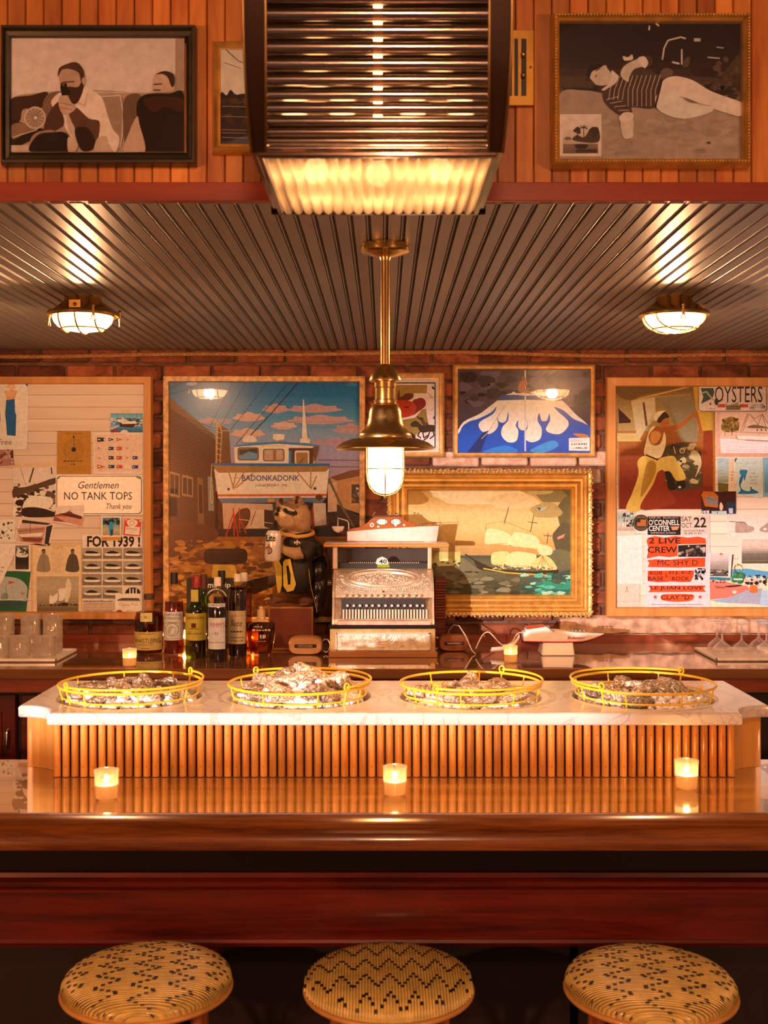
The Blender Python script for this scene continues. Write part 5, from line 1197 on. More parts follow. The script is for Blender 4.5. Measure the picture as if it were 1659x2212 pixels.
p.line([(1005, 370), (1015, 300), (1040, 250), (1120, 230), (1150, 240)], 9, 'd8bfa8'); p.line([(1125, 305), (1125, 400)], 9, 'd8bfa8'); p.line([(1065, 385), (1110, 395)], 10, 'e8d4c0'); p.line([(1285, 355), (1360, 362)], 7, 'c8ae96'); p.line([(1340, 293), (1385, 298)], 6, 'c8ae96'); p.line([(950, 135), (985, 162)], 8, 'e8d4c0'); p.line([(925, 160), (922, 188)], 8, 'e8d4c0'); p.rect(1200, 238, 1240, 258, 'c8ae96'); p.S('6a5040', (985, 480), (1005, 430), (1050, 425), (1070, 460), (1010, 485)); p.S('5a4234', (1130, 415), (1145, 365), (1175, 355), (1165, 410))
p.S('d4b49a', (545, 460), (570, 410), (640, 408), (690, 460), (690, 510), (640, 530), (590, 520)); p.S('150a07', (540, 470), (545, 420), (590, 400), (640, 405), (610, 425), (570, 445), (555, 480)); p.line([(590, 440), (620, 425)], 6, '40281c'); p.line([(588, 480), (600, 465)], 6, '40281c'); p.line([(635, 495), (660, 478)], 7, 'fae6d4'); p.ell(650, 415, 12, 9, 'd4b49a', rot=.5); p.ell(600, 520, 12, 8, 'd4b49a')
p.S('e0c8b2', (630, 555), (680, 510), (690, 440), (720, 460), (760, 495), (720, 540), (650, 560))
p.S('4a3022', (640, 570), (720, 510), (760, 400), (860, 360), (930, 350), (940, 400), (880, 430), (900, 470), (1000, 490), (985, 560), (950, 670), (820, 665), (815, 700), (740, 715), (650, 640))
for i in range(11): x = 680+i*28; p.line([(x+30, 480-min(i, 3)*4), (x, 560), (x-8 if i < 4 else x, 660 if i > 3 else 620)], 4, 'c7a88e')
for i in range(4): p.line([(655+i*25, 620+i*22), (735+i*22, 600+i*28)], 4, 'c7a88e')
p.S('d4b49a', (745, 470), (770, 410), (860, 365), (905, 375), (900, 410), (830, 430), (800, 480), (790, 510)); p.S('efdcca', (850, 365), (890, 352), (915, 390), (895, 425), (870, 400)); p.S('efdcca', (760, 350), (790, 358), (815, 340), (820, 370), (770, 378))
p.S('d8b9a0', (750, 740), (820, 740), (822, 810), (820, 850), (775, 862), (752, 830)); p.S('efdcca', (735, 730), (770, 698), (820, 705), (815, 745), (750, 755))
p.S('e6d0bb', (1010, 500), (1080, 475), (1190, 500), (1310, 570), (1500, 640), (1500, 670), (1480, 722), (1300, 670), (1150, 610), (1060, 600), (960, 630), (985, 560)); p.S('decab4', (960, 630), (1040, 580), (1110, 600), (1180, 640), (1300, 655), (1305, 695), (1140, 738), (1000, 700)); p.line([(1000, 500), (965, 640), (960, 670)], 12, '241410'); p.line([(1110, 600), (1200, 640), (1300, 660)], 5, 'a58b74')
p.S('f0e2d2', (1445, 640), (1500, 650), (1480, 722), (1400, 690)); p.ell(1290, 886, 12, 7, '4a3322'); p.rect(1515, 100, 1535, 1000, '140806')
p.build('photograph', C_, PRINTG)
p = Print(d-.003, 1080, 0, k, TU); p.clip = (370,707,628,968); p.rect(370, 707, 628, 968, 'f0d9c2'); p.grad(390, 727, 607, 950, ['e6cbb0', 'e8cfb6', 'd9bca0', '8a6a50', '6a4c36'], 12); p.rect(390, 868, 607, 890, 'c8a98c')
p.S('4a3020', (455, 870), (475, 835), (520, 850), (560, 800), (607, 790), (607, 880)); p.line([(520, 860), (516, 790)], 5, '3a2216')
for a in (-.2, .6, 1.4, 2.4, 3.3): p.line([(516, 790), (516+28*cos(a), 785-20*sin(a)+8)], 6, '3a2216')
for cx in (575, 590, 480): p.line([(cx, 860), (cx, 800)], 5, '2a160e'); p.S('3a2216', (cx-28, 810), (cx, 785), (cx+17, 800), (cx+16, 830), (cx-10, 822))
p.ell(420, 858, 22, 10, '7a5a42'); p.S('2a1810', (465, 895), (540, 895), (530, 920), (475, 918)); p.rect(470, 925, 600, 945, '3a2418'); p.build('inset_photograph', C_, PRINTG)
glass_pane(C_, 1210, 40, 1610, 340, 2.460)
m = MB()
for (xa, ya, xb, yb) in ((1198, 31, 1620, 31), (1198, 347, 1620, 347)):
    n = 62
    for i in range(n): t = (i+.5)/n; v = P(xa+(xb-xa)*t, ya, 2.447); m.ell(v, (.0030, .0022, .0030), 6, 4)
for x in (1201, 1618):
    n = 46
    for i in range(n): v = P(x, 34+(344-34)*(i+.5)/n, 2.447); m.ell(v, (.0030, .0022, .0030), 6, 4)
m.build('beading', GOLD, C_, smooth=60, kind='stuff')

# ================================================================ BACK WALL: BULLETIN BOARD WITH THE SIGN
BFRAME = wood('pine_board_frame', (.50, .22, .05), (.64, .33, .10), 'z', 10, 10, .45, .1, .05)
WPLK = wood('whitewashed_plank', (.70, .64, .58), (.80, .76, .71), 'x', 8, 12, .7, 0, .04, .1)
def board(label, x0, y0, x1, y1, wd, rows, d=5.045):
    th = thing('bulletin_board', label, 'bulletin board', P((x0+x1)/2, y1, 5.05))
    frame(th, x0, y0, x1, y1, wd, d-.022, 5.064, [(0, .8), (.1, 1), (.9, 1), (1, .8)], BFRAME)
    a, b = y0+wd-2, y1-wd+2; h = (b-a)/rows
    for i in range(rows): panel(th, 'backing_plank', x0+wd-2, a+i*h, x1-wd+2, a+(i+1)*h-.5, d+R.uniform(0, .001), 5.06, WPLK, bevel=.0008, seg=1)
    return th
board('whitewashed bulletin board holding the tank top sign and boat clippings', -150, 812, 327, 1339, 17, 19)
board('whitewashed bulletin board holding the concert poster and the oyster license plate', 1311, 814, 1810, 1333, 21, 18)
TLz = (0, 780, 4.8794); BLz = (0, 1060, 4.8794)
p = Print(5.042, *TLz); p.L('f6d0b4', (-60, 200), (292, 198), (296, 600), (285, 930), (-60, 935)); p.line([(296, 480), (290, 930)], 3, 'd8ac8c')
p.S('eea060', (75, 290), (85, 240), (120, 222), (150, 245), (158, 290), (140, 270), (120, 255), (95, 270)); p.S('f2b480', (95, 265), (130, 260), (145, 290), (130, 320), (100, 310)); p.L('ec9a58', (45, 310), (85, 320), (115, 300), (150, 310), (185, 315), (160, 380), (150, 405), (70, 405), (62, 370))
for x in (75, 95, 115, 135, 155): p.line([(x, 320), (x-12, 375)], 5, 'f6d0b4')
p.L('1a5a80', (70, 410), (155, 400), (160, 540), (172, 570), (165, 790), (75, 780), (60, 570), (65, 460)); p.line([(70, 405), (66, 450), (58, 560), (70, 680), (76, 780)], 5, '123a58'); p.L('24609a', (215, 198), (294, 198), (292, 272)); p.text('Free', -20, 825, 122, 880, '6a5040', shear=.2); p.line([(0, 530), (5, 600), (0, 660)], 4, '4a3a30')
paper(p, 'child_drawing', 'white sheet with a crayon figure in an orange top and blue skirt', 'drawing')
p = Print(5.041, *TLz); p.L('c07828', (605, 740), (958, 738), (962, 1190), (600, 1188)); p.squig(680, 757, 872, 765, '6a3c10')
for r in (40, 58, 76, 94, 106): p.ring(777, 932, r, 2.5, '7a4a18')
p.ell(777, 932, 25, 25, '2a2014'); p.line([(777, 810), (777, 910)], 3, '4a2c10'); p.S('4a2c10', (768, 800), (777, 785), (788, 800), (780, 818)); p.squig(672, 1044, 790, 1060, '3a2008'); p.text('Person', 800, 1042, 875, 1062, '3a2008', shear=.25); p.squig(750, 1078, 798, 1094, '5a3810')
for y in (1120, 1140, 1160): p.line([(625, y), (950, y-6)], 2, '9a6020')
paper(p, 'shooting_target', 'tan paper shooting target with black bullseye above the tank top sign', 'target')
p = Print(5.041, *TLz); p.L('f4c4a0', (985, 755), (1500, 750), (1503, 1190), (985, 1192)); p.L('eeb890', (1000, 780), (1485, 775), (1485, 1165), (1000, 1168)); p.squig(1170, 768, 1310, 775, '9a6a48')
NV, RE = '2a2438', 'c8442c'
for (x, y, w_, kind, c) in [(1025, 805, 80, 0, NV), (1145, 808, 60, 1, NV), (1230, 808, 62, 1, RE), (1145, 902, 60, 0, NV), (1230, 902, 62, 0, RE), (1145, 1000, 60, 0, NV), (1230, 1000, 62, 0, RE), (1400, 1000, 58, 0, '2a3a7a'), (1025, 1090, 90, 1, RE), (1145, 1095, 62, 2, '24343c'), (1228, 1095, 62, 2, RE), (1395, 1098, 62, 2, '28306a')]:
    h = 38 if w_ < 80 else 46
    if kind == 0: p.L(c, (x, y), (x+w_, y+4), (x+w_*.8, y+h/2), (x+w_, y+h-4), (x, y+h))
    elif kind == 1: p.L(c, (x, y), (x+w_, y+h/2), (x, y+h))
    else: p.rect(x, y, x+w_, y+h-4, c)
    p.rect(x+8, y+h*.35, x+w_*.4, y+h*.6, 'f0d0b0'); p.squig(x+8, y+h+8, x+w_*.8, y+h+11, 'b88060')
for (x, y) in ((1030, 905), (1040, 1010), (1335, 815), (1330, 905), (1330, 1005)): p.line([(x, y-5), (x, y+40)], 2, 'a87858'); p.ell(x+14, y+14, 9, 9, 'c07058')
p.rect(1312, 1100, 1372, 1138, 'f8d8bc'); p.ring(1342, 1118, 12, 3, 'e0a080')
paper(p, 'flag_chart', 'chart of yacht club pennants in navy and red', 'chart')
p = Print(5.0405, *TLz); p.L('e8b078', (1285, 512), (1372, 512), (1370, 560), (1285, 560)); p.grad(1165, 550, 1502, 752, ['5a9ab8', '8ab4c0', 'c8b8a8', '3a7a98', '2a5a78'], 12); p.blot(1168, 600, 1500, 680, 60, ['e8d0b8', '2a4a5a', 'f0e0d0', '6a3a2a', '4a8aa8'], 5, 16, 2.2, 6); p.L('f0e0d0', (1280, 640), (1430, 630), (1440, 660), (1290, 670)); p.L('4a1c14', (1255, 665), (1440, 660), (1400, 700), (1270, 695)); p.L('a82c20', (1170, 735), (1230, 715), (1260, 752), (1168, 752)); p.S('f0dcc8', (1270, 752), (1300, 725), (1345, 735), (1340, 752)); p.L('c8c0b8', (1168, 700), (1250, 675), (1250, 690), (1170, 725))
for x in (1235, 1312, 1385, 1440): p.line([(x, 552), (x, 640)], 3, '2a3a44')
paper(p, 'marina_postcard', 'colour photograph of boats in a marina taped above the flag chart', 'photograph')
p = Print(5.0395, *TLz)
def rrect(pr, x0, y0, x1, y1, r, col):
    pts = []
    for cx, cy, a in ((x1-r, y0+r, -pi/2), (x1-r, y1-r, 0), (x0+r, y1-r, pi/2), (x0+r, y0+r, pi)): pts += [(cx+r*cos(a+pi/2*i/6), cy+r*sin(a+pi/2*i/6)) for i in range(7)]
    pr.poly(pts, col)
rrect(p, 588, 1200, 1505, 1622, 40, 'fbd8c0'); rrect(p, 594, 1208, 1496, 1614, 42, '2a3428'); rrect(p, 604, 1218, 1486, 1604, 36, 'fcdac4')
p.L('1e6a44', (605, 1228), (640, 1212), (628, 1240), (606, 1245)); p.L('1e6a44', (1425, 1212), (1478, 1220), (1482, 1250), (1440, 1230))
p.text('Gentlemen', 826, 1268, 1252, 1344, '241814', shear=.32); p.text('NO TANK TOPS', 676, 1380, 1392, 1462, '241814'); p.text('Thank you', 1122, 1502, 1388, 1578, '241814', shear=.32)
paper(p, 'dress_code_sign', 'white rounded sign reading no tank tops thank you', 'sign', mat=PRINTG)
p = Print(5.0425, *TLz); p.L('eab078', (155, 1078), (575, 1075), (575, 1112), (155, 1116)); p.L('f4d0b4', (138, 1120), (590, 1112), (590, 1650), (135, 1650)); p.L('e8c0a0', (140, 1122), (585, 1115), (585, 1400), (140, 1330)); 
p.blot(142, 1290, 585, 1640, 120, ['4a2c1c', '8a6248', 'f0d0b4', '6a442e', 'e0b898', '2a160e'], 8, 34, 1.5, 11); p.line([(215, 1125), (275, 1310)], 4, '5a3a28'); p.line([(355, 1125), (310, 1280)], 16, '4a2e1e'); p.line([(540, 1120), (548, 1190)], 12, '3a2216'); p.S('5a3824', (140, 1345), (250, 1330), (330, 1310), (400, 1290), (585, 1230), (585, 1290), (420, 1340), (200, 1420), (140, 1440))
p.S('f2d6bc', (300, 1440), (440, 1420), (560, 1470), (500, 1560), (330, 1590), (240, 1540)); p.S('2e1a10', (240, 1555), (360, 1540), (480, 1560), (580, 1600), (580, 1640), (260, 1640))
paper(p, 'harbour_photograph', 'faded black and white photograph of men loading a boat', 'photograph')
p = Print(5.043, *TLz); p.L('b0705a', (-60, 895), (130, 905), (155, 1098), (-60, 1112)); p.blot(-50, 910, 140, 1090, 30, ['8a3a2a', 'd8a890', '6a2a20', 'c08870'], 10, 26, 1, 3); paper(p, 'small_snapshot', 'small reddish colour snapshot pinned under the crayon drawing', 'photograph')
p = Print(5.0370, *BLz); p.L('f2c4a4', (600, 165), (890, 150), (870, 385), (560, 330)); p.L('9a4a34', (580, 255), (720, 225), (860, 268), (880, 290), (700, 335), (560, 318)); p.L('d88a6a', (580, 270), (690, 330), (865, 380), (880, 290), (730, 270)); p.L('5a2418', (620, 240), (760, 235), (870, 280), (850, 300), (700, 268)); p.line([(737, 195), (737, 240)], 6, '7a3a28'); p.L('7a3222', (690, 235), (720, 215), (760, 225), (765, 250)); paper(p, 'tinted_boat_photograph', 'tilted red-tinted photograph of a motor boat overlapping the sign', 'photograph')
p = Print(5.0425, *BLz); p.L('eed0ba', (-40, 310), (160, 300), (155, 540), (-40, 545)); p.blot(-30, 330, 150, 520, 50, ['6a5448', 'c8a890', '3a2820', 'e8ccb4'], 6, 18, .8, 5); paper(p, 'faded_clipping', 'faded grey clipping at the edge beside the tilted snapshot of a launch', 'clipping')
p = Print(5.0415, *BLz); p.L('f4d2bc', (205, 300), (575, 350), (520, 590), (150, 540)); p.L('e2aa90', (225, 315), (560, 355), (505, 575), (165, 530)); p.L('3a2418', (235, 305), (540, 345), (500, 360), (230, 340)); p.L('c07a5a', (180, 400), (480, 380), (440, 560), (220, 540)); p.L('8a3a22', (225, 490), (460, 500), (420, 540), (250, 530)); p.L('2e2622', (490, 380), (555, 360), (510, 570), (470, 560)); p.line([(320, 350), (318, 460)], 5, '6a3422'); p.L('f0d8c8', (190, 460), (460, 440), (440, 480), (230, 490)); p.line([(185, 430), (470, 400)], 6, '8a4a30'); paper(p, 'launch_snapshot', 'tilted snapshot of a launch at a dock with white border', 'photograph')
p = Print(5.0335, *BLz); p.L('f2ccb4', (1065, 265), (1280, 268), (1275, 525), (1065, 525)); p.grad(1082, 285, 1265, 470, ['4a7a90', '6a8a88', 'c0a070', 'a88858'], 10); p.blot(1083, 285, 1263, 360, 20, ['2a2a1c', '3a4428'], 10, 28, 1.4, 2); p.S('2e88a8', (1150, 345), (1170, 325), (1190, 340), (1195, 410), (1180, 470), (1160, 470), (1148, 410)); p.ell(1172, 312, 11, 13, '3a2418'); p.L('28404a', (1165, 410), (1195, 410), (1190, 470), (1162, 468)); p.rect(1068, 488, 1275, 522, 'd8802c'); paper(p, 'portrait_snapshot', 'colour snapshot of a person in a blue shirt outdoors', 'photograph')
p = Print(5.0335, *BLz); p.L('f6d4bc', (1305, 282), (1500, 295), (1490, 490), (1290, 478)); p.L('d8482c', (1312, 290), (1492, 302), (1482, 482), (1297, 470)); p.L('f4ccb0', (1325, 375), (1475, 385), (1468, 468), (1315, 455)); p.S('f4ccb0', (1340, 320), (1395, 300), (1450, 325), (1430, 370), (1390, 380), (1350, 360)); p.ring(1392, 340, 22, 5, '9a5a40'); p.text('Budweiser', 1328, 385, 1455, 412, 'b03a24', shear=.3, rot=.06); p.squig(1345, 420, 1440, 426, 'c89a78'); p.squig(1345, 438, 1440, 444, 'c89a78'); p.ell(1330, 305, 9, 9, 'f6d4bc'); p.ell(1478, 318, 9, 9, 'f6d4bc'); paper(p, 'beer_label', 'red and cream beer label pinned beside the colour snapshot', 'label')
p = Print(5.0400, *BLz); p.L('f2caa6', (865, 460), (1500, 470), (1500, 1322), (870, 1322)); p.text('FOR 1939 !', 918, 475, 1478, 595, '20140e', bold=.035)
for r in range(4):
    for c in range(3):
        if r == 3 and c == 2: continue
        x0, y0 = 868+c*216, 602+r*138; x1, y1 = min(x0+205, 1500), y0+118; p.rect(x0, y0, x1, y1, ['b09070', 'a88868', '9c7c5e'][(r+c) % 3]); p.rect(x0, y0+72, x1, y1, '8a6a4c')
        s = 1 if (r+c) % 2 else -1; p.S('f0d8c0', (x0+20, y0+62), (x0+100, y0+52), (x0+190, y0+66), (x0+160, y0+86), (x0+50, y0+88)); p.S('241810', (x0+40, y0+58), (x0+70+s*15, y0+32), (x0+140, y0+40), (x0+165, y0+58)); p.line([(x0+25, y0+90), (x0+185, y0+92)], 8, '3a281c')
p.squig(880, 1155, 1190, 1167, '3a2418'); p.rect(880, 1175, 1205, 1255, 'd0a07c'); p.squig(885, 1190, 1200, 1196, 'a87c58'); p.squig(885, 1225, 1200, 1231, 'a87c58'); p.squig(885, 1260, 1190, 1268, '8a5c38'); p.text('OF MOTOR BOATS', 878, 1285, 1290, 1312, '241410', bold=.03); p.ell(1402, 1082, 80, 64, '1e140e'); p.rect(1318, 1082, 1490, 1150, 'f2caa6')
for x in (1365, 1398, 1432): p.rect(x, 1030, x+14, 1082, 'f2caa6')
paper(p, 'motor_boat_poster', 'vintage motor boat advertisement with rows of small boat pictures', 'poster')
p = Print(5.0415, *BLz); p.L('e6aa6c', (325, 560), (860, 545), (872, 1322), (340, 1322)); p.L('f0bc84', (345, 580), (850, 575), (855, 1300), (355, 1300)); p.squig(400, 580, 800, 588, '9a6a38'); p.squig(560, 598, 660, 606, '6a4420')
for cx, c in ((460, '9a7a58'), (765, '5a4230')): p.S(c, (cx-40, 690), (cx, 660), (cx+45, 690), (cx+65, 770), (cx+60, 850), (cx-60, 850), (cx-70, 800)); p.ell(cx, 640, 20, 28, '7a583c'); p.line([(cx, 680), (cx, 845)], 4, '4a3424'); p.S('4a3424', (cx-22, 628), (cx, 612), (cx+22, 626), (cx, 634))
for y in range(620, 860, 14): p.squig(545, y, 680, y+5, 'd0a070')
p.rect(390, 902, 830, 1275, 'b08c60'); p.grad(392, 904, 828, 1273, ['b8946a', 'c09c72', 'a88258', '7a5a38'], 10); p.S('f2d4ac', (530, 1100), (560, 1110), (610, 1080), (600, 1160), (550, 1190), (522, 1180)); p.S('f4d8b4', (615, 1040), (650, 1030), (695, 1035), (680, 1140), (620, 1160), (625, 1100)); p.S('e8c496', (690, 1030), (720, 920), (750, 980), (745, 1080), (720, 1160), (690, 1170)); p.S('2e1e12', (600, 1210), (660, 1180), (720, 1185), (700, 1215)); p.blot(410, 1190, 820, 1215, 40, ['2e1e12', '5a4028'], 4, 12, 1, 3)
for y in (1225, 1240, 1255): p.line([(400, y), (820, y+4)], 4, '4a3420')
paper(p, 'catalogue_page', 'yellowed catalogue page with two jackets and a sailing boat', 'page')
p = Print(5.0405, *BLz); p.L('f2ccb0', (150, 560), (325, 575), (320, 855), (148, 845)); p.grad(162, 578, 303, 830, ['8a7260', '3a281e', '1e120c', '4a3628'], 9); p.S('e8ccb4', (175, 650), (200, 600), (230, 640), (260, 600), (295, 660), (280, 700), (180, 695)); p.blot(165, 600, 300, 680, 24, ['2a1a12', '6a5444', 'e0c4ac'], 8, 16, 1, 6); paper(p, 'group_snapshot', 'small dark black and white snapshot above the green book jacket', 'photograph')
p = Print(5.0430, *BLz); p.L('1e5a2c', (-60, 850), (325, 845), (270, 1322), (-60, 1322)); p.S('b8a890', (-60, 920), (60, 905), (200, 930), (285, 1010), (280, 1110), (260, 1165), (-60, 1165)); p.S('2a4a38', (-60, 1165), (262, 1165), (220, 1230), (100, 1255), (-60, 1260)); p.L('c84830', (90, 950), (165, 965), (95, 988)); p.L('c8603a', (215, 1062), (255, 1080), (235, 1105)); p.S('8a8470', (20, 1100), (60, 1070), (90, 1120), (60, 1150), (10, 1140)); p.line([(-40, 1150), (150, 1150), (260, 1140)], 6, 'e0d4c0'); p.line([(60, 1000), (75, 1140)], 4, '5a5a48'); paper(p, 'book_jacket', 'green book jacket with a boat at sea behind the tumblers', 'book jacket')
p = Print(5.0390, *BLz); p.L('f6d2b6', (-60, 560), (160, 560), (150, 680), (10, 980), (-60, 990)); p.squig(10, 800, 40, 815, '8a6a58'); p.squig(0, 840, 35, 855, '8a6a58'); p.line([(-20, 570), (130, 660)], 2, 'c89878'); paper(p, 'folded_note', 'white folded note tilted over the green book jacket', 'paper')
p = Print(5.0335, *BLz); p.L('f8d6ba', (1215, 1090), (1500, 1085), (1495, 1322), (1218, 1312)); p.L('5a4438', (1235, 1150), (1290, 1130), (1460, 1132), (1480, 1160), (1240, 1160)); p.line([(1240, 1170), (1480, 1168)], 4, '8a6c58'); p.text('Château Pixie', 1255, 1182, 1455, 1215, 'a88468'); p.squig(1265, 1228, 1440, 1234, 'd8ac8c'); p.squig(1330, 1258, 1385, 1265, '8a6c58'); p.ell(1258, 1280, 34, 23, 'a82c1c'); p.squig(1308, 1272, 1430, 1284, '3a2a28'); p.squig(1300, 1295, 1395, 1308, '3a3048'); paper(p, 'wine_label', 'white wine label with a red seal beside the squat bottle', 'label')
m = MB()

# ================================================================ BOAT POSTER
BURL = plain('burl_frame', (.56, .34, .13), .4, coat=.3, var=.45, scale=45)
D = pic('framed_boat_poster', 'burl-framed poster of a lobster boat hauled out between buildings', 352, 812, 789, 1345, 5.04)
frame(D, 351.5, 811.5, 789, 1345, 13, 5.035, 5.066, [(0, .8), (.1, 1), (.9, 1), (1, .7)], BURL)
p = Print(5.056, 330, 790, 3.318, (.95, .62, .42)); p.clip = (110,108,1485,1790); K_ = p
p.grad(110, 108, 1485, 900, ['0a5a80', '1c6e94', '4a88a4', '8a98a8', 'a890a4', 'b08a96', 'a87a80'], 30)
for (cx, cy, rx, ry, c) in ((880, 310, 90, 30, 'c89080'), (1160, 310, 190, 28, 'c48e84'), (690, 370, 110, 30, 'd8a088'), (940, 430, 90, 26, 'e0a890'), (1200, 390, 230, 30, 'c89488'), (680, 485, 120, 30, 'dca48c'), (1420, 455, 120, 34, 'c08c88'), (400, 395, 70, 20, 'b89090'), (520, 400, 60, 18, 'a89498'), (1320, 550, 180, 26, 'b88c94'), (280, 130, 40, 14, '7a98a8'), (1430, 135, 40, 14, '3a7898')):
    pts = [(cx+rx*cos(a)*(1+.12*sin(5*a)), cy+ry*sin(a)*(1 if sin(a) > 0 else 1.1+.3*sin(7*a))) for a in [2*pi*i/26 for i in range(26)]]; p.poly(pts, c)
for l in ([(110, 168), (215, 118)], [(110, 208), (240, 175), (365, 112)], [(575, 112), (410, 440)], [(668, 112), (495, 420)], [(828, 112), (560, 460)], [(980, 112), (600, 560)]): p.line(l, 4, '14303c')
p.line([(1050, 112), (860, 330), (700, 500)], 7, '102430')
for y in (400, 440): p.line([(480, y), (1480, y+5)], 2, '6a8090')
p.line([(1190, 675), (1485, 678)], 4, '20242c'); p.line([(1240, 724), (1485, 726)], 4, '20242c')
p.L('4a2a14', (110, 290), (190, 330), (450, 530), (450, 1240), (110, 1240)); p.L('6a4424', (110, 215), (445, 500), (450, 535), (190, 345), (110, 292))
for i in range(22): y = 330+i*22; p.line([(112, y), (440, min(y+60-i*3, 1100)+60)], 4, '2e180a')
for (a, b) in ((120, 195), (210, 290)): p.L('9a7448', (a, 755 if a < 200 else 780), (b, 775 if a < 200 else 800), (b, 945), (a, 930)); p.L('1a1210', (a+8, 775 if a < 200 else 800), (b-8, 790 if a < 200 else 815), (b-8, 930), (a+8, 915)); p.line([((a+b)/2, 780), ((a+b)/2, 935)], 6, '9a7448')
p.L('7a5430', (320, 800), (360, 810), (370, 1150), (325, 1140)); p.L('2a160a', (330, 850), (355, 855), (360, 1060), (332, 1055)); p.L('8a8474', (395, 790), (430, 800), (440, 1040), (400, 1040))
p.L('6a4420', (490, 430), (545, 460), (560, 700), (480, 700)); p.L('c89050', (455, 398), (475, 400), (500, 470), (485, 700), (450, 700)); p.L('5a3818', (470, 420), (492, 480), (478, 700), (462, 700))
for y in range(430, 700, 40): p.line([(455, y), (495, y+14)], 4, 'd8a868')
p.line([(500, 465), (560, 468)], 8, 'b88858')
p.L('f0d4b8', (1078, 243), (1084, 243), (1110, 520), (1128, 525), (1128, 555), (1055, 555), (1058, 525), (1070, 520))
p.S('f0dcc4', (650, 545), (652, 515), (690, 500), (735, 515), (742, 545)); p.L('f4e0c8', (860, 505), (945, 500), (942, 530), (905, 535), (865, 530)); p.ell(903, 497, 44, 8, 'f8e8d4'); p.rect(880, 532, 905, 548, 'c8a888')
p.L('3a7aa0', (580, 575), (700, 555), (900, 545), (1100, 555), (1192, 572), (1180, 590), (900, 560), (590, 585)); p.L('f2dcbc', (583, 582), (900, 560), (1160, 578), (1165, 700), (590, 702))
p.L('5a3418', (975, 590), (1155, 590), (1150, 700), (975, 700)); p.L('3a7aa0', (975, 610), (995, 612), (992, 700), (975, 700)); rrect(p, 1018, 608, 1122, 705, 12, 'f0d8b8'); rrect(p, 1028, 622, 1112, 700, 8, 'a8743c'); p.line([(1085, 660), (1050, 700)], 4, '2a1a10')
for (a, b) in ((608, 762), (790, 945)): rrect(p, a, 585 if a < 700 else 596, b, 680 if a < 700 else 686, 18, '7a6044'); rrect(p, a+10, 594 if a < 700 else 604, b-10, 670 if a < 700 else 678, 14, '6a8ca0' if a < 700 else 'c89878'); 
p.L('4a3820', (620, 600), (680, 598), (750, 590), (750, 630), (690, 615), (640, 640), (620, 640)); p.rect(862, 606, 885, 680, 'a06838'); p.line([(780, 575), (945, 575)], 4, 'c89868'); p.L('7a4a20', (1150, 580), (1190, 576), (1180, 640), (1155, 700))
p.L('1a6294', (428, 698), (900, 700), (1272, 702), (1265, 718), (900, 722), (430, 714)); p.L('a8743c', (432, 714), (900, 722), (1262, 718), (1250, 760), (470, 768)); p.L('f2dab0', (440, 735), (475, 768), (1240, 760), (1265, 735), (1245, 935), (468, 935))
for l in ([(540, 740), (582, 880)], [(600, 770), (575, 880)], [(675, 735), (580, 885)], [(720, 770), (600, 875)], [(1010, 730), (1135, 880)], [(1135, 735), (1130, 880)], [(1175, 790), (1135, 885)]): p.line(l, 9, 'b87c44')
p.text('BADONKADONK', 640, 785, 1052, 826, '283a6a', bold=.01); p.text('JONESPORT  ME', 735, 848, 966, 872, '4a3c50'); p.ell(545, 885, 10, 10, '5a3c2a'); p.ell(1163, 880, 11, 11, '5a3c2a'); p.squig(570, 800, 625, 806, 'a89078'); p.squig(1120, 800, 1180, 806, 'a89078')
p.L('d85a30', (464, 922), (1248, 918), (1246, 936), (468, 938)); p.L('f2dab0', (468, 938), (1246, 936), (1244, 946), (470, 950)); p.L('6a7280', (470, 950), (1244, 944), (1215, 985), (1050, 975), (500, 990)); p.L('3a3438', (500, 988), (1215, 982), (1100, 1000), (860, 1050), (800, 1030), (560, 992)); p.rect(825, 955, 872, 978, 'c8924a'); p.S('6a3418', (1170, 930), (1205, 925), (1218, 950), (1195, 968), (1170, 955))
p.line([(425, 705), (418, 850), (415, 960), (425, 995), (435, 960), (430, 850)], 6, 'd8b070')
p.L('c8824a', (1275, 800), (1485, 740), (1485, 1060), (1300, 1000)); p.L('7a3c18', (1275, 800), (1420, 750), (1485, 745), (1485, 790), (1320, 825)); p.L('d88a3c', (1410, 830), (1485, 830), (1485, 1010), (1410, 1000)); p.rect(1425, 850, 1485, 985, '3a2414'); p.blot(1425, 850, 1485, 985, 16, ['d8b888', '8a5a30'], 5, 14, 1, 3); p.L('3a180a', (1300, 980), (1485, 1080), (1485, 1200), (1300, 1150))
p.L('d8a07a', (500, 985), (860, 990), (870, 1180), (510, 1180)); p.L('e8b48c', (690, 1030), (820, 1035), (800, 1165), (690, 1165)); p.S('6a3a18', (560, 1180), (600, 1060), (660, 1020), (700, 1040), (690, 1120), (640, 1180)); p.L('4a2814', (800, 1030), (870, 1040), (870, 1180), (800, 1150)); p.L('e8b898', (1150, 985), (1240, 985), (1245, 1140), (1160, 1150)); p.L('d8a078', (1255, 850), (1320, 830), (1320, 1045), (1255, 1050)); p.L('2a1c18', (460, 1170), (1130, 1165), (1300, 1150), (1300, 1240), (460, 1230))
p.grad(110, 1225, 1485, 1790, ['a85a1c', 'b06420', 'a0561a', '8a4414', '6a3210'], 16)
p.S('5a2c10', (110, 1140), (420, 1150), (460, 1240), (330, 1290), (200, 1380), (110, 1420)); p.blot(115, 1250, 860, 1780, 340, ['c07428', '8a4816', 'b86a24', '6a3410', 'd08434'], 8, 22, 2.4, 9)
for l in ([(582, 1050), (525, 1225)], [(582, 1050), (615, 1230)], [(580, 1020), (585, 1220)], [(622, 1020), (625, 1200)], [(625, 1090), (670, 1200)]): p.line(l, 9, 'c83a1c')
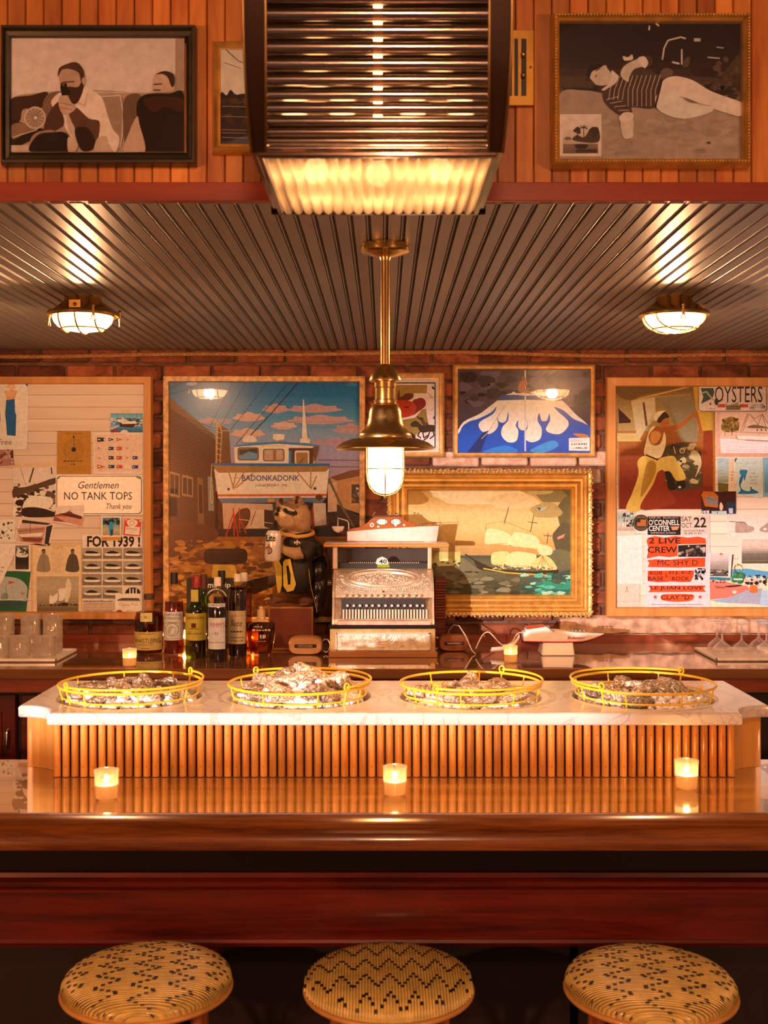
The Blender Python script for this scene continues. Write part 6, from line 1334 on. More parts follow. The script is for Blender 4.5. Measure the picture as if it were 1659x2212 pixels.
p.line([(1145, 1010), (1150, 1200), (1190, 1245)], 12, 'b8341c'); p.line([(1262, 810), (1350, 1000), (1445, 1160)], 16, '6a5030'); p.line([(620, 1100), (860, 1130)], 5, 'e0b080'); p.line([(740, 1040), (700, 1150)], 4, '4a2c18')
rrect(p, 368, 1310, 680, 1420, 40, '2a1a10'); p.ell(520, 1330, 140, 16, '3a2618'); p.L('e0a03c', (432, 1425), (590, 1428), (615, 1520), (560, 1700), (430, 1700), (425, 1520)); p.S('3a1c0a', (640, 1560), (860, 1500), (1000, 1480), (900, 1560), (700, 1640))
p.build('poster', D, PRINTG); glass_pane(D, 362, 822, 779, 1336, 5.042)

# ================================================================ SMALL PRINT, FLAME BOAT PHOTO
E_ = pic('framed_print', 'small gold-framed print of a red cap and a galloping horse behind the pendant', 800, 803, 961, 988, 5.04)
frame(E_, 812, 803, 961, 988.5, 13, 5.036, 5.066, FR2, GOLDP)
p = Print(5.052, 820, 790, 10.369, TL); p.clip = (40, 200, 1380, 2000)
p.rect(-600, 200, 1380, 2000, 'e8b494'); p.rect(150, 372, 1255, 1840, '3c4232'); p.rect(175, 402, 1228, 1815, 'eec0a4'); p.clip = (176, 403, 1227, 1814)
p.rect(-440, 430, 1060, 620, 'a87430'); p.S('a87430', (-440, 600), (600, 580), (760, 640), (700, 760), (400, 800), (-440, 800)); p.S('6a2c14', (400, 640), (440, 540), (470, 700), (600, 620), (760, 640), (680, 760), (420, 780))
p.L('a0702c', (-440, 1230), (480, 1220), (800, 1160), (950, 980), (1040, 960), (1070, 1200), (1100, 1320), (900, 1350), (880, 1500), (800, 1570), (680, 1520), (-440, 1700))
for y in range(1250, 1500, 30): p.line([(500, y), (760, y-20)], 8, '7a5018')
p.S('8a1a0a', (740, 790), (830, 740), (930, 718), (1010, 760), (1036, 850), (1000, 930), (880, 1020), (740, 1110), (680, 1000)); p.S('b83414', (-100, 850), (300, 800), (500, 770), (680, 790), (780, 850), (825, 940), (790, 1060), (720, 1120), (500, 1170), (200, 1180), (-100, 1100)); p.ell(600, 930, 60, 18, '6a1c0c')
p.S('3a2414', (690, 1310), (790, 1230), (860, 1260), (960, 1340), (1060, 1280), (1100, 1320), (1228, 1340), (1228, 1470), (1100, 1480), (1000, 1500), (900, 1480), (850, 1380), (730, 1370)); p.S('5a3c22', (900, 1180), (960, 1160), (1020, 1260), (1060, 1340), (980, 1340))
for l in ([(900, 1480), (850, 1570), (930, 1620)], [(970, 1500), (990, 1620), (1080, 1560)], [(1120, 1480), (1080, 1600), (980, 1680)], [(1200, 1460), (1220, 1560), (1120, 1640)], [(840, 1130), (900, 1200), (960, 1180)]): p.line(l, 28, '2e1a10')
p.S('2a1208', (660, 1500), (720, 1500), (800, 1580), (790, 1690), (740, 1690), (720, 1600))
p.line([(1080, 620), (1200, 720), (1100, 710)], 14, 'a87c4a'); p.line([(1210, 940), (1150, 1020)], 12, 'a87c4a'); p.ell(1200, 500, 22, 46, '2a2418', rot=-.6); p.ell(1220, 1160, 16, 40, '2a2418', rot=.3)
p.build('print', E_, PRINTG); glass_pane(E_, 824, 818, 950, 974, 5.043)
G_ = pic('framed_photograph', 'gold-framed photograph of a white boat deck painted with blue flames', 979, 786, 1288, 988, 5.04)
frame(G_, 978.5, 785.5, 1288, 989, 12, 5.034, 5.066, FR2, GOLDP)
p = Print(5.052, 700, 760, 2.765, (.95, .70, .58)); p.clip = (800,100,1600,610)
p.grad(800, 100, 1600, 610, ['4a3038', '5a4654', '4a3a48', '3a2c34', '2a1c20'], 14); p.blot(810, 115, 1590, 330, 60, ['2a1a1c', '6a5666', '3a2a30', '5a4a5a'], 12, 40, 1.8, 4)
p.S('efdcd4', (815, 440), (930, 370), (1010, 310), (1090, 255), (1200, 245), (1330, 255), (1420, 290), (1500, 370), (1590, 460), (1600, 600), (810, 605))
p.L('2a4690', (1035, 290), (1060, 258), (1210, 255), (1420, 268), (1418, 292), (1210, 286)); p.L('e8dcd8', (1110, 255), (1130, 238), (1310, 238), (1370, 258), (1210, 262)); p.ell(1165, 240, 28, 8, '3a3440'); p.ell(1285, 238, 26, 7, '3a3440')
BL = '1c50b0'
p.S(BL, (812, 610), (815, 470), (860, 420), (920, 400), (1000, 360), (1030, 325), (1010, 370), (930, 420), (930, 460), (970, 490), (1010, 480), (1040, 440), (1030, 390), (1050, 420), (1085, 415), (1100, 360), (1098, 410), (1065, 450), (1060, 500), (1100, 540), (1150, 530), (1160, 470), (1145, 440), (1160, 410), (1160, 450), (1190, 470), (1215, 440), (1205, 400), (1218, 440), (1200, 490), (1200, 520), (1240, 540), (1290, 520), (1300, 460), (1275, 410), (1285, 365), (1300, 410), (1330, 410), (1345, 370), (1350, 410), (1325, 460), (1350, 485), (1410, 490), (1455, 450), (1455, 410), (1400, 360), (1375, 330), (1430, 350), (1490, 400), (1560, 430), (1600, 470), (1600, 610))
p.L('1a3068', (855, 600), (950, 480), (985, 470), (935, 600)); p.S('2a78d8', (960, 590), (1080, 560), (1160, 590), (1100, 606), (980, 606)); p.S('3a8ae0', (1230, 590), (1360, 530), (1400, 560), (1320, 600)); p.line([(1080, 320), (980, 480), (940, 520)], 4, 'c8a898'); p.line([(1270, 330), (1240, 500)], 3, 'd8c0b8')
p.rect(1197, 110, 1206, 595, 'd8c4c0'); p.S('b06838', (1165, 240), (1160, 200), (1180, 170), (1205, 165), (1215, 195), (1200, 215), (1240, 250), (1190, 245)); p.ell(1190, 158, 12, 14, '8a4a28'); p.S('c87838', (1490, 488), (1560, 492), (1580, 510), (1520, 508))
p.L('f0e0d8', (1462, 515), (1586, 512), (1586, 592), (1462, 590)); p.squig(1475, 545, 1570, 555, '5a4a50'); p.squig(1490, 570, 1575, 578, '5a4a50'); p.rect(1470, 522, 1540, 540, 'd8c0c0')
p.build('photograph', G_, PRINTG); glass_pane(G_, 991, 798, 1276, 977, 5.043)

# ================================================================ SHIP PAINTING
H_ = pic('ship_painting', 'oil painting of a square-rigged ship at sea in an ornate gold frame', 845, 1012, 1282, 1333, 5.03)
frame(H_, 836, 1014, 1281, 1332, 46, 5.005, 5.066, [(0, .55), (.02, .9), (.08, 1), (.20, .95), (.26, .62), (.34, .55), (.45, .80), (.56, .80), (.62, .5), (.70, .62), (.80, .62), (.86, .4), (.93, .48), (1, .30)], GOLD)
p = Print(5.050, 840, 990, 3.5298, (1.0, .74, .56)); p.clip = (40,190,1420,1090)
p.grad(40, 190, 1420, 760, ['b08038', 'd8a858', 'ecc078', 'e8b468', 'd09850', 'b88848'], 24); p.grad(40, 740, 1420, 1090, ['4a4a30', '6a6040', '5a5438', '3a4430', '2e4434'], 14)
for (cx, cy, rx, ry, c) in ((720, 290, 380, 70, 'f4d494'), (560, 260, 240, 50, 'f8dca4'), (950, 330, 200, 60, 'ecc888'), (1330, 240, 130, 60, '5a5028'), (1250, 290, 120, 50, '8a7440'), (1360, 420, 80, 120, '6a5c34'), (1200, 400, 120, 60, 'b89858'), (1340, 620, 90, 120, '5a4c30'), (160, 300, 140, 60, 'b07828'), (1150, 240, 100, 40, 'c0a868'), (1300, 760, 120, 60, '6a6440')):
    p.poly([(max(45, min(1415, cx+rx*cos(a)*(1+.1*sin(4*a)))), cy+ry*sin(a)*(1+.12*sin(3*a))) for a in [2*pi*i/24 for i in range(24)]], c)
p.S('b8b898', (1130, 370), (1160, 380), (1200, 370), (1185, 392), (1150, 400)); p.L('2a5a4a', (1128, 372), (1158, 378), (1150, 402)); p.L('d88868', (1285, 600), (1345, 575), (1330, 605), (1285, 620))
for l in ([(878, 500), (915, 370)], [(1080, 560), (1105, 430)], [(1205, 650), (1215, 570)], [(1060, 485), (1135, 495)], [(1180, 588), (1240, 592)]): p.line(l, 5, '5a3c18')
p.line([(735, 650), (740, 500), (880, 480), (1080, 560)], 2, '7a5a28')
SA, SB_ = 'f4d08c', 'd8a858'
p.S(SA, (740, 560), (770, 535), (850, 550), (930, 590), (925, 660), (820, 650), (735, 650)); p.S(SA, (930, 620), (960, 565), (1050, 575), (1140, 610), (1135, 690), (1050, 680), (940, 670)); p.S(SA, (1130, 655), (1200, 665), (1245, 690), (1235, 735), (1150, 730)); p.S('f0c878', (785, 730), (830, 712), (915, 718), (890, 800), (830, 815), (782, 800)); p.S('f4d088', (905, 740), (960, 712), (1050, 718), (1125, 740), (1090, 820), (980, 830), (890, 810)); p.S('ecc070', (1100, 790), (1170, 740), (1240, 770), (1278, 850), (1180, 850), (1095, 830))
for l in ([(830, 650), (900, 650)], [(950, 672), (1130, 692)], [(782, 802), (880, 815)], [(890, 815), (1085, 825)]): p.line(l, 6, SB_)
for x in (1130, 1165, 1200, 1235): p.line([(1172, 745), (x, 845)], 3, '8a6428')
p.S('3a2c14', (660, 780), (780, 830), (900, 850), (1100, 862), (1290, 850), (1240, 895), (1100, 885), (850, 870), (700, 850), (665, 820)); p.line([(720, 840), (900, 872), (1210, 892)], 10, 'd8a83c'); p.line([(580, 730), (670, 790)], 8, '3a2410'); p.blot(790, 815, 1280, 850, 60, ['c8b070', '5a5a38', 'e8d8a8'], 4, 10, 1.2, 2)
p.S('7a6a48', (360, 830), (450, 800), (560, 760), (660, 830), (700, 860), (560, 880), (400, 900)); p.S('4a4428', (440, 960), (560, 920), (650, 960), (760, 930), (900, 960), (1020, 1000), (1000, 1090), (440, 1090)); p.S('6a5c38', (360, 890), (480, 870), (640, 860), (760, 900), (640, 930), (420, 950))
p.S('2e8a68', (1120, 980), (1200, 930), (1300, 960), (1400, 900), (1420, 950), (1420, 1090), (1150, 1090)); p.S('1c6a54', (1180, 1010), (1300, 1000), (1410, 1010), (1400, 1060), (1200, 1065)); p.S('3a4c3c', (1210, 905), (1330, 860), (1420, 850), (1420, 890), (1330, 930), (1230, 925)); p.blot(1000, 870, 1410, 1080, 60, ['5ab088', '2a7a60', 'a8c8a0', '3a5a48'], 4, 18, 3, 7); p.blot(350, 860, 1000, 1080, 60, ['5a4c2c', '7a6a44', '3a3420', '8a7c58'], 6, 22, 3, 8)
p.L('d8c068', (325, 715), (545, 712), (545, 815), (325, 818)); p.S('f0dc90', (355, 815), (420, 765), (470, 770), (500, 795), (480, 818)); p.blot(330, 780, 545, 825, 26, ['e8d088', '8a8440', '5a5428'], 6, 14, 1, 3)
p.build('canvas', H_, printmat('oil_canvas', .35, .3))
m = MB(); g = random.Random(9)
def leafrow(xa, ya, xb, yb, n):
    for i in range(n):
        t = (i+.5)/n; cx, cy = xa+(xb-xa)*t, ya+(yb-ya)*t
        for j in range(3):
            v = P(cx+g.uniform(-2, 2), cy+(-3+3*j if xa != xb else g.uniform(-2, 2))+g.uniform(-1, 1), 5.008); v.x += (j-1)*.003 if xa == xb else 0
            m.ell(v, (.0085, .006, .0042), 7, 5, Matrix.Rotation(g.choice((.8, -.8, .4, 2.2))+(pi/2 if xa == xb else 0), 3, 'Y'))
leafrow(842, 1018, 1278, 1018, 46); leafrow(842, 1328, 1278, 1328, 46); leafrow(1277, 1022, 1277, 1326, 34); leafrow(841, 1022, 841, 1326, 34)
m.build('carved_leaves', GOLDP, H_, smooth=60, kind='stuff')
m = MB()
for (xa, ya, xb, yb, n) in ((868, 1045, 1252, 1045, 90), (868, 1303, 1252, 1303, 90), (1251, 1048, 1251, 1300, 60)):
    for i in range(n): t = (i+.5)/n; m.ell(P(xa+(xb-xa)*t, ya+(yb-ya)*t, 5.03), (.0022, .003, .0032), 5, 4)
m.build('inner_beading', GOLD, H_, smooth=60, kind='stuff')

# ================================================================ BOARD WITH CONCERT POSTER
TRz = (1290, 780, 4.4959); BRz = (1290, 1080, 4.4959)
p = Print(5.041, *TRz, TR); p.L('b06a20', (190, 170), (1145, 168), (1145, 1440), (205, 1440)); p.grad(200, 175, 1125, 680, ['5a3a18', '8a6a3a', 'a88850', 'b09058'], 12); p.grad(215, 680, 1125, 1435, ['a86a2c', '8a3a14', '7a2008', '7a1c08'], 14)
p.S('6a4a20', (200, 180), (960, 180), (960, 230), (700, 290), (450, 330), (330, 380), (200, 330)); p.line([(330, 390), (560, 330), (960, 230)], 16, 'c89850'); p.line([(560, 350), (910, 325)], 14, 'b08848'); p.L('c8b088', (330, 400), (440, 370), (560, 350), (570, 560), (480, 640), (400, 780), (380, 700)); p.L('5a3c1c', (440, 400), (460, 400), (490, 620), (470, 640)); p.L('8a7858', (570, 350), (910, 330), (960, 480), (980, 780), (820, 780), (700, 500)); p.L('3a1408', (205, 460), (260, 510), (330, 580), (320, 600), (210, 605)); p.L('c89a38', (930, 240), (985, 240), (990, 490), (1110, 500), (1110, 670), (1010, 680), (960, 480)); p.L('8a3410', (1030, 680), (1120, 670), (1125, 1220), (1030, 1210))
p.L('c8a868', (185, 700), (380, 700), (430, 780), (190, 780)); p.S('4a3c24', (640, 850), (760, 800), (900, 790), (960, 850), (1000, 1000), (1020, 1200), (880, 1250), (760, 1250), (700, 1100), (640, 1000)); p.blot(650, 800, 1010, 1200, 50, ['c8b080', '6a5830', '2e2414', 'a89060'], 10, 34, 1.3, 3); p.S('c8b488', (910, 880), (960, 870), (1000, 920), (1010, 1020), (950, 1130), (980, 1020), (930, 950)); p.ring(825, 870, 22, 10, 'd8c49a'); p.line([(740, 830), (760, 900)], 8, 'd8c49a'); p.S('120806', (655, 1080), (700, 1070), (740, 1150), (770, 1240), (700, 1250), (680, 1180))
p.S('a85a20', (560, 640), (640, 640), (760, 620), (860, 560), (950, 490), (975, 500), (1020, 680), (990, 690), (950, 540), (840, 630), (700, 700), (620, 740), (540, 820), (500, 740)); p.S('d89850', (520, 700), (580, 680), (620, 720), (570, 800), (520, 790)); p.S('f0dcb4', (500, 690), (530, 640), (560, 640), (500, 720), (520, 800), (570, 820), (620, 790), (650, 690), (668, 780), (640, 890), (590, 945), (460, 910), (470, 800)); p.S('b86830', (610, 580), (660, 555), (695, 590), (685, 630), (640, 640), (610, 620)); p.S('e8d8b8', (550, 570), (560, 510), (610, 485), (660, 490), (620, 540), (580, 580)); p.S('3a2418', (580, 575), (640, 500), (670, 500), (698, 545), (650, 560), (610, 600))
p.S('d8b050', (390, 980), (460, 920), (590, 960), (590, 1080), (540, 1200), (420, 1440), (280, 1440), (340, 1280), (400, 1100)); p.S('d8b456', (590, 960), (730, 920), (780, 980), (860, 1130), (770, 1160), (700, 1070), (590, 1080)); p.S('a87c28', (480, 1000), (560, 980), (560, 1100), (460, 1280), (420, 1300)); p.line([(470, 910), (590, 960)], 14, '2a1810'); p.S('8a2c0c', (590, 1080), (650, 1070), (680, 1230), (760, 1380), (420, 1440), (540, 1200)); p.S('1a0e0a', (770, 1180), (840, 1160), (860, 1220), (790, 1250)); p.ell(800, 1225, 14, 12, 'e8d8c0')
paper(p, 'man_poster', 'poster of a man in white vest and yellow trousers hauling a line', 'poster')
p = Print(5.034, *TRz, TR); rrect(p, 982, 165, 1648, 490, 30, '8a6a5a'); rrect(p, 990, 174, 1640, 482, 26, 'dcc4c0'); p.text('Louisiana', 1165, 185, 1450, 230, '8a2c24', shear=.35); p.text('OYSTERS', 1142, 245, 1605, 402, '17181a', bold=.0); p.L('1e4a40', (1005, 262), (1125, 262), (1138, 300), (1120, 360), (1080, 380), (1010, 415), (1030, 350)); p.line([(1025, 310), (1060, 295), (1085, 330), (1130, 380)], 14, 'b8a890'); p.ell(1158, 395, 20, 34, '1c2c2c'); p.rect(1170, 418, 1245, 450, 'c04434'); p.rect(1385, 418, 1465, 450, 'c04434'); p.rect(1250, 430, 1392, 475, '8a7a58')
for i in range(16): x = 1252+i*9; p.line([(x, 475), (x+2, 395+(i*37 % 40))], 4, '4a4230')
p.blot(1480, 420, 1630, 475, 20, ['b8a8a0', 'c8b4b0', '9a8c88'], 6, 16, 2, 3); p.squig(1085, 455, 1140, 467, '9a7048'); p.ell(1108, 195, 18, 8, '7a5c3c'); p.ell(1512, 195, 12, 7, '5a4434'); p.text('1', 1092, 405, 1106, 428, '3a3430')
pl = thing('license_plate', 'white oyster license plate with raised black letters pinned over the poster', 'license plate', P(1582, 890, 5.036))
panel(pl, 'plate', 1509, 818, 1655, 889, 5.0342, 5.0362, plain('plate_aluminium', (.6, .55, .5), .4, .5)); p.build('plate_print', pl, PRINTG)
Rz = (1490, 880, 9.2188)
p = Print(5.0425, *Rz, TR); p.L('d8a088', (525, 90), (1700, 80), (1700, 985), (520, 985)); p.L('e2b49c', (600, 100), (1700, 90), (1700, 600), (605, 620)); p.L('f0d4d0', (600, 620), (1700, 650), (1700, 910), (620, 912)); p.S('8a6428', (620, 420), (660, 280), (760, 200), (860, 190), (960, 260), (985, 400), (900, 480), (720, 490)); p.blot(640, 210, 980, 490, 60, ['5a4418', 'a8823c', '6a5020', '4a3414'], 14, 34, 1, 4); p.line([(850, 480), (830, 560)], 14, '8a3418'); p.line([(700, 480), (700, 570)], 10, '8a4a24')
for l in ([(1010, 480), (1150, 130), (1210, 150), (1400, 400)], [(1160, 150), (1060, 470)], [(1440, 130), (1340, 400)], [(1440, 130), (1520, 400)], [(1440, 130), (1560, 330)], [(1220, 180), (1300, 220), (1430, 150)]): p.line(l, 12, '8a6838')
p.S('7a5c30', (1160, 380), (1280, 345), (1440, 370), (1556, 400), (1556, 420), (1180, 410)); p.line([(900, 490), (1700, 520)], 10, 'b07844'); p.line([(910, 560), (950, 640), (1700, 670)], 8, '5a4038'); p.line([(1100, 655), (1700, 690)], 14, 'c87088'); p.L('f4dcc8', (940, 560), (1700, 590), (1700, 650), (970, 635))
for y in (700, 780, 830, 870): p.line([(640, y+20), (860, y-10), (1100, y+15), (1700, y)], 6, 'c0a8b8')
for x in (1340, 1425, 1510): p.ell(x, 450, 14, 18, '3a2418')
paper(p, 'boat_sketch', 'watercolour sketch of a fishing boat and a bush under the license plate', 'drawing')
p = Print(5.0415, *Rz, TR); p.L('b8c4c4', (545, 1010), (790, 1010), (765, 1675), (565, 1670)); p.grad(555, 1015, 770, 1500, ['a8c0c8', 'b8ccd0', 'b0b8b0', '8a8a70'], 8); p.L('6a5a28', (560, 1500), (770, 1520), (765, 1675), (565, 1670)); p.L('e8c8a8', (785, 1010), (850, 1020), (890, 1680), (765, 1680)); p.squig(575, 1075, 650, 1085, '7a9098')
for y in (1180, 1240, 1310, 1380, 1450): p.squig(570, y, 700, y+14, '8aa0a4')
for y in (1280, 1340, 1400, 1440): p.rect(815, y, 850, y+14, '8a5c34')
paper(p, 'book_flap', 'pale blue book jacket flap with small text beside the wave cover', 'book jacket')
p = Print(5.0395, *Rz, TR); p.L('c8d0c8', (895, 1010), (1460, 1000), (1465, 1770), (1415, 1805), (960, 1740), (930, 1640)); p.L('3a4430', (910, 1010), (945, 1010), (915, 1070), (890, 1110), (895, 1050)); p.squig(935, 1100, 1270, 1116, '9ab0b8'); p.S('1a6a98', (960, 1700), (1010, 1650), (980, 1520), (1000, 1400), (1060, 1330), (1050, 1450), (1010, 1560), (1060, 1640), (1180, 1670), (1230, 1620), (1300, 1650), (1370, 1690), (1280, 1720), (1000, 1725)); p.S('2a78a4', (1000, 1250), (1100, 1240), (1150, 1260), (1130, 1330), (1090, 1460), (1060, 1380), (1000, 1330)); p.ell(1218, 1605, 18, 24, '1a5a80')
for i, t in enumerate(('THE', 'OLD MAN', 'AND', 'THE SEA')): p.text(t, 1225-(0 if i in (0, 2) else 50), 1300+i*66, 1300+(0 if i in (0, 2) else 55), 1332+i*66, '6a7470')
paper(p, 'book_cover', 'pale book cover with a blue wave under the boat sketch', 'book jacket')
p = Print(5.0410, *Rz, TR); p.L('7ab0c8', (1475, 1000), (1800, 990), (1800, 1790), (1480, 1770)); p.grad(1490, 1050, 1790, 1700, ['8ab8cc', '6aa0bc', '5a8ca8'], 8); paper(p, 'blue_jacket', 'plain sky blue book jacket beside the wave cover', 'book jacket')
p = Print(5.0350, *Rz, TR); p.L('3a0c08', (230, 1680), (920, 1670), (915, 2120), (235, 2110)); p.L('c0641c', (225, 1740), (270, 1670), (480, 1680), (570, 1770), (560, 2000), (300, 1970), (240, 1760)); p.L('8a7c78', (325, 1740), (555, 1820), (550, 1960), (318, 1915)); p.line([(330, 1880), (545, 1935)], 14, '6a88a8'); p.line([(335, 1800), (500, 1850)], 10, '5a4c4c'); p.S('e8c0b0', (590, 1960), (615, 1890), (650, 1930), (665, 1990), (640, 2050), (600, 2040)); p.L('14304c', (735, 1890), (890, 1880), (910, 2120), (730, 2120)); p.L('c8c0d8', (770, 2010), (855, 2005), (862, 2110), (785, 2110)); p.L('c8c4d4', (240, 2060), (390, 2050), (385, 2120), (245, 2120)); p.L('b8d0d8', (430, 2065), (730, 2060), (735, 2125), (435, 2125))
for x in (265, 320, 545): p.rect(x, 2070, x+12, 2120, '2a2030')
paper(p, 'collage_card', 'dark collage card with a little tilted wooden frame and blue boxes', 'card')
p = Print(5.0400, *BRz, TR); p.L('e2d2da', (470, 140), (1092, 150), (1095, 1095), (470, 1095)); p.L('dcc0b4', (480, 145), (1090, 155), (1075, 640), (1060, 345), (480, 345)); p.L('100c0c', (490, 160), (812, 160), (810, 342), (490, 338)); p.text('LIVE AT', 505, 166, 618, 180, 'f0d8d0'); p.text("O'CONNELL", 500, 190, 800, 246, 'f4dcd4', bold=.015); p.text('CENTER', 500, 250, 705, 302, 'f4dcd4', bold=.015); p.text('GAINESVILLE, FLORIDA', 518, 312, 765, 328, 'e8c8c0'); p.L('c88a68', (712, 258), (800, 256), (780, 290), (730, 295)); p.squig(640, 168, 790, 178, 'c8a8a0')
p.text('SAT.', 818, 162, 925, 210, '1c1212'); p.text('OCT.', 818, 222, 930, 270, '1c1212'); p.text('22', 938, 168, 1060, 266, '140e0e', bold=.02); p.text('SHOWTIME', 840, 290, 1040, 310, '2a1a1a'); p.text('8:00 P.M.', 850, 316, 1020, 334, '2a1a1a')
OR = 'ee4a1c'
p.L(OR, (490, 370), (560, 350), (650, 366), (760, 350), (880, 366), (980, 356), (1050, 372), (1058, 425), (780, 430), (780, 545), (700, 555), (600, 545), (480, 568), (500, 470), (478, 400)); p.text('2 LIVE', 500, 366, 810, 424, '2a0e0a', bold=.02); p.text('CREW', 488, 452, 775, 514, '2a0e0a', bold=.02); p.L('181010', (785, 440), (1055, 430), (1055, 552), (785, 552)); p.blot(788, 440, 1052, 548, 36, ['8a7068', '4a3830', 'c8a898', '20140f'], 8, 22, 1, 3)
p.L(OR, (485, 585), (560, 575), (700, 580), (900, 562), (1050, 560), (1045, 650), (800, 656), (490, 652), (505, 610)); p.text('MC SHY D', 585, 582, 978, 636, '3a120c'); p.L(OR, (490, 688), (940, 684), (935, 740), (905, 795), (820, 798), (720, 792), (600, 800), (490, 788)); p.text('ROB', 510, 690, 632, 726, '3a120c', bold=.015); p.text('BASE', 492, 744, 645, 782, '3a120c', bold=.015); p.text('&', 660, 716, 686, 750, '3a120c'); p.text('D.J. E-Z', 700, 690, 920, 726, '3a120c', bold=.015); p.text('ROCK', 725, 744, 895, 782, '3a120c', bold=.015); p.blot(945, 660, 1052, 780, 34, ['d8c8d0', '3a3034', '8a7c84', '181418'], 7, 20, .8, 5)
p.L('ec5428', (495, 832), (1055, 830), (1030, 860), (1055, 892), (495, 895), (520, 862)); p.text('LE JUAN LOVE', 518, 836, 1025, 880, '3a120c', bold=.015); p.S('ec5428', (615, 945), (640, 918), (780, 912), (920, 918), (938, 945), (900, 980), (760, 988), (640, 975)); p.text('CLAY "D"', 620, 922, 922, 968, '4a1810', bold=.015)
for cx in (562, 998): p.L('e04838', *[(cx+(24 if i % 2 == 0 else 10)*sin(i*pi/5), 942-(24 if i % 2 == 0 else 10)*cos(i*pi/5)) for i in range(10)])
for y in (1010, 1034, 1055): p.squig(520+(90 if y == 1034 else 0), y, 1025-(100 if y > 1020 else 0), y+8, '8a8098')
paper(p, 'concert_poster', 'white and orange rap concert poster', 'poster')
p = Print(5.0340, *BRz, TR); p.ell(425, 222, 78, 80, '2a2018', 28); p.ring(425, 222, 66, 5, '8a6a48'); p.rect(385, 190, 475, 255, 'b06030'); p.rect(385, 190, 420, 218, '1c1c24'); p.squig(390, 265, 460, 275, '8a6a48'); p.squig(385, 165, 465, 175, '8a6a48'); paper(p, 'round_patch', 'round dark cloth patch with a flag at the corner of the concert poster', 'patch')
p = Print(5.0410, *BRz, TR); p.L('dcc4b4', (192, 105), (365, 105), (372, 345), (190, 345)); p.grad(198, 112, 358, 300, ['c8c0b8', '98a8a0', 'c8b8a8', 'b09880'], 8); p.blot(245, 120, 350, 260, 40, ['1c2420', '5a6a5c', 'd8d0c8', '3a5a48', '8a3a2a'], 7, 20, .8, 4); paper(p, 'garden_snapshot', 'small snapshot of a person by a plant beside the round patch', 'photograph')
p = Print(5.0415, *BRz, TR); p.L('e8c8b8', (195, 815), (415, 812), (412, 1095), (192, 1095)); p.line([(195, 985), (412, 980)], 3, 'c09a88'); p.line([(275, 900), (288, 840), (302, 900)], 4, '6a5048'); p.squig(280, 885, 300, 890, '6a5048')
for i in range(7): p.line([(205+i*12, 930+i*17), (290+i*4, 900+i*24), (400, 880+i*26)], 2, 'c8a898')
p.ring(300, 950, 110, 2, 'c8a898'); paper(p, 'sea_chart', 'cream sea chart pinned under the white sheet beside the concert poster', 'chart')
p = Print(5.0425, *BRz, TR); p.L('ecdcd8', (190, 350), (440, 340), (445, 820), (190, 815)); p.line([(195, 470), (440, 478)], 2, 'd0bcb8'); p.line([(195, 735), (440, 745)], 2, 'd0bcb8'); paper(p, 'white_sheet', 'blank white sheet between the snapshot and the sea chart', 'paper')
Qz = (1500, 1090, 8.849)
p = Print(5.0430, *Qz, TR); p.L('ecd4cc', (610, 190), (1700, 200), (1700, 650), (625, 660)); p.S('b8988c', (800, 340), (960, 335), (1010, 420), (1140, 450), (1130, 500), (1060, 530), (830, 540), (780, 500)); p.line([(660, 320), (800, 330), (960, 340), (1020, 410), (1130, 440)], 14, '7a625c'); p.ring(815, 505, 28, 8, '8a7068'); p.ring(1000, 505, 28, 8, '8a7068'); p.S('b09088', (1240, 470), (1330, 400), (1420, 340), (1500, 380), (1500, 530), (1300, 520)); p.ell(1350, 470, 30, 24, 'f0dcd4'); p.squig(700, 510, 900, 525, 'a88c80'); paper(p, 'duck_sketch', 'pale pencil sketches of ducks beside the concert poster', 'drawing')
p = Print(5.0415, *Qz, TR); p.L('ecd8cc', (840, 640), (1700, 600), (1700, 1240), (850, 1150)); p.grad(905, 660, 1700, 1125, ['d8c0b4', 'dcc4b8', 'c8b0a4', '7a7068', '6a6050', '5a5444'], 12); 
for l in ([(1140, 920), (1130, 830)], [(1180, 920), (1170, 820)], [(1240, 930), (1230, 850)]): p.line(l, 6, 'a89084')
p.line([(910, 1080), (1700, 1060)], 10, '8a806c'); p.line([(910, 1110), (1700, 1100)], 8, '4a4434'); paper(p, 'seascape_photograph', 'grey photograph of masts on a dark sea', 'photograph')
p = Print(5.0420, *Qz, TR); p.L('f4dcc0', (290, 1190), (700, 1170), (1400, 1150), (1700, 1150), (1700, 2070), (330, 2070), (295, 1900)); p.L('58a0d0', (690, 1240), (1000, 1222), (1360, 1275), (1700, 1290), (1700, 1420), (690, 1400)); p.L('2a7a98', (290, 1380), (690, 1400), (690, 1450), (290, 1450)); p.L('d87a68', (290, 1460), (560, 1470), (1020, 1560), (1050, 1620), (640, 1780), (300, 1820)); p.L('a8a8c0', (640, 1780), (1050, 1620), (1300, 1600), (1260, 1910), (590, 1880)); p.L('9ab0d0', (300, 1830), (640, 1780), (600, 1880), (420, 1860)); p.L('b0c4e4', (1280, 1640), (1700, 1600), (1700, 1960), (1250, 1930))
p.blot(960, 1360, 1390, 1560, 50, ['e8c8b8', '2a2028', 'd8b0a0', '5a4440', 'f0dcd0', '1c1820'], 14, 44, 1.1, 3); p.S('d87038', (1050, 1600), (1080, 1545), (1180, 1550), (1215, 1620), (1190, 1685), (1070, 1685)); p.S('3a1c18', (580, 1560), (720, 1545), (900, 1530), (860, 1560), (660, 1580)); p.L('b05a44', (370, 1550), (580, 1570), (600, 1600), (430, 1610)); p.ell(765, 1670, 44, 30, 'f4d8d4'); p.blot(300, 1430, 620, 1500, 24, ['2a3a5a', 'c87a68', 'd8a890', '5a4a5a'], 8, 22, 1.6, 4)
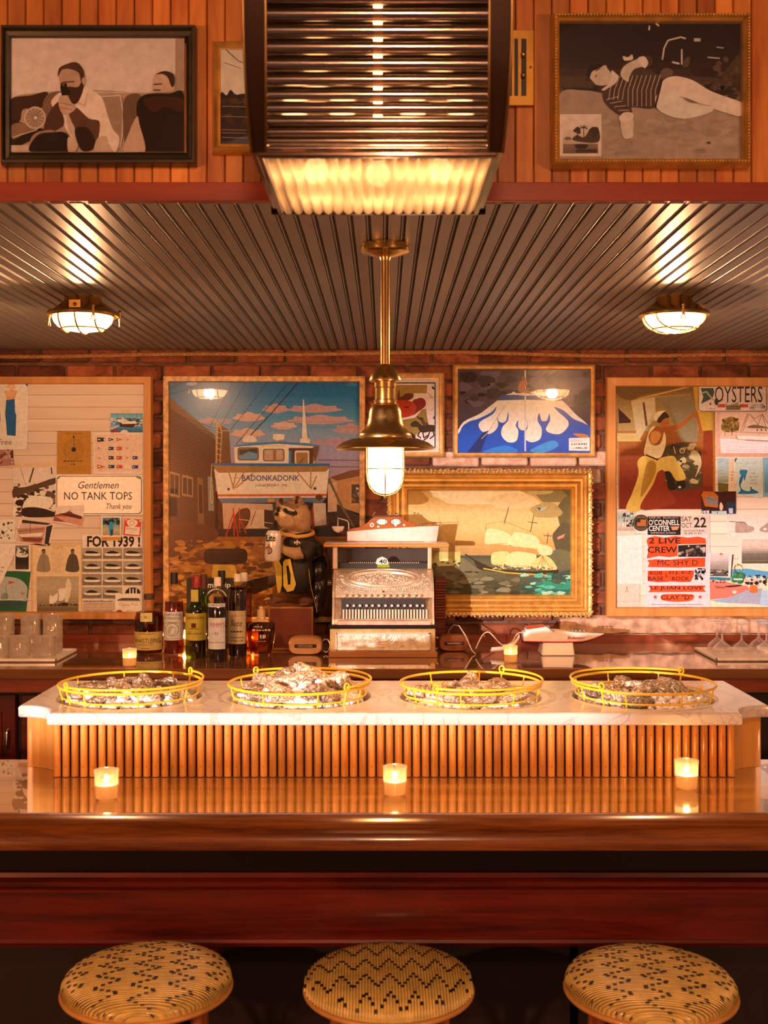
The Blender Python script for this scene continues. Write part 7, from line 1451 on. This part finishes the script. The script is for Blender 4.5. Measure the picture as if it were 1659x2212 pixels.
for i in range(7): p.line([(800+i*70, 1890), (940+i*50, 1700)], 3, 'd0d0e0')
p.L('2a2c40', (1160, 1345), (1255, 1340), (1258, 1365), (1160, 1370)); p.L('4a2c24', (690, 1380), (720, 955), (745, 955), (705, 1380)); paper(p, 'beach_postcards', 'row of bright colour postcards of a beach boardwalk with cream margin', 'postcard')
p = Print(5.0390, *Qz, TR); p.L('ecd8d0', (290, 930), (720, 950), (690, 1390), (295, 1385)); p.grad(300, 940, 680, 1370, ['dccac8', 'd0bebc', 'a89894', '8a7c74', '3a3430'], 12); p.L('e8d8d4', (660, 945), (720, 950), (690, 1390), (645, 1370)); p.line([(480, 1010), (545, 1190), (605, 1030)], 4, '8a7c7c'); p.line([(300, 1100), (660, 1095)], 4, '9a8c88'); p.blot(305, 1240, 650, 1350, 24, ['5a504a', 'c8b8b0', '2a2420'], 8, 26, 2.2, 3); p.ell(510, 945, 32, 16, 'e05038'); paper(p, 'sailing_snapshot', 'grey snapshot of a sailing boat with a red pin beside the concert poster', 'photograph')
kc = thing('clover_keyring', 'green clover keyring hanging from a yellow pin', 'keyring', P(1595, 1262, 5.032))
p = Print(5.034, *Qz, TR)
m = MB()
def q3(x, y, d=5.032): return P(1500+x/8.849, 1090+y/8.849, d)
for cx, cy, r in ((790, 1350, 70), (760, 1430, 62), (870, 1450, 66), (900, 1370, 70)): m.ell(q3(cx, cy), (r/8.849*5.03/F, .003, r/8.849*5.03/F), 16, 8)
m.build('clover', plain('green_enamel', (.02, .22, .10), .3, coat=.4), kc, smooth=60)
m = MB().tube([q3(835+75*cos(t), 1220+75*sin(t)) for t in [2*pi*i/20 for i in range(20)]], .0013, 5, True); m.build('ring', BRASSD, kc, smooth=60)
MB().ell(q3(810, 1148, 5.030), (.005, .005, .005), 10, 8).build('pin', plain('yellow_pin', (.85, .6, .04), .3), kc, smooth=60)
MB().box(q3(745, 0)[0], q3(915, 0)[0], 5.026, 5.029, q3(0, 1440)[2], q3(0, 1410)[2]).build('name_strip', WHITE, kc)
flush_text()
